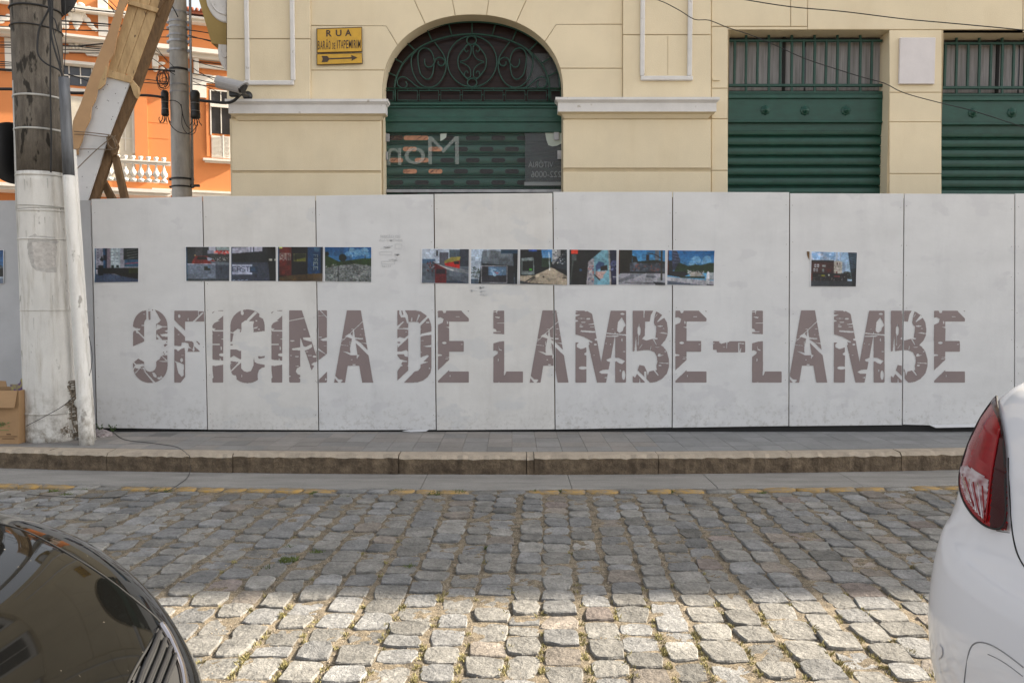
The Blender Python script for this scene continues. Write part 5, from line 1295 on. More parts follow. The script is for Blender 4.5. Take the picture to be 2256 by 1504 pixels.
# clear sheet and vinyl in front of the shutter
ws = rbox("shop_glass", (843, 292, 1239, 417), YG + 0.012, 0.003, M['clear'], bld)
Yv = YG + 0.008
rbox("grey_film", (1157, 293, 1238, 409), Yv, 0.001, M['film'], ws)
a = P(1157, 400, Yv - 0.002); b = P(1238, 411, Yv - 0.002)
rbox("white_strip", (1155, 401, 1236, 409), Yv - 0.003, 0.001, M['etched2'], ws)
pprism("torn_paper", [(1201,293),(1239,293),(1239,315),(1228,321),(1217,323),(1208,320),(1204,309)], Yv - 0.002, 0.001, mat("torn_paper", (0.42,0.47,0.42), 0.7), ws)
pprism("torn_paper", [(970,295),(984,294),(983,303),(975,309),(970,311)], Yv - 0.002, 0.001, mat("torn_paper", (0.42,0.47,0.42), 0.7), ws)
def vtext(t, x0, y0, x1, y1, m, bold=0.0):
    a = P(x0, y0, Yv - 0.003); b = P(x1, y1, Yv - 0.003)
    return text_mesh(t, a.x, b.x, b.z, a.z, Yv - 0.003, m, "vinyl_lettering", ws, flip=True, bold=bold)
vtext("M", 943, 301, 1011, 362, M['etched'], -0.012)
vtext("o", 891, 325, 937, 362, M['etched'], 0.0)
vtext("n", 853, 326, 884, 364, M['etched'], 0.0)
vtext("VITÓRIA", 1164, 353, 1219, 369, M['etched2'])
vtext("222-0006", 1170, 377, 1237, 391, M['etched2'])
for (x, y, s) in ((1226, 299, 1), (1234, 341, 1), (848, 342, 0), (852, 302, 0)):
    rbox("lock_plate", (x-6, y-10 if s else y-8, x+6, y+10), Yv - 0.02, 0.015, M['steel'], ws, 0.004)
# interior dark void behind so nothing shows through
box("inner_wall", XL + 0.41, XR - 0.41, YF + 0.455, YF + 0.47, zb, ZT - 0.5, M['dark'], bld)

# upper-floor windows (above the picture; seen in the reflections of the car bonnet)
for xc in (640, 1041, 1440, 1790, 2230):
    X = P(xc, 200, YF).x
    f = box("upper_window", X - 0.62, X + 0.62, YF - 0.06, YF - 0.001, 6.6, 9.2, M['white'], bld, 0.01)
    box("sash", X - 0.5, X - 0.02, YF - 0.065, YF - 0.061, 6.72, 9.08, M['oglass'], f)
    box("sash", X + 0.02, X + 0.5, YF - 0.065, YF - 0.061, 6.72, 9.08, M['oglass'], f)
# balcony seen at the top left, with its scroll corbels
Xc = P(500, 60, YF + 0.1).x
bal = pprism("side_balcony", [(434,-60),(438,0),(466,96),(499,99),(499,-60)], YF + 0.08, 2.2, M['olive'], bld)
cp = []
for t in np.linspace(0, PI/2, 9): cp.append((500 - 46*math.cos(t)*1.0, -8 + 58*math.sin(t)))
for k, Yc in enumerate((YF + 0.055,)):
    pprism("corbel", [(452,-40)] + cp + [(500,-40)], Yc, 0.09, M['white'], bld, 0.012)
    pprism("corbel", [(476,70),(484,76),(483,86),(481,96),(479,110),(481,128),(487,142),(494,152),(500,158),(500,70)], Yc + 0.03, 0.09, M['white'], bld, 0.012)
    ptube("corbel_scroll", [(488,100),(486,110),(489,121),(495,127),(499,122),(498,114),(494,112)], Yc + 0.027, 0.008, M['white'], bld, 6, sm=4)
    ptube("corbel_scroll", [(462,-4),(468,12),(480,26),(498,33)], Yc - 0.004, 0.011, M['white'], bld, 6, sm=4)

# ---------------- street name sign
Yn = YF - 0.03
sg = thing("street_sign", P(748, 143, Yn), "yellow enamel street sign reading RUA BARAO DE ITAPEMIRIM above an arrow", "street sign")
pprism("plate", [(697,63),(797.5,59.5),(798,114.5),(697.5,117.5)], Yn, 0.012, M['rust'], sg, 0.002)
pprism("name_plate", [(699,65),(796,61.5),(796.5,113),(699.5,115.5)], Yn - 0.003, 0.004, M['yellow'], sg, 0.001)
pprism("plate", [(697,119),(798,116.5),(799,140.5),(697.5,144)], Yn, 0.012, M['rust'], sg, 0.002)
pprism("arrow_plate", [(699,120.5),(797,118),(797.5,139),(699,142.3)], Yn - 0.003, 0.004, M['yellow'], sg, 0.001)
def stext(t, x0, y0, x1, y1, bold, sp=1.0, tl=0.035):
    a = P(x0, y0, Yn - 0.006); b = P(x1, y1, Yn - 0.006)
    return text_mesh(t, a.x, b.x, b.z, a.z, Yn - 0.005, M['signink'], "lettering", sg, bold=bold, tilt=tl, spacing=sp)
for ch, a, b in (('R',718.5,731),('U',739.5,752.5),('A',760,774.5)): stext(ch, a, 66.5 - (a-718)*0.03, b, 81 - (a-718)*0.03, 0.028, tl=0.0)
for ch, a, b in zip("BARÃO", (700,705.5,711.5,717.5,724), (704.6,710.8,716.8,723.3,728.3)):
    stext(ch, a, (90.5 if ch != 'Ã' else 87.3) - (a-700)*0.02, b, 109.5 - (a-700)*0.02, 0.01, tl=0)
for ch, a, b in zip("DE", (732,735.8), (735,738.8)): stext(ch, a, 94.5, b, 108.3, 0.008, tl=0)
for ch, a, b in zip("ITAPEMIRIM", (742.5,745.6,751,757,762.5,768.2,776,779.3,785.5,788.5), (744,750.5,756.4,761.7,767.2,774.8,777.6,784.6,787,794.5)):
    stext(ch, a, 89.0 - (a-742)*0.02, b, 107.3 - (a-742)*0.02, 0.01, tl=0)
pprism("arrow", [(708.5,123.5),(721,123.5),(725,128.5),(774.5,126.5),(773.5,121.5),(787.5,127.3),(774.5,134.5),(775,129.5),(725,131.5),(721,137),(708.5,137.5),(711,130.5)], Yn - 0.0055, 0.002, M['signink'], sg)

# ---------------- security camera on the corner
Yk = YF - 0.42
cc = thing("security_camera", P(548, 212, YP), "grey outdoor security camera on a black wall bracket at the building corner", "security camera")
a, b = P(479, 181, Yk), P(536, 195, Yk - 0.05)
ax = (b - a).normalized()
def housing(name, p, q, r, m_, w=1.0, z0=-1.0, ov=0.0):
    n = 20; bm = bmesh.new(); up = Vector((0, 0, 1)); t = (q - p).normalized(); s = t.cross(up).normalized(); u = s.cross(t)
    rings = []
    for pt in (p, q):
        rg = []
        for k in range(n):
            an = 2*PI*k/n; cz = math.sin(an); 
            if cz < z0: cz = z0
            rg.append(bm.verts.new(pt + s*math.cos(an)*r*w + u*cz*r + (t*ov*max(0, cz) if pt is q else Vector((0,0,0)))))
        rings.append(rg)
    for k in range(n): bm.faces.new((rings[0][k], rings[0][(k+1) % n], rings[1][(k+1) % n], rings[1][k]))
    bm.faces.new(rings[0]); bm.faces.new(rings[1][::-1])
    return bm_obj(name, bm, m_, cc, False)
housing("housing", a + ax*0.01 + Vector((0,0,-0.012)), b - ax*0.03 + Vector((0,0,-0.012)), 0.062, M['cctv'], 1.0, -0.85)
housing("sun_shield", a, b - ax*0.01, 0.071, M['cctv'], 1.0, -0.25, 0.05)
housing("lens_hood", b - ax*0.02 + Vector((0,0,-0.008)), b + ax*0.001 + Vector((0,0,-0.008)), 0.055, M['black'], 1.0, -0.8, 0.03)
m0 = P(514, 200, Yk)
box("mount", m0.x - 0.04, m0.x + 0.07, Yk - 0.03, Yk + 0.03, m0.z - 0.065, m0.z + 0.0, M['black'], cc, 0.006)
tube("arm", [P(522, 205, Yk), P(536, 208, YF - 0.25), P(546, 212, YP - 0.02)], 0.022, M['black'], cc, 10)
o = lathe("wall_plate", [(0.055,0),(0.055,0.012),(0.04,0.02),(0.03,0.045),(0.001,0.05)], M['black'], cc, 16, 'Y'); o.location = P(546, 212, YP)

# ================================================================== ORANGE BUILDING (across the side street)
OY = math.radians(22.5)
OD = Vector((math.cos(OY), math.sin(OY), 0)); ON = Vector((math.sin(OY), -math.cos(OY), 0))
r0 = ray(370, 400); OO = Vector((0, 0, CAMH)) + r0*(25.0/r0.y)
def OP(px, py, off=0.0):
    d = ray(px, py); o_ = Vector((0, 0, CAMH)); q = OO + ON*off
    k = (q - o_).dot(ON)/d.dot(ON); return o_ + d*k
def ouz(p): return (p - OO).dot(OD), p.z
def ow(u, z, off): return OO + OD*u + ON*off + Vector((0, 0, z - OO.z))
ob_ = thing("orange_building", ow(-4, 0.1, 0), "orange townhouse with white stucco ornament and a balustraded balcony, across the side street", "building")
c1 = lambda x, y: (x/3.342, y/3.342)
def oprism(name, px, off, th, m_, parent=ob_, crop=True, rect=True, bev=0.0):
    "polygon from photo, front face at off, thickness th"
    pts = [ouz(OP(*(c1(x, y) if crop else (x, y)), off)) for x, y in px]
    if rect and len(pts) == 4:
        u0 = (pts[0][0]+pts[3][0])/2; u1 = (pts[1][0]+pts[2][0])/2; z1 = (pts[0][1]+pts[1][1])/2; z0 = (pts[2][1]+pts[3][1])/2
        pts = [(u0,z1),(u1,z1),(u1,z0),(u0,z0)]
    bm = bmesh.new()
    A = [bm.verts.new(ow(u, z, off)) for u, z in pts]; B = [bm.verts.new(ow(u, z, off - th)) for u, z in pts]
    f = bm.faces.new(A); bm.faces.new(B[::-1]); n = len(A)
    for i in range(n): bm.faces.new((A[i], B[i], B[(i+1) % n], A[(i+1) % n]))
    if bev: bmesh.ops.bevel(bm, geom=f.edges[:], offset=bev, segments=1, affect='EDGES')
    bm.normal_update(); bmesh.ops.triangulate(bm, faces=[q for q in bm.faces if len(q.verts) > 4])
    return bm_obj(name, bm, M[m_] if isinstance(m_, str) else m_, parent)
def orect(name, x0, y0, x1, y1, off, th, m_, parent=ob_, slope=0.065, bev=0.0):
    dy = (x1-x0)*slope if y0 < 2200 else 0
    sl = lambda x, y: y + (x - x0)*(2200 - y)/19300.0
    return oprism(name, [(x0,y0),(x1,sl(x1,y0)),(x1,sl(x1,y1)),(x0,y1)], off, th, m_, parent, True, True, bev)
def owall(u0, u1, z0, z1, off, th, m_, name="wall"):
    bm = bmesh.new(); A = [bm.verts.new(ow(u, z, off)) for u, z in ((u0,z0),(u1,z0),(u1,z1),(u0,z1))]; B = [bm.verts.new(ow(u, z, off-th)) for u, z in ((u0,z0),(u1,z0),(u1,z1),(u0,z1))]
    bm.faces.new(A); bm.faces.new(B[::-1])
    for i in range(4): bm.faces.new((A[i], B[i], B[(i+1) % 4], A[(i+1) % 4]))
    return bm_obj(name, bm, M[m_], ob_)
uR, zR = ouz(OP(*c1(1250, 95)))
zEave = ouz(OP(*c1(1430, 118)))[1]
owall(-8.5, uR + 0.0, 0.1, 10.6, 0, 0.35, 'orange')
owall(uR, 7.5, 0.1, zEave, 0, 0.35, 'orange')
owall(-8.5, 7.5, 0.1, zEave - 0.2, -8.0, 0.3, 'orange', "rear_wall")
# roof
zr = zEave + 0.02
bm = bmesh.new(); A = [bm.verts.new(p) for p in (ow(uR+0.02, zr, 0.45), ow(7.6, zr, 0.45), ow(7.6, zr + 0.9, -3.5), ow(uR+0.02, zr + 0.9, -3.5))]; bm.faces.new(A)
B = [bm.verts.new(v.co - Vector((0,0,0.1))) for v in A]; bm.faces.new(B[::-1])
for i in range(4): bm.faces.new((A[i], B[i], B[(i+1) % 4], A[(i+1) % 4]))
rf = bm_obj("roof", bm, M['rooftile'], ob_)
tl_ = None
for i in range(60):
    u = uR + 0.1 + i*0.13
    if u > 7.5: break
    tube("roof_tile", [ow(u, zr + 0.02, 0.5), ow(u, zr + 0.9 + 0.02, -3.45)], 0.055, M['rooftile'], rf, 6)
orect("eaves_cornice", 1180, 92, 1760, 106, 0.42, 0.42, 'owhite'); orect("eaves_cornice", 1180, 108, 1760, 136, 0.30, 0.30, 'owhite')
# big cornice
orect("cornice", -120, 182, 1110, 200, 0.55, 0.55, 'owhite'); orect("cornice", -120, 203, 1110, 235, 0.38, 0.38, 'owhite')
# coping and pedestals of the parapet
orect("coping", -120, -40, 1110, -6, 0.30, 0.30, 'owhite')
orect("pilaster", 722, -10, 795, 262, 0.10, 0.10, 'owhite'); orect("pilaster", -60, -20, -10, 190, 0.10, 0.10, 'owhite')
# frieze
oprism("frieze", [(425,332),(505,336),(505,312),(540,318),(625,322),(628,345),(760,352),(760,418),(640,408),(620,385),(505,380),(505,392),(425,386)], 0.10, 0.10, 'owhite', rect=False)
orect("frieze", 1120, 318, 1760, 350, 0.45, 0.45, 'owhite'); orect("frieze", 1120, 353, 1760, 392, 0.28, 0.28, 'owhite')
orect("band", 1462, 470, 1760, 497, 0.12, 0.12, 'owhite')
orect("console", 1425, 372, 1464, 545, 0.22, 0.22, 'owhite', bev=0.02); orect("console", 1118, 400, 1165, 490, 0.22, 0.22, 'owhite', bev=0.02)
orect("window_head", 1410, 540, 1560, 600, 0.10, 0.10, 'owhite'); orect("window_head", 1410, 600, 1520, 712, 0.10, 0.10, 'owhite'); orect("window_head", 1540, 555, 1760, 610, 0.101, 0.10, 'owhite')
orect("pilaster", 35, 278, 92, 520, 0.10, 0.10, 'owhite'); orect("hood", 455, 440, 720, 462, 0.25, 0.25, 'owhite')
# relief ornament: cartouche and swags (one lumpy moulding each)
def relief(name, blobs, off=0.06):
    bm = bmesh.new()
    for (x, y, rx, ry, rot) in blobs:
        c_ = OP(*c1(x, y), off); e1 = (OP(*c1(x+rx, y), off) - c_).length; e2 = (OP(*c1(x, y+ry), off) - c_).length
        Mx = Matrix.Translation(c_) @ Matrix(((OD.x, 0, ON.x, 0), (OD.y, 0, ON.y, 0), (0, 1, 0, 0), (0, 0, 0, 1))) @ Matrix.Rotation(rot, 4, 'Z') @ Matrix.Diagonal((e1, e2, 0.07, 1))
        bmesh.ops.create_icosphere(bm, subdivisions=2, radius=1.0, matrix=Mx)
    return bm_obj(name, bm, M['owhite'], ob_, True)
relief("cartouche", [(565,120,52,75,0),(565,60,40,28,0),(540,35,30,18,.4),(598,38,30,18,-.4),(565,185,26,30,0),(520,100,22,50,.3),(612,100,22,50,-.3),(565,215,12,16,0),(500,70,26,12,.4),(632,72,26,12,-.4),(660,58,26,8,-.2)])
relief("swag", [(470,170,40,22,.2),(440,190,30,26,.1),(500,140,28,20,.6),(485,195,26,20,-.2)])
relief("swag", [(640,150,30,24,-.6),(668,185,34,22,-.7),(695,215,30,16,-.5),(625,125,18,16,0)])
relief("swag", [(30,140,45,20,.1),(5,160,30,16,.1),(60,120,20,16,0)])
relief("keystone", [(565,330,18,38,0),(535,345,14,26,.4),(595,345,14,26,-.4),(515,350,10,14,.5),(615,350,10,14,-.5)], 0.12)
relief("scroll_console", [(1150,430,20,30,0),(1180,470,40,14,.2),(1145,510,22,22,0),(1195,510,22,18,0)], 0.10)
relief("base_ornament", [(1200,1420,35,16,0),(1195,1450,24,22,0),(1225,1445,14,18,0)], 0.14)
# windows
def owin(name, x0, y0, x1, y1, cols, rows, fr=10, m_='oglass'):
    w = orect(name, x0, y0, x1, y1, 0.02, 0.03, m_)
    orect("frame", x0-fr, y0-fr, x0, y1+fr, 0.07, 0.07, 'owhite', w); orect("frame", x1, y0-fr, x1+fr, y1+fr, 0.07, 0.07, 'owhite', w)
    orect("frame", x0, y0-fr, x1, y0, 0.068, 0.06, 'owhite', w)
    for i in range(1, cols): xx = x0 + (x1-x0)*i/cols; orect("glazing_bar", xx-3.5, y0, xx+3.5, y1, 0.045, 0.03, 'owhite', w)
    for y in rows: orect("glazing_bar", x0, y-3.5, x1, y+3.5, 0.044, 0.03, 'owhite', w)
    return w
owin("window", 425, 478, 760, 620, 4, [548], 12)
orect("door_panel", 425, 640, 760, 676, 0.05, 0.05, 'owhite'); orect("door_panel", 425, 700, 1000, 1290, 0.03, 0.03, mat("cream_shutter", (0.50,0.46,0.38), 0.7, var=0.1, vs=4))
owin("window", 868, 700, 972, 1108, 2, [855, 1015], 18)
orect("pilaster", 992, 640, 1088, 1330, 0.10, 0.10, 'orange')
for y in (600, 710, 900, 1015): orect("joint", 1090, y, 1240, y+2.5, 0.004, 0.004, mat("orange_joint", (0.42,0.13,0.03), 0.9))
owin("window", 1556, 668, 1700, 982, 2, [755], 9); orect("transom", 1548, 755, 1712, 785, 0.10, 0.06, 'owhite')
sh2 = orect("shutter", 1556, 998, 1700, 1160, 0.03, 0.03, 'owhite')
for a, b in ((1556,1640),(1652,1700)):
    y = 1006
    while y < 1150:
        orect("louvre", a+6, y, b-4, y+4.2, 0.055, 0.02, 'owhite', sh2); y += 9.2
orect("shutter_stile", 1640, 995, 1652, 1162, 0.06, 0.03, 'owhite', sh2)
orect("sill", 1496, 1163, 1760, 1178, 0.20, 0.20, 'owhite'); orect("sill", 1508, 1180, 1760, 1194, 0.12, 0.12, 'owhite')
orect("pilaster", 1518, 600, 1540, 1150, 0.06, 0.06, 'orange')
orect("string_course", 1120, 1386, 1760, 1402, 0.14, 0.14, 'owhite'); orect("string_course", 1120, 1404, 1760, 1432, 0.09, 0.09, 'owhite')
orect("pilaster", 1172, 1392, 1250, 1480, 0.10, 0.10, 'owhite'); 
# balcony with balustrade
bal2 = orect("balcony", -120, 1336, 1256, 1362, 0.95, 0.95, 'owhite')
orect("balcony_edge", -120, 1366, 1256, 1388, 0.85, 0.85, 'owhite', bal2); orect("rail", -120, 1112, 1256, 1124, 0.93, 0.20, 'owhite', bal2); orect("rail", -120, 1127, 1256, 1143, 0.89, 0.12, 'owhite', bal2)
orect("thin_moulding", 850, 1402, 1180, 1410, 0.06, 0.06, 'owhite'); 
zb0 = ouz(OP(*c1(1000, 1338), 0.85))[1]; zb1 = ouz(OP(*c1(1000, 1150), 0.85))[1]; hb = zb1 - zb0
pf = [(0.11,0),(0.11,0.10),(0.075,0.12),(0.045,0.17),(0.085,0.23),(0.115,0.30),(0.10,0.38),(0.055,0.48),(0.035,0.60),(0.035,0.80),(0.065,0.86),(0.045,0.88),(0.07,0.92),(0.07,1.0)]
first = None
for k in range(-16, 8):
    x = 1039 + k*56.4
    if x < -60 or x > 1250: continue
    p = OP(*c1(x, 1338), 0.85); p.z = zb0
    if first is None: first = lathe("baluster", [(r*0.92, h*hb) for r, h in pf], M['owhite'], bal2, 14); first.location = p
    else: inst(first, "baluster", p, bal2)
# ================================================================== BIG UTILITY POLE, LEFT
def cone_between(name, p0, p1, r0, r1, m_, parent, seg=40, zs=12, jit=0.0, seed=0):
    r = random.Random(seed); vs, fs = [], []
    for i in range(zs + 1):
        t = i/zs; c = p0.lerp(p1, t); rr_ = r0 + (r1 - r0)*t
        for k in range(seg):
            a = 2*PI*k/seg; q = rr_*(1 + r.uniform(-jit, jit))
            vs.append((c.x + q*math.cos(a), c.y + q*math.sin(a), c.z))
    for i in range(zs):
        for k in range(seg): fs.append((i*seg+k, i*seg+(k+1) % seg, (i+1)*seg+(k+1) % seg, (i+1)*seg+k))
    fs.append(tuple(range(seg))[::-1]); fs.append(tuple(zs*seg+k for k in range(seg)))
    return mesh(name, vs, fs, m_, parent, True)
YPO = 7.78
pb = P(116, 968, YPO); pt0 = P(78, 0, YPO); pb.z = Z_PV - 0.03
# extend upwards along the same axis
axis = (pt0 - P(116, 968, YPO))
top = pt0 + axis*0.9
mid = P(92, 383, YPO)
pole = thing("utility_pole", (pb.x, YPO, Z_PV), "big stained concrete utility pole with a white painted base, at the kerb on the left", "utility pole")
def pr(z):   # radius & centre at height z
    t = (z - pb.z)/(pt0.z - pb.z); return 0.232 + (0.208 - 0.232)*t, pb.lerp(pt0, t)
r_, c_ = pr(mid.z)
cone_between("painted_base", pb, c_, 0.234, r_ + 0.0015, M['polew'], pole, 48, 26, 0.006, 2)
rt, ct_ = pr(pt0.z); 
cone_between("shaft", c_ + Vector((0,0,0.001)), pb.lerp(pt0, 1.9), r_ - 0.001, rt*0.92, M['poled'], pole, 48, 10, 0.002, 3)
def strap(name, ypx, m_, rad, h=0.0, parent=pole, tilt=0.0, w=0.012, a0=0, a1=2*PI):
    z = P(90, ypx, YPO - 0.2).z; r, c = pr(z)
    pts = [(c.x + (r+rad*0.6)*math.cos(a0 + (a1-a0)*k/36), c.y + (r+rad*0.6)*math.sin(a0 + (a1-a0)*k/36), z + tilt*math.cos(a0 + (a1-a0)*k/36)) for k in range(36 if a1-a0 > 6 else 37)]
    bm = bmesh.new()
    ring_i = [bm.verts.new(p) for p in pts]; 
    ring_j = [bm.verts.new((p[0], p[1], p[2] + w)) for p in pts]
    n = len(pts)
    for k in range(n if a1-a0 > 6 else n-1): bm.faces.new((ring_i[k], ring_i[(k+1) % n], ring_j[(k+1) % n], ring_j[k]))
    o = bm_obj(name, bm, m_, parent, True); md = o.modifiers.new("s", 'SOLIDIFY'); md.thickness = 0.004; md.offset = 1
    return o
M['strapgrey'] = mat("painted_strap", (0.42, 0.41, 0.38), 0.6, var=0.15, vs=10)
strap("strap", 210, M['strapgrey'], 0.006, w=0.018); strap("strap", 284, M['strapgrey'], 0.006, w=0.018); strap("strap", 385, M['polew'], 0.006, w=0.016)
strap("strap", 464, M['polew'], 0.006, w=0.014); strap("strap", 527, M['polew'], 0.006, w=0.014); strap("strap", 684, M['polew'], 0.005, w=0.008); strap("strap", 914, M['polew'], 0.006, w=0.018)
def ringcable(ypx, tilt, r0_=0.007, m_=None):
    z = P(90, ypx, YPO - 0.2).z; r, c = pr(z)
    tube("cable_tie", [(c.x + (r+0.008)*math.cos(2*PI*k/30), c.y + (r+0.008)*math.sin(2*PI*k/30), z + tilt*math.cos(2*PI*k/30)) for k in range(30)], r0_, m_ or M['cable'], pole, 5, True)
ringcable(9, -0.0, 0.009); ringcable(52, -0.01, 0.006); ringcable(452, -0.008, 0.003, M['strapgrey']); ringcable(458, 0.01, 0.0025, M['strapgrey'])
Yfr = lambda px, py: YPO - 0.21
# trunking on the left
tube("conduit", [P(31, 178, YPO-0.14), P(38, 449, YPO-0.15), P(44, 560, YPO-0.155), P(54, 702, YPO-0.16)], 0.016, M['strapgrey'], pole, 8)
# vertical scars where strips peeled
bm = bmesh.new(); rs = random.Random(12)
for (x, y, l) in ((56,395,26),(70,392,22),(100,392,22),(119,395,20),(62,400,10),(78,474,28),(118,455,22),(124,458,28),(97,478,14),(122,500,14),(60,508,18),(112,650,20),(78,700,26),(74,660,12)):
    p = P(x, y, YPO - 0.2); q = P(x+1, y+l, YPO - 0.2)
    for e in (0,):
        r, c = pr(p.z); dx = p.x - c.x; d = math.sqrt(max(0, (r+0.0035)**2 - dx*dx))
        r2, c2 = pr(q.z); dx2 = q.x - c2.x; d2 = math.sqrt(max(0, (r2+0.0035)**2 - dx2*dx2))
        w = 0.0028
        bm.faces.new([bm.verts.new(v) for v in ((p.x-w, c.y-d, p.z), (p.x+w, c.y-d, p.z), (q.x+w*0.4, c2.y-d2, q.z), (q.x-w*0.4, c2.y-d2, q.z))])
bm_obj("peeled_mark", bm, M['strapgrey'], pole)['kind'] = 'stuff'
# surface patch on the pole following its curvature
def patch(name, pts, m_, off=0.003, n=1, relief_=0.0, seed=0):
    r = random.Random(seed); vs = []
    x0, x1 = min(p[0] for p in pts), max(p[0] for p in pts); y0, y1 = min(p[1] for p in pts), max(p[1] for p in pts)
    NX = max(3, int((x1-x0)/1.6)); NY = max(3, int((y1-y0)/1.6)); idx = {}; fs = []
    for j in range(NY+1):
        for i in range(NX+1):
            p = P(x0+(x1-x0)*i/NX, y0+(y1-y0)*j/NY, YPO - 0.2); rr_, c = pr(p.z); dx = p.x - c.x
            d = math.sqrt(max(0.0, (rr_+off+r.uniform(-relief_, relief_))**2 - dx*dx)); vs.append((p.x, c.y - d, p.z))
    for j in range(NY):
        for i in range(NX):
            cx = x0+(x1-x0)*(i+.5)/NX; cy = y0+(y1-y0)*(j+.5)/NY
            if pip(np.array([cx]), np.array([cy]), pts)[0]: fs.append((j*(NX+1)+i, (j+1)*(NX+1)+i, (j+1)*(NX+1)+i+1, j*(NX+1)+i+1))
    return mesh(name, vs, fs, m_, pole, True)
M['gluegrey'] = mat("glue_residue", (0.34, 0.32, 0.30), 0.85, col2=(0.55,0.53,0.50), vs=18, bump=0.4, bs=40)
M['rotten'] = mat("spalled_concrete", (0.06, 0.045, 0.032), 0.95, col2=(0.30,0.25,0.19), vs=22, bump=1.0, bs=45, detail=8)
patch("glue_patch", [(66,522),(80,515),(86,520),(112,521),(118,530),(114,540),(116,600),(104,600),(96,598),(84,597),(72,585),(65,560),(63,540)], M['gluegrey'], 0.0028, seed=1)
patch("paper_remnant", [(74,534),(95,532),(114,536),(116,545),(114,588),(104,592),(92,590),(80,586),(77,560)], mat("old_paper", (0.60,0.57,0.53), 0.8, col2=(0.42,0.39,0.36), vs=30, bump=0.4, bs=50), 0.0045, seed=2)
patch("broken_concrete", [(136,842),(146,840),(149,850),(148,870),(151,885),(160,885),(166,900),(170,912),(168,930),(170,960),(160,972),(143,970),(141,952),(146,938),(138,925),(140,912),(134,893),(140,880),(136,862)], M['rotten'], 0.004, relief_=0.007, seed=3)
patch("broken_concrete", [(128,945),(138,940),(140,956),(134,962),(130,955)], M['rotten'], 0.004, relief_=0.006, seed=5)
rs = random.Random(6)
for (x, y, s_) in ((147,908,.014),(163,890,.028),(166,876,.018),(158,948,.018),(149,960,.013)):
    p = P(x, y, YPO - 0.19)
    bm = bmesh.new(); bmesh.ops.create_icosphere(bm, subdivisions=1, radius=s_, matrix=Matrix.Translation((p.x, YPO - 0.17 + 0.03*(x-146)/20, p.z)) @ Matrix.Diagonal((0.7,0.7,1.5,1)))
    for v in bm.verts: v.co += Vector((rs.uniform(-.004,.004), rs.uniform(-.004,.004), rs.uniform(-.004,.004)))
    bm_obj("concrete_fragment", bm, M['polew'], pole)
tube("exposed_bar", [P(150,850,YPO-.19), P(160,880,YPO-.19), P(157,910,YPO-.19), P(164,950,YPO-.19)], 0.006, M['rotten'], pole, 6, sm=3)
# cables running down the pole
Yc_ = YPO - 0.225
for pts, r in (([(104,-60),(106,0),(110,30),(111,110),(111,200),(113,300),(112,380)], 0.007), ([(112,-60),(112,0),(108,20),(88,60),(83,90),(83,115),(90,130),(104,142),(122,150),(134,158),(138,172)], 0.0085), ([(113,-60),(113,30),(112,60),(115,88),(123,118),(130,140),(137,165)], 0.0085), ([(106,-60),(110,25),(121,44),(126,62),(130,70)], 0.006), ([(144,-20),(144,30),(145.5,60),(144,110),(141,160)], 0.004), ([(118,-60),(116,40),(118,70),(128,110),(135,150)], 0.005)):
    ptube("cable", pts, Yc_, r, M['cable'], pole, 6, sm=5)
ptube("wire_loop", [(150,22),(158,27),(165,25),(163,18),(156,14),(150,16)], YPO - 0.1, 0.003, M['cable'], pole, 4, sm=4)
# conduit pipes at the right
Yp1 = YPO - 0.20
a, b, c = P(141, 172, Yp1), P(151.5, 387, Yp1), P(191, 958, Yp1 - 0.1)
c.z = Z_PV
cone_between("riser_pipe", b + Vector((0,0,0.002)), a, 0.050, 0.046, M['zinc'], pole, 20, 3)
cone_between("painted_pipe", c, b, 0.064, 0.051, M['polew'], pole, 24, 12, 0.006, 8)
a2, c2 = P(160, 330, Yp1 + 0.12), P(203, 952, Yp1 + 0.14); c2.z = Z_PV
cone_between("thin_pipe", c2, a2, 0.034, 0.030, M['polew'], pole, 16, 5, 0.004, 9)
ptube("cable", [(134,178),(148,386),(171,700),(186,950)], Yp1 + 0.06, 0.008, M['cable'], pole, 6, sm=3)
ptube("wire", [(58,938),(100,916),(140,893),(168,868),(188,845),(200,815),(203,780),(198,750),(196,740)], YPO - 0.27, 0.003, M['cable'], pole, 5, sm=4)

# round sign backs on the pole
def disc(name_label, px, py, Y, rad, rotz, bracket_to):
    c_ = P(px, py, Y)
    t = thing("round_sign", c_, name_label, "traffic sign", "round traffic signs seen from behind on the big pole")
    R_ = Matrix.Rotation(rotz, 4, 'Z')
    vs, fs = [], []; n = 48
    for rr_, d in ((0.001, 0.0), (rad*0.98, 0.0), (rad, 0.004), (rad, 0.012), (rad*0.985, 0.014), (0.001, 0.014)):
        for k in range(n):
            q = R_ @ Vector((rr_*math.cos(2*PI*k/n), d, rr_*math.sin(2*PI*k/n))); vs.append(c_ + q)
    for i in range(5):
        for k in range(n): fs.append((i*n+k, i*n+(k+1) % n, (i+1)*n+(k+1) % n, (i+1)*n+k))
    mesh("disc", vs, fs, M['black'], t, True)
    tube("bracket", [c_, c_ + Vector(bracket_to)], 0.012, M['black'], t, 6)
    return t
disc("black back of a round sign beside the pole, mid-height at the left edge", 31, 338, YPO + 0.02, 0.287, math.radians(62), (0.14, 0.05, 0))
disc("black back of a round sign at the top of the picture, right of the pole", 102, -24, YPO + 0.30, 0.282, math.radians(12), (0.0, -0.12, 0))

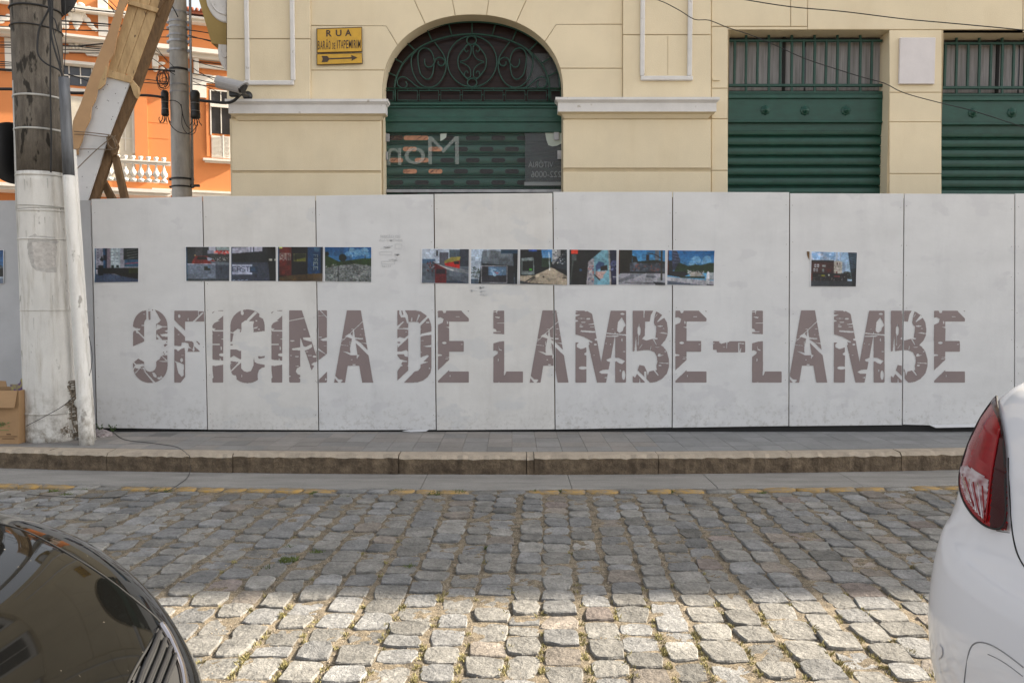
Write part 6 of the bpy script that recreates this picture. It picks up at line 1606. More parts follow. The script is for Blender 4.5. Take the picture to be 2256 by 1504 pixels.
# ================================================================== SECOND POLE
Y2 = 11.2
p2t, p2b = P(390, -40, Y2), P(402, 470, Y2)
ax2 = (p2t - p2b); p2g = p2b - ax2*((p2b.z - 0.1)/ax2.z)
pole2 = thing("utility_pole", (p2g.x, Y2, 0.1), "thinner grey concrete utility pole ringed with steel bands, behind the hoarding", "utility pole")
r2 = lambda z: 0.140 - 0.006*z
cone_between("shaft", p2g, p2t + ax2*0.6, 0.147, 0.100, M['concrete2'], pole2, 28, 4)
def c2at(py):
    z = P(395, py, Y2).z; t = (z - p2g.z)/(p2t.z - p2g.z); c = p2g.lerp(p2t, t); rr_ = 0.147 + (0.100-0.147)*((z - p2g.z)/((p2t + ax2*0.6).z - p2g.z)); return c, rr_
for py, w in ((29,.02),(50,.022),(62,.022),(80,.02),(93,.03),(113,.03),(155,.03),(189,.016),(205,.014),(395,.026),(412,.022)):
    c, rr_ = c2at(py)
    vs = []
    bm = bmesh.new(); n = 24
    A = [bm.verts.new((c.x + (rr_+.008)*math.cos(2*PI*k/n), c.y + (rr_+.008)*math.sin(2*PI*k/n), c.z - w/2)) for k in range(n)]
    B = [bm.verts.new((v.co.x, v.co.y, v.co.z + w)) for v in A]
    for k in range(n): bm.faces.new((A[k], A[(k+1) % n], B[(k+1) % n], B[k]))
    m_ = M['steel'] if py < 300 and py not in (155,) else M['cable']
    bm_obj("band", bm, m_, pole2, True)
    for s_ in (-1, 1):
        if py in (189, 205): continue
        box("band_lug", c.x + s_*(rr_+.006), c.x + s_*(rr_+.035), c.y - 0.02, c.y + 0.02, c.z - w*0.6, c.z + w*0.6, M['steel'] if py < 300 else M['cable'], pole2)
ptube("conduit", [(418,-40),(424.5,412)], Y2 - 0.02, 0.018, M['steel'], pole2, 8)
box("bracket", P(421,409,Y2).x, P(440,409,Y2).x, Y2-.03, Y2+.01, P(421,412,Y2).z, P(421,407,Y2).z, M['cable'], pole2)
def splice(x0, x1, y0, y1, lab):
    c = P((x0+x1)/2, y1, Y2 - 0.12); ct2 = P((x0+x1)/2, y0, Y2 - 0.12); w = P(x1, y0, Y2-.12).x - P(x0, y0, Y2-.12).x; h = ct2.z - c.z
    t = thing("splice_closure", c, lab, "cable joint box")
    o = lathe("case", [(w*0.36,0),(w*0.5,h*0.04),(w*0.5,h*0.2),(w*0.46,h*0.22),(w*0.46,h*0.62),(w*0.5,h*0.64),(w*0.5,h*0.92),(w*0.34,h)], M['black'], t, 16); o.location = c
    for f_ in (0.27, 0.55): 
        tube("clamp", [(c.x + w*0.49*math.cos(2*PI*k/16), c.y + w*0.49*math.sin(2*PI*k/16), c.z + h*f_) for k in range(16)], 0.004, M['steel'], t, 4, True)
    for k in range(4):
        xx = c.x + (k-1.5)*w*0.2; tube("tail", [(xx, c.y, c.z + 0.01), (xx + 0.01*(k-1.5), c.y, c.z - 0.05), (xx + 0.03*(k-1.5), c.y, c.z - 0.09)], 0.006, M['cable'], t, 5)
splice(421, 441, 200, 262, "black cylindrical cable joint hanging right of the thinner pole")
splice(356, 372, 200, 256, "black cable joint hanging left of the thinner pole")
# loops of slack cable around the second pole
rs = random.Random(31)
lt = thing("cable_coil", P(360, 170, Y2 - 0.2), "tangled coil of black cable on the left side of the thinner pole", "cable coil")
for k in range(9):
    cx, cy = 360 + rs.uniform(-5, 5), 178 + rs.uniform(-8, 8); rx, ry = rs.uniform(7, 14), rs.uniform(10, 20); ph = rs.uniform(0, 6)
    ptube("loop", [(cx + rx*math.cos(ph + 2*PI*i/10), cy + ry*math.sin(ph + 2*PI*i/10)) for i in range(10)], Y2 - 0.16 - 0.01*k, 0.0038, M['cable'], lt, 4, True, 3)
def loose(name, pts, r, lab, Y=Y2 - 0.17):
    o = ptube(name, pts, Y, r, M['cable'], None, 5, sm=5); tag(o, lab, "cable"); return o
loose("slack_cable", [(372,222),(385,222),(398,232),(403,255),(410,275),(420,285)], 0.006, "slack black cable looping over the front of the thinner pole")
loose("slack_cable", [(369,250),(374,272),(388,288),(405,294),(420,292),(432,280),(436,266)], 0.006, "long black cable loop hanging under the two cable joints")
loose("slack_cable", [(399,230),(401,250),(401,275),(410,292),(424,296),(432,285),(428,268)], 0.005, "second cable loop sagging at the right of the thinner pole")
loose("slack_cable", [(352,258),(350,262),(354,270),(362,268),(366,256)], 0.005, "short loop of cable under the left cable joint")

# ================================================================== OVERHEAD CABLES
gl = "overhead cables on the left"
def span(pts, r, Y, lab, grp, sm=4):
    o = ptube("overhead_cable", pts, Y, r, M['cable'], None, 5, sm=sm); tag(o, lab, "cable", grp)
_n = {}
thin = "thin black overhead cable stretched across the orange facade"
CABLES = (([(-30,33),(0,35),(25,36.8)], .008), ([(-30,45),(0,46.5),(30,47)], .006), ([(-30,58),(0,58.5),(30,59)], .006), ([(150,15),(190,21),(240,26),(275,30)], .008), ([(122,45.5),(180,49),(240,54),(290,58)], .009), ([(122,53),(180,55.5),(240,58),(290,61)], .006), ([(122,64.5),(180,67),(240,69),(290,72)], .008),
                ([(-30,92),(0,93),(60,94)], .005), ([(-30,99),(0,99.6),(60,100),(127,101)], .008), ([(127,100.5),(168,102),(200,99),(232,96),(290,90)], .009), ([(168,102),(200,106),(230,109),(270,114)], .006), ([(-30,103),(0,104),(30,105.5)], .005), ([(-30,117),(0,117.5),(30,118)], .004), ([(122,109),(180,110.5),(225,112.5),(260,114)], .005), ([(122,117),(180,117.5),(225,117.2),(260,118)], .005),
                ([(-30,135),(0,136),(30,138)], .006), ([(-30,140),(0,140.7),(30,142)], .006), ([(-30,145),(0,145),(30,146)], .005),
                ([(320,120),(345,135),(370,155),(385,165)], .005), ([(320,175),(345,178),(371,181)], .006), ([(312,182),(345,184),(371,185)], .006), ([(335,90),(350,112),(371,140)], .004), ([(330,100),(360,125),(385,150)], .004), ([(340,82),(372,82)], .006), ([(345,66),(372,66)], .006),
                ([(410,66),(435,69),(465,74)], .007), ([(419,82),(440,85),(470,91)], .007), ([(416,78),(450,88),(480,96)], .005), ([(425,135),(455,138),(489,142)], .006), ([(425,133),(455,143),(494,152)], .005), ([(425,162),(455,168),(482,174)], .007), ([(425,173),(455,180),(492,188)], .006), ([(425,186),(455,189),(493,192)], .007), ([(425,180),(450,190),(480,203),(500,222)], .004), ([(228,0),(243,14),(258,28)], .006), ([(222,-4),(240,12),(256,32)], .005), ([(236,-4),(250,10),(262,24)], .005),
                ([(375,8),(384,22),(392,38)], .008), ([(425,150),(440,160),(470,176)], .005))
for pts, r in sorted(CABLES, key=lambda q: q[0][0][1]):
    x0_ = pts[0][0]
    reg = "left of the big pole" if x0_ < 0 else ("between the big pole and the timber brace" if x0_ < 260 and pts[0][1] > 14.5 else ("slanting beside the timber brace top" if x0_ < 260 else ("between the timber brace and the thinner pole" if x0_ < 375 else "right of the thinner pole")))
    _n[reg] = _n.get(reg, 0) + 1
    ordn = ("first second third fourth fifth sixth seventh eighth ninth tenth eleventh twelfth".split())[_n[reg]-1]
    span(pts, r, Y2 - 0.25 if x0_ > 300 else 9.9, ordn + " thin black cable " + reg, gl)
span([(-30,152),(0,153.3),(30,154.8),(60,156)], .016, 9.7, "thick black cable leaving the left edge of the picture, upper of two", "thick cables on the left")
span([(-30,195),(0,196),(28,196.5),(90,200),(156,204.5),(187,205)], .017, 9.0, "thick black cable leaving the left edge of the picture, lower of two", "thick cables on the left")
span([(304,210),(330,210.5),(357,214)], .017, Y2 - 0.2, "thick black cable entering the left cable joint", None)
span([(316,153),(345,153.5),(372,156),(385,157)], .012, Y2 - 0.2, "black cable clamped to the dark band of the thinner pole", None)
span([(439,221),(465,224),(491,226.5),(503,226),(515,222),(524,214),(529,209)], .017, YF - 0.40, "thick black cable curving up to the security camera bracket", None, 5)
span([(150,164),(160,167),(185,175),(215,188)], .008, 9.4, "black cable running right from the top of the conduit pipe", None)
span([(1380,-18),(1449,0),(1495,22),(1530,43),(1562,45),(1603,61),(1652,77),(1699,96),(1770,128),(1838,151),(1899,170),(1949,184),(1992,205),(2072,227),(2146,245),(2251,279),(2330,305)], .005, YF - 0.30, "thin wire sagging diagonally across the green window grilles", None, 4)
span([(1560,-16),(1632,-2),(1740,15),(1860,26),(1990,42),(2100,52),(2256,67),(2340,80)], .006, YF - 0.34, "thin wire running along the top right of the cream wall", None, 4)
# wire trailing over pavement and kerb
pts = [G(250,952,Z_PV+.004), G(275,968,Z_PV+.004), G(330,975,Z_PV+.004), G(385,983,Z_PV+.004), G(405,993,Z_PV+.006)]
pk = G(412,1000,Z_KT+.006); pts += [pk, Vector((pk.x, Y_KB + bow(pk.x) - 0.008, Z_KT - 0.02)), Vector((pk.x+.01, Y_KB + bow(pk.x) - 0.012, 0.05)), G(414,1050,.008), G(400,1062,.008), G(382,1074,.008), G(360,1083,.006), G(300,1090,.008), G(230,1096,.008), G(140,1094,.008), G(60,1088,.008)]
o = tube("loose_wire", pts, 0.0026, M['cable'], None, 5, sm=4); tag(o, "thin grey wire trailing from the pole over the pavement, kerb and gutter", "wire")

# ================================================================== TIMBER BOX COLUMN
YT = 8.95
tc = thing("timber_brace", P(195, 445, YT), "leaning boxed timber brace with bare planks above and white painted board below", "timber brace")
k1 = lambda pts: [c1(x, y) for x, y in pts]
def line_x(pA, pB, y): return pA[0] + (pB[0]-pA[0])*(y-pA[1])/(pB[1]-pA[1])
Lp, Rp = ((945,20),(790,520)), ((1162,80),(975,590))
# three planks
for i in range(3):
    f0, f1 = i/3, (i+1)/3
    q = []
    for y_, f in ((-120, f0), (-120, f1), (590, f1), (540, f0)):
        xl = line_x(*Lp, y_); xr = line_x(*Rp, y_); q.append((xl + (xr-xl)*f + (2.2 if f == f0 else -2.2), y_))
    pprism("plank", k1(q), YT + 0.02 + i*0.004, 0.025, M['timber'], tc, 0.003)
pprism("batten", k1([(948,0),(1165,62),(1150,92),(938,30)]), YT - 0.01, 0.03, M['timber'], tc, 0.003)
pprism("batten", k1([(795,512),(975,566),(962,612),(788,568)]), YT - 0.01, 0.03, M['timber'], tc, 0.003)
pprism("white_board", k1([(792,540),(968,585),(880,800),(800,1010),(640,1490),(540,1490),(548,1140),(620,950),(700,660)]), YT + 0.012, 0.02, M['panel'], tc, 0.002)
# side board: the box has depth, its shaded side put into the dark brown
sb = k1([(1290,-120),(1245,-120),(1165,85),(975,590),(945,622),(800,1010),(632,1490),(705,1490),(870,1000),(995,715),(1065,515),(1262,0)])
pprism("side_board", sb, YT + 0.04, 0.07, M['timberd'], tc, 0.004)
pprism("side_board", k1([(1215,-120),(1240,-120),(1190,40),(1165,120),(1150,90)]), YT + 0.01, 0.03, M['timberd'], tc)
pprism("gusset", k1([(955,615),(975,590),(1015,640),(1018,690),(1000,722),(985,700)]), YT + 0.0, 0.05, M['timber'], tc, 0.003)
rs = random.Random(2)
L_ = [(915,-120),(885,0),(830,170),(775,310),(720,440),(640,650),(600,770),(560,860),(540,930),(548,1140)]
Rr = [(990,-120),(946,0),(930,30),(905,80),(890,150),(870,230),(862,270),(850,330),(838,400),(815,430),(800,450),(792,500),(770,620),(735,655),(715,660),(712,690),(700,740),(672,790),(668,830),(665,870),(650,905),(625,950),(610,1000),(600,1040),(580,1090),(553,1150)]
pprism("brown_wrapping", k1(Rr + L_[::-1]), YT - 0.03, 0.02, M['wrap'], tc, 0.003)
pprism("brown_wrapping", k1([(792,510),(770,620),(735,655),(716,662),(735,600),(760,540),(780,480)]), YT - 0.034, 0.006, M['timber'], tc)
# roll-like folded edge
tube("wrapping_fold", [P(*c1(x+14, y), YT + 0.0) for x, y in L_], 0.028, M['wrap'], tc, 8, sm=3)
for pts in ([(545,968),(640,975),(760,988),(805,995),(830,1005),(852,1030),(862,1060)], [(548,990),(640,992),(770,1008),(805,1000)], [(550,1100),(640,1098),(760,1100),(830,1102),(862,1085)], [(560,1250),(640,1170),(720,1095),(800,1030),(850,1000)], [(800,990),(790,1030),(800,1070),(830,1095)], [(818,1000),(840,1040),(850,1080)]):
    ptube("rope", k1(pts), YT - 0.06, 0.005, M['rope'], tc, 5, sm=3)
pprism("knotted_block", k1([(780,1010),(800,1000),(845,1030),(862,1075),(850,1110),(845,1140),(825,1150),(822,1120),(790,1085)]), YT - 0.03, 0.06, M['timberd'], tc, 0.006)
pprism("strut", k1([(818,1150),(862,1140),(945,1490),(890,1490)]), YT + 0.06, 0.05, M['timberd'], tc, 0.004)
pprism("strut", k1([(735,1345),(765,1310),(862,1490),(798,1490)]), YT + 0.14, 0.05, M['timberd'], tc, 0.004)
bm = bmesh.new()
for (x, y) in ((790,625),(800,745),(712,785),(705,795),(715,800),(790,740),(850,690),(870,760),(830,860),(650,1120),(605,1300),(640,1380),(820,880),(925,650),(760,660)):
    p = P(*c1(x, y), YT + 0.0105); bm.faces.new([bm.verts.new((p.x + .005*math.cos(a*PI/3), p.y, p.z + .005*math.sin(a*PI/3))) for a in range(6)])
bm_obj("nail_head", bm, M['dark'], tc)['kind'] = 'stuff'

# ================================================================== CARDBOARD BOX AND LITTER
YB = 7.52
zb_ = Z_PV
bx0, bx1 = P(-75, 915, YB).x, P(43, 915, YB).x; zt_ = P(20, 860, YB).z
cb = thing("cardboard_box", ((bx0+bx1)/2, YB + 0.2, zb_), "open brown cardboard box with green print on the kerb beside the big pole", "cardboard box")
def quad(name, pts, m_, th=0.005, parent=cb):
    o = mesh(name, pts, [(0,1,2,3)], m_, parent); md = o.modifiers.new("s", 'SOLIDIFY'); md.thickness = th; return o
T = lambda dx, y, z: (dx, y, z)
fb = P(41, 975, YB)
quad("front_side", [(bx0, YB, zb_), (bx1 - 0.012, YB - 0.01, zb_), (bx1, YB, zt_), (bx0, YB, zt_)], M['card'])
quad("right_side", [(bx1 - 0.012, YB - 0.01, zb_), (bx1 + 0.035, YB + 0.36, zb_), (bx1 + 0.045, YB + 0.36, zt_), (bx1, YB, zt_)], M['card'])
quad("rear_side", [(bx1 + 0.035, YB + 0.36, zb_), (bx0, YB + 0.36, zb_), (bx0, YB + 0.36, zt_), (bx1 + 0.045, YB + 0.36, zt_)], M['card'])
quad("left_side", [(bx0, YB + 0.36, zb_), (bx0, YB, zb_), (bx0, YB, zt_), (bx0, YB + 0.36, zt_)], M['card'])
quad("flap", [(bx0, YB - 0.004, zt_), (bx1 - 0.008, YB - 0.004, zt_), (bx1 - 0.015, YB - 0.05, zt_ - 0.155), (bx0, YB - 0.05, zt_ - 0.155)], M['card'])
quad("flap", [(bx0, YB + 0.36, zt_), (P(15,855,YB+.36).x, YB + 0.36, zt_), (P(10,845,YB+.36).x, YB + 0.38, zt_ + 0.05), (bx0, YB + 0.38, zt_ + 0.06)], M['card'])
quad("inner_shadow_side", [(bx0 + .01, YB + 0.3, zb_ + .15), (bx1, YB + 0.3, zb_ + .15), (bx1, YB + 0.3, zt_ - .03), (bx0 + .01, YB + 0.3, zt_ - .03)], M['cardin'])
bm = bmesh.new(); rs = random.Random(4)
def bq(bm, x0, y0, x1, y1, Y):
    a = P(x0, y0, Y); b = P(x1, y1, Y); bm.faces.new([bm.verts.new(v) for v in ((a.x,Y,b.z),(b.x,Y,b.z),(b.x,Y,a.z),(a.x,Y,a.z))])
for _ in range(46):
    x = -6 + abs(rs.gauss(0, 12)); y = 934 + rs.gauss(0, 3.0); 
    if x < 26: bq(bm, x, y, x + rs.uniform(1.5, 4), y + rs.uniform(.8, 2), YB - 0.0125)
bq(bm, -10, 946.5, 20, 948, YB - 0.0125)
bm_obj("green_print", bm, M['greenink'], cb)
bm = bmesh.new()
for (x0, y0, x1, y1) in ((14,955,24,957.5),(-8,960.5,37,961.6),(5,965,32,966.6),(30,960.4,38,961.6)): bq(bm, x0, y0, x1, y1, YB - 0.0125)
bm_obj("brown_print", bm, M['brownink'], cb)
# bag inside the box
a = P(20, 858, YB + 0.2); bm = bmesh.new()
pts = [(22,846),(30,846.5),(38,846),(43,843),(45,836),(48,833),(53,836),(55,846),(55,862),(24,862)]
o = pprism("printed_bag", pts, YB + 0.22, 0.02, M['bag']); tag(o, "yellow and purple printed bag standing inside the cardboard box", "bag")
# litter at the foot of the pipe
def litter(name, px, z, m_, lab, th=0.01, seed=0, lift=0.0):
    r = random.Random(seed); pts = [G(x, y, z) for x, y in px]; n = len(pts); c = sum(pts, Vector())/n
    vs = [(p.x, p.y, z + 0.001) for p in pts] + [(p.x*0.97 + c.x*0.03, p.y, z + th*r.uniform(.4, 1.4) + lift) for p in pts] + [(c.x, c.y, z + th*1.5 + lift)]
    fs = [(i, (i+1) % n, n+(i+1) % n, n+i) for i in range(n)] + [(n+i, n+(i+1) % n, 2*n) for i in range(n)]
    o = mesh(name, vs, fs, m_); tag(o, lab, "litter"); return o
M['newsprint'] = mat("crumpled_print", (0.50,0.46,0.45), 0.7, col2=(0.15,0.10,0.10), vs=38, detail=3, bump=1.0, bs=60)
litter("crumpled_paper", [(207,955),(212,949),(222,946),(232,949),(240,954),(249,957),(246,961),(232,962),(220,963),(212,960)], Z_PV, M['newsprint'], "crumpled printed paper on the pavement right of the conduit pipe", 0.025, 1)
litter("flattened_carton", [(172,966),(190,961),(212,961),(214,965),(196,969),(175,971)], Z_PV, M['black'], "flattened dark carton at the foot of the conduit pipe", 0.008, 2)
litter("plastic_cap", [(161,963),(166,961),(170,964),(167,968),(162,967)], Z_PV, M['paper'], "small white scrap on the ground between pole and pipe", 0.02, 3)
# weeds against the hoarding
def weed(px, py, h, n, seed, lab):
    r = random.Random(seed); b = P(px, py, Y_HO - 0.05); b.z = Z_PV
    t = thing("weed", b, lab, "weed"); vs, fs = [], []; bm = bmesh.new()
    for k in range(n):
        a = r.uniform(0, 2*PI); ln = r.uniform(.3, 1)*h; tip = b + Vector((math.cos(a)*ln*0.5, -abs(math.sin(a))*0.03, ln)); 
        bm_tube(bm, [b, b.lerp(tip, .5) + Vector((0,0,.01)), tip], 0.0015, 4)
        for q in range(8):
            c = b.lerp(tip, r.uniform(.3, 1)); d = Vector((r.uniform(-1,1), r.uniform(-1,.2), r.uniform(-.4,1))).normalized()*r.uniform(.008,.02); s = d.orthogonal().normalized()*0.005
            k0 = len(vs); vs += [c, c + d*.5 + s, c + d, c + d*.5 - s]; fs.append((k0, k0+1, k0+2, k0+3))
    bm_obj("stem", bm, M['leaf'], t); mesh("foliage", vs, fs, M['leaf'], t)['kind'] = 'stuff'
weed(222, 945, .10, 7, 1, "small green weed at the left end of the hoarding, nearest the pole")
weed(249, 946, .085, 8, 2, "small dark green weed at the foot of the first lettered panel")
# ================================================================== CARS
def sgnp(v, p): return math.copysign(abs(v)**p, v)
class Car:
    "ring-lofted body; nose/tail shape from plan superellipse and height profile"
    def __init__(s, cx, cy, L, W, n, H, rings, NT=220, kx1=False):
        s.kx1 = kx1
        s.cx, s.cy, s.L, s.W, s.n, s.H = cx, cy, L, W, n, H
        s.NT = NT; s.rings = rings
        s.grid = []
        for (f, k, dz, ex) in rings:
            row = []
            for i in range(NT):
                a = 2*PI*i/NT
                # denser near the ends
                c, sn = math.cos(a), math.sin(a)
                x = sgnp(c, 2/n)*(L/2 - ex)*(1 if s.kx1 else k); y = sgnp(sn, 2/n)*W/2*k
                X = cx + x
                hs = H(X)
                z = 0.2 + (hs - 0.2)*f + dz
                row.append(Vector((X, cy + y, z)))
            s.grid.append(row)
    def build(s, name, m_, parent, mf=None):
        vs = [v for r in s.grid for v in r]; fs = []; N = s.NT
        for j in range(len(s.grid)-1):
            for i in range(N): fs.append((j*N+i, j*N+(i+1) % N, (j+1)*N+(i+1) % N, (j+1)*N+i))
        fs.append(tuple((len(s.grid)-1)*N + i for i in range(N)))
        o = mesh(name, vs, fs, m_, parent, True)
        return o
    def fine(s, a0, a1, j0, j1, na, nj):
        "fine samples of the surface: bilinear between rings; angle range (deg) and ring range"
        out = []
        for j in range(nj+1):
            t = j0 + (j1-j0)*j/nj; q = min(int(t), len(s.rings)-2); u = t - q
            R0 = s.rings[q]; R1 = s.rings[q+1]
            # catmull-less linear
            f, k, dz, ex = [R0[m]*(1-u) + R1[m]*u for m in range(4)]
            row = []
            for i in range(na+1):
                a = math.radians(a0 + (a1-a0)*i/na); c, sn = math.cos(a), math.sin(a)
                x = sgnp(c, 2/s.n)*(s.L/2 - ex)*(1 if s.kx1 else k); y = sgnp(sn, 2/s.n)*s.W/2*k; X = s.cx + x
                row.append(Vector((X, s.cy + y, 0.2 + (s.H(X) - 0.2)*f + dz)))
            out.append(row)
        return out
def normals_of(g):
    nj, na = len(g), len(g[0]); out = []
    for j in range(nj):
        row = []
        for i in range(na):
            du = g[j][min(i+1, na-1)] - g[j][max(i-1, 0)]; dv = g[min(j+1, nj-1)][i] - g[max(j-1, 0)][i]
            n = du.cross(dv); row.append(n.normalized() if n.length > 1e-12 else Vector((0,0,1)))
        out.append(row)
    return out
def facing(p, n):
    return n.dot(Vector((0,0,CAMH)) - p)
def surf_patch(name, g, ns, poly, off, m_, parent, thick=0.0):
    "part of the body whose outline, seen in the photograph, is poly"
    nj, na = len(g), len(g[0]); keep = []
    PXs = np.array([[proj(p) for p in row] for row in g])
    cen = (PXs[:-1,:-1] + PXs[1:,:-1] + PXs[1:,1:] + PXs[:-1,1:])/4
    inside = pip(cen[...,0], cen[...,1], poly)
    vs, idx, fs = [], {}, []
    def vid(j, i):
        if (j, i) not in idx:
            n = ns[j][i]; n = n if facing(g[j][i], n) > 0 else n
            idx[(j, i)] = len(vs); vs.append(g[j][i] + ns[j][i]*off)
        return idx[(j, i)]
    for j in range(nj-1):
        for i in range(na-1):
            if inside[j, i] and facing(g[j][i], ns[j][i]) > -0.02: fs.append((vid(j,i), vid(j,i+1), vid(j+1,i+1), vid(j+1,i)))
    if not fs: print("EMPTY PATCH", name); return None
    o = mesh(name, vs, fs, m_, parent, True)
    return o
def surf_line(name, g, ns, pl, off, r, m_, parent, sm=3, sides=6):
    "tube laid on the body along a traced line"
    PXs = np.array([[proj(p) for p in row] for row in g]); F = np.array([[facing(g[j][i], ns[j][i]) for i in range(len(g[0]))] for j in range(len(g))])
    pts = []
    path = []
    for a, b in zip(pl[:-1], pl[1:]):
        for t in np.linspace(0, 1, 6)[:-1]: path.append((a[0]+(b[0]-a[0])*t, a[1]+(b[1]-a[1])*t))
    path.append(pl[-1])
    for x, y in path:
        d = (PXs[...,0]-x)**2 + (PXs[...,1]-y)**2 + np.where(F > 0, 0, 1e5)
        j, i = np.unravel_index(np.argmin(d), d.shape); q = g[j][i] + ns[j][i]*off
        if not pts or (q - pts[-1]).length > 0.004: pts.append(q)
    if len(pts) < 2: print("EMPTY LINE", name); return None
    # smooth
    for _ in range(12): pts = [pts[0]] + [(pts[k-1] + pts[k]*2 + pts[k+1])/4 for k in range(1, len(pts)-1)] + [pts[-1]]
    return tube(name, pts, r, m_, parent, sides)
def wheel(cx, cy, side, parent, r=0.31, w=0.2):
    prof = [(r*0.62, -w/2),(r*0.93, -w/2),(r, -w/2+.03),(r, w/2-.03),(r*0.93, w/2),(r*0.62, w/2)]
    n = 32; vs, fs = [], []
    for rr_, h in prof:
        for k in range(n): a = 2*PI*k/n; vs.append((cx + rr_*math.cos(a), cy + h, 0.31 + rr_*math.sin(a)))
    for i in range(len(prof)-1):
        for k in range(n): fs.append((i*n+k, i*n+(k+1) % n, (i+1)*n+(k+1) % n, (i+1)*n+k))
    t = mesh("wheel", vs, fs, M['tyre'], parent, True)
    bm = bmesh.new()
    for k in range(7):
        a = 2*PI*k/7
        bm_tube(bm, [(cx + .05*math.cos(a), cy + side*w*.42, .31 + .05*math.sin(a)), (cx + r*.62*math.cos(a), cy + side*w*.45, .31 + r*.62*math.sin(a))], 0.022, 6)
    bm_tube(bm, [(cx + r*.62*math.cos(2*PI*k/24), cy + side*w*.45, .31 + r*.62*math.sin(2*PI*k/24)) for k in range(24)], 0.018, 6, True)
    bm_tube(bm, [(cx, cy + side*w*.2, .31), (cx, cy + side*w*.48, .31)], 0.06, 12)
    bm_obj("rim", bm, M['rim'], t, True)
def interp(tab):
    xs = [a for a, b in tab]; ys = [b for a, b in tab]
    def f(x):
        if x <= xs[0]: return ys[0]
        if x >= xs[-1]: return ys[-1]
        k = max(i for i in range(len(xs)) if xs[i] <= x); 
        if k == len(xs)-1: return ys[-1]
        x0, x1 = xs[k], xs[k+1]; t = (x-x0)/(x1-x0)
        m = lambda i: 0 if i <= 0 or i >= len(xs)-1 else (ys[i+1]-ys[i-1])/(xs[i+1]-xs[i-1])
        h = x1-x0; return (2*t**3-3*t*t+1)*ys[k] + (t**3-2*t*t+t)*h*m(k) + (-2*t**3+3*t*t)*ys[k+1] + (t**3-t*t)*h*m(k+1)
    return f
def greenhouse(parent, cx, cy, L, W, z0, h, body, glass, rake=0.45):
    "roof and glass: bottom ring, shoulder of roof"
    def ring(l, w, z, n=4, N=64, dx=0): return [Vector((cx + dx + sgnp(math.cos(2*PI*k/N), 2/n)*l/2, cy + sgnp(math.sin(2*PI*k/N), 2/n)*w/2, z)) for k in range(N)]
    R_ = [ring(L, W, z0 - 0.05), ring(L - rake*1.9, W*0.84, z0 + h*0.86, 5), ]
    N = 64; vs = R_[0] + R_[1]; fs = [(k, (k+1) % N, N+(k+1) % N, N+k) for k in range(N)]
    mesh("windows", vs, fs, glass, parent, True)
    T = [ring(L - rake*1.9 + .02, W*0.84 + .02, z0 + h*0.85, 5), ring(L - rake*2.1, W*0.80, z0 + h*0.95, 5), ring(L - rake*2.6, W*0.66, z0 + h, 4), ring(0.2, 0.1, z0 + h + .015, 2)]
    vs = [v for r in T for v in r]; fs = [(j*N+k, j*N+(k+1) % N, (j+1)*N+(k+1) % N, (j+1)*N+k) for j in range(3) for k in range(N)] + [tuple(3*N+k for k in range(N))]
    mesh("roof", vs, fs, body, parent, True)

# ---- dark car, nose towards the right
NX, CY = -0.595, 1.36
Hb = interp([(-4.85,0.85),(-4.4,0.97),(-3.4,1.03),(-2.3,1.02),(-1.9,1.0),(-1.4,0.952),(-1.1,0.915),(-0.9,0.855),(-0.75,0.775),(-0.66,0.72),(-0.6,0.68)])
ringsB = [(0.0,.955,0,0),(.12,.975,0,0),(.3,.99,0,0),(.5,1.0,0,0),(.68,1.0,0,0),(.80,.999,0,0),(.88,.994,0,0),(.935,.985,0,.004),(.975,.972,0,.012),(1.0,.955,.004,.02),(1.0,.93,.020,.028),(1.0,.90,.031,.035),(1.0,.87,.038,.04),(1.0,.84,.041,.045),(1.0,.81,.038,.05),(1.0,.785,.0345,.055),(1.0,.76,.037,.06),(1.0,.72,.042,.065),(1.0,.65,.049,.07),(1.0,.55,.056,.08),(1.0,.42,.062,.09),(1.0,.28,.066,.09),(1.0,.14,.068,.09),(1.0,.03,.069,.09)]
bc = Car(NX - 2.1, CY, 4.2, 1.77, 2.9, Hb, ringsB)
car1 = thing("parked_car", (NX - 2.1, CY, 0), "glossy black car with only its bonnet corner in the picture, bottom left", "car", "cars parked at the near side")
bc.build("body", M['carblack'], car1)
g = bc.fine(2, 88, 3, 17, 330, 260); ns = normals_of(g)
if ns[130][100].dot(g[130][100] - Vector((NX - 2.1, CY, 0.3))) < 0: ns = [[-n for n in r] for r in ns]
surf_line("bonnet_seam", g, ns, [(-20,1150),(40,1160),(110,1195),(170,1232),(230,1268),(290,1316),(335,1350),(353,1371)], 0.0005, 0.0022, M['dark'], car1)
surf_line("bonnet_edge", g, ns, [(354,1372),(342,1400),(322,1432),(300,1468),(282,1504),(270,1530)], 0.0005, 0.003, M['dark'], car1)
surf_patch("grille", g, ns, [(355,1378),(372,1400),(392,1440),(408,1480),(416,1530),(272,1530),(290,1500),(312,1460),(335,1425)], 0.003, M['dark'], car1)
for k in range(4):
    t = k*0.26
    surf_line("grille_slat", g, ns, [(346+t*46,1398+t*60),(333+t*52,1432+t*50),(312+t*62,1478+t*30),(296+t*70,1520+t*20)], 0.008, 0.0055, M['black'], car1)
surf_line("chrome_trim", g, ns, [(350,1380),(364,1398),(378,1430),(390,1462),(398,1490),(402,1525)], 0.008, 0.0085, M['chrome'], car1, sides=8)
for wx_, wy_, sd in ((NX-0.85, CY+0.77, 1), (NX-0.85, CY-0.77, -1), (NX-3.4, CY+0.77, 1), (NX-3.4, CY-0.77, -1)): wheel(wx_, wy_, sd, car1)
greenhouse(car1, NX - 2.65, CY, 3.1, 1.52, 1.02, 0.46, M['carblack'], M['carglass'])
hl = bc.fine(2, 40, 4, 9, 60, 20)

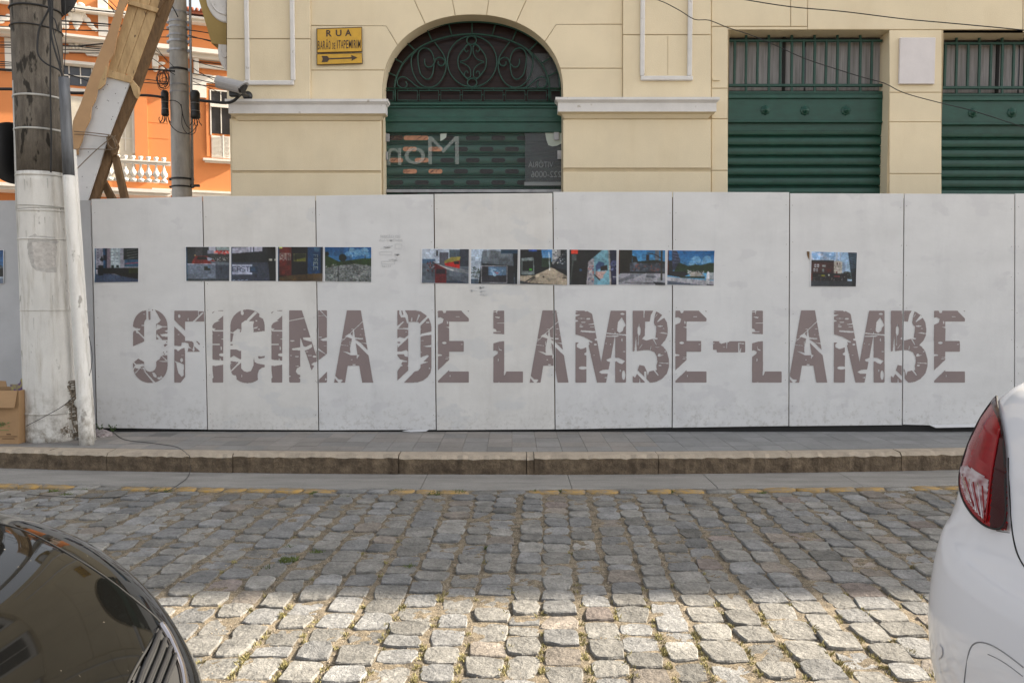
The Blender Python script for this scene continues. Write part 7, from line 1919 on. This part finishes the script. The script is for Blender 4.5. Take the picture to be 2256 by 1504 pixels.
# ---- white car, tail towards the left
TX, CW = 1.238, 2.05
Hw = interp([(1.2,1.13),(1.45,1.20),(1.7,1.245),(2.0,1.265),(2.6,1.16),(4.4,1.0),(5.0,0.95),(5.4,0.82),(5.6,0.7)])
ringsW = [(0.0,.965,0,.09),(.10,.985,0,.03),(.22,.997,0,.008),(.34,1.0,0,.0),(.44,1.0,0,.006),(.52,.999,0,.018),(.585,.998,0,.035),(.61,.997,0,.05),(.625,.996,0,.062),(.68,.992,0,.08),(.76,.985,0,.095),(.85,.972,0,.12),(.92,.955,0,.15),(.965,.935,0,.18),(.99,.915,0,.21),(1.0,.89,.006,.24),(1.0,.85,.016,.29),(1.0,.8,.024,.34),(1.0,.7,.032,.45),(1.0,.5,.04,.6),(1.0,.25,.045,.8),(1.0,.05,.047,1.0)]
wc = Car(TX + 2.17, CW, 4.34, 1.77, 3.6, Hw, ringsW, 260, True)
car2 = thing("parked_car", (TX + 2.17, CW, 0), "white saloon car with only its tail lamp and bumper corner in the picture, right edge", "car", "cars parked at the near side")
wc.build("body", M['carwhite'], car2)
g2 = wc.fine(92, 222, 0, 17, 560, 360); n2 = normals_of(g2)
if n2[100][300].dot(g2[100][300] - Vector((TX + 2.17, CW, 0.5))) < 0: n2 = [[-n for n in r] for r in n2]
lamp_all = [(2197,872),(2186,884),(2178,905),(2162,930),(2149,955),(2138,985),(2128,1020),(2120,1052),(2122,1080),(2133,1110),(2150,1135),(2168,1152),(2184,1163),(2205,1168),(2227,1168),(2226,1110),(2223,1040),(2221,980),(2213,940),(2205,905)]
lamp = surf_patch("tail_lamp", g2, n2, lamp_all, 0.010, M['lensred'], car2)
surf_patch("dark_lens", g2, n2, [(2216,946),(2222,1000),(2224,1080),(2226,1165),(2190,1163),(2192,1120),(2196,1060),(2204,1000),(2212,965)], 0.0125, M['lensdark'], car2)
surf_patch("clear_lens", g2, n2, [(2124,1030),(2140,1028),(2160,1040),(2182,1055),(2188,1060),(2184,1100),(2178,1145),(2160,1130),(2138,1100),(2126,1065)], 0.0125, M['lensclear'], car2)
surf_patch("dark_lens", g2, n2, [(2197,874),(2190,884),(2193,900),(2206,925),(2212,945),(2218,960),(2214,935),(2206,905)], 0.0127, M['lensdark'], car2)
surf_line("lamp_edge", g2, n2, lamp_all + [lamp_all[0]], 0.011, 0.0032, M['dark'], car2)
for k in range(6):
    surf_line("lens_rib", g2, n2, [(2128+k*9,1048+k*5),(2140+k*8,1080+k*10),(2150+k*6,1108+k*9)], 0.0135, 0.0022, M['lensred'] if k % 2 else M['chrome'], car2, sides=4)
surf_line("lens_ridge", g2, n2, [(2212,950),(2206,985),(2197,1030),(2189,1090),(2183,1150)], 0.014, 0.003, M['lensred'], car2)
surf_line("boot_seam", g2, n2, [(2222,1010),(2226,1080),(2227,1140),(2232,1190),(2242,1225),(2256,1250),(2290,1290)], 0.0003, 0.0022, M['dark'], car2)
M['seam'] = mat("panel_gap", (0.24,0.24,0.25), 0.7)
surf_line("bumper_seam", g2, n2, [(2196,1169),(2206,1171),(2224,1172)], 0.0002, 0.0014, M['seam'], car2)
surf_line("bumper_recess", g2, n2, [(2122,1520),(2128,1470),(2134,1430),(2146,1412),(2165,1411),(2190,1420),(2215,1438),(2256,1470)], 0.0003, 0.002, M['seam'], car2)
surf_line("number_plate_edge", g2, n2, [(2180,1440),(2190,1438),(2256,1490)], 0.0002, 0.0014, M['seam'], car2)
o_ = surf_patch("reflector", g2, n2, [(2062,1424),(2070,1418),(2078,1428),(2078,1442),(2070,1452),(2063,1442)], 0.003, M['carwhite'], car2)
for wx_, wy_, sd in ((TX+0.95, CW+0.77, 1), (TX+0.95, CW-0.77, -1), (TX+3.5, CW+0.77, 1), (TX+3.5, CW-0.77, -1)): wheel(wx_, wy_, sd, car2)
greenhouse(car2, TX + 2.35, CW, 2.9, 1.5, 1.24, 0.32, M['carwhite'], M['carglass'])
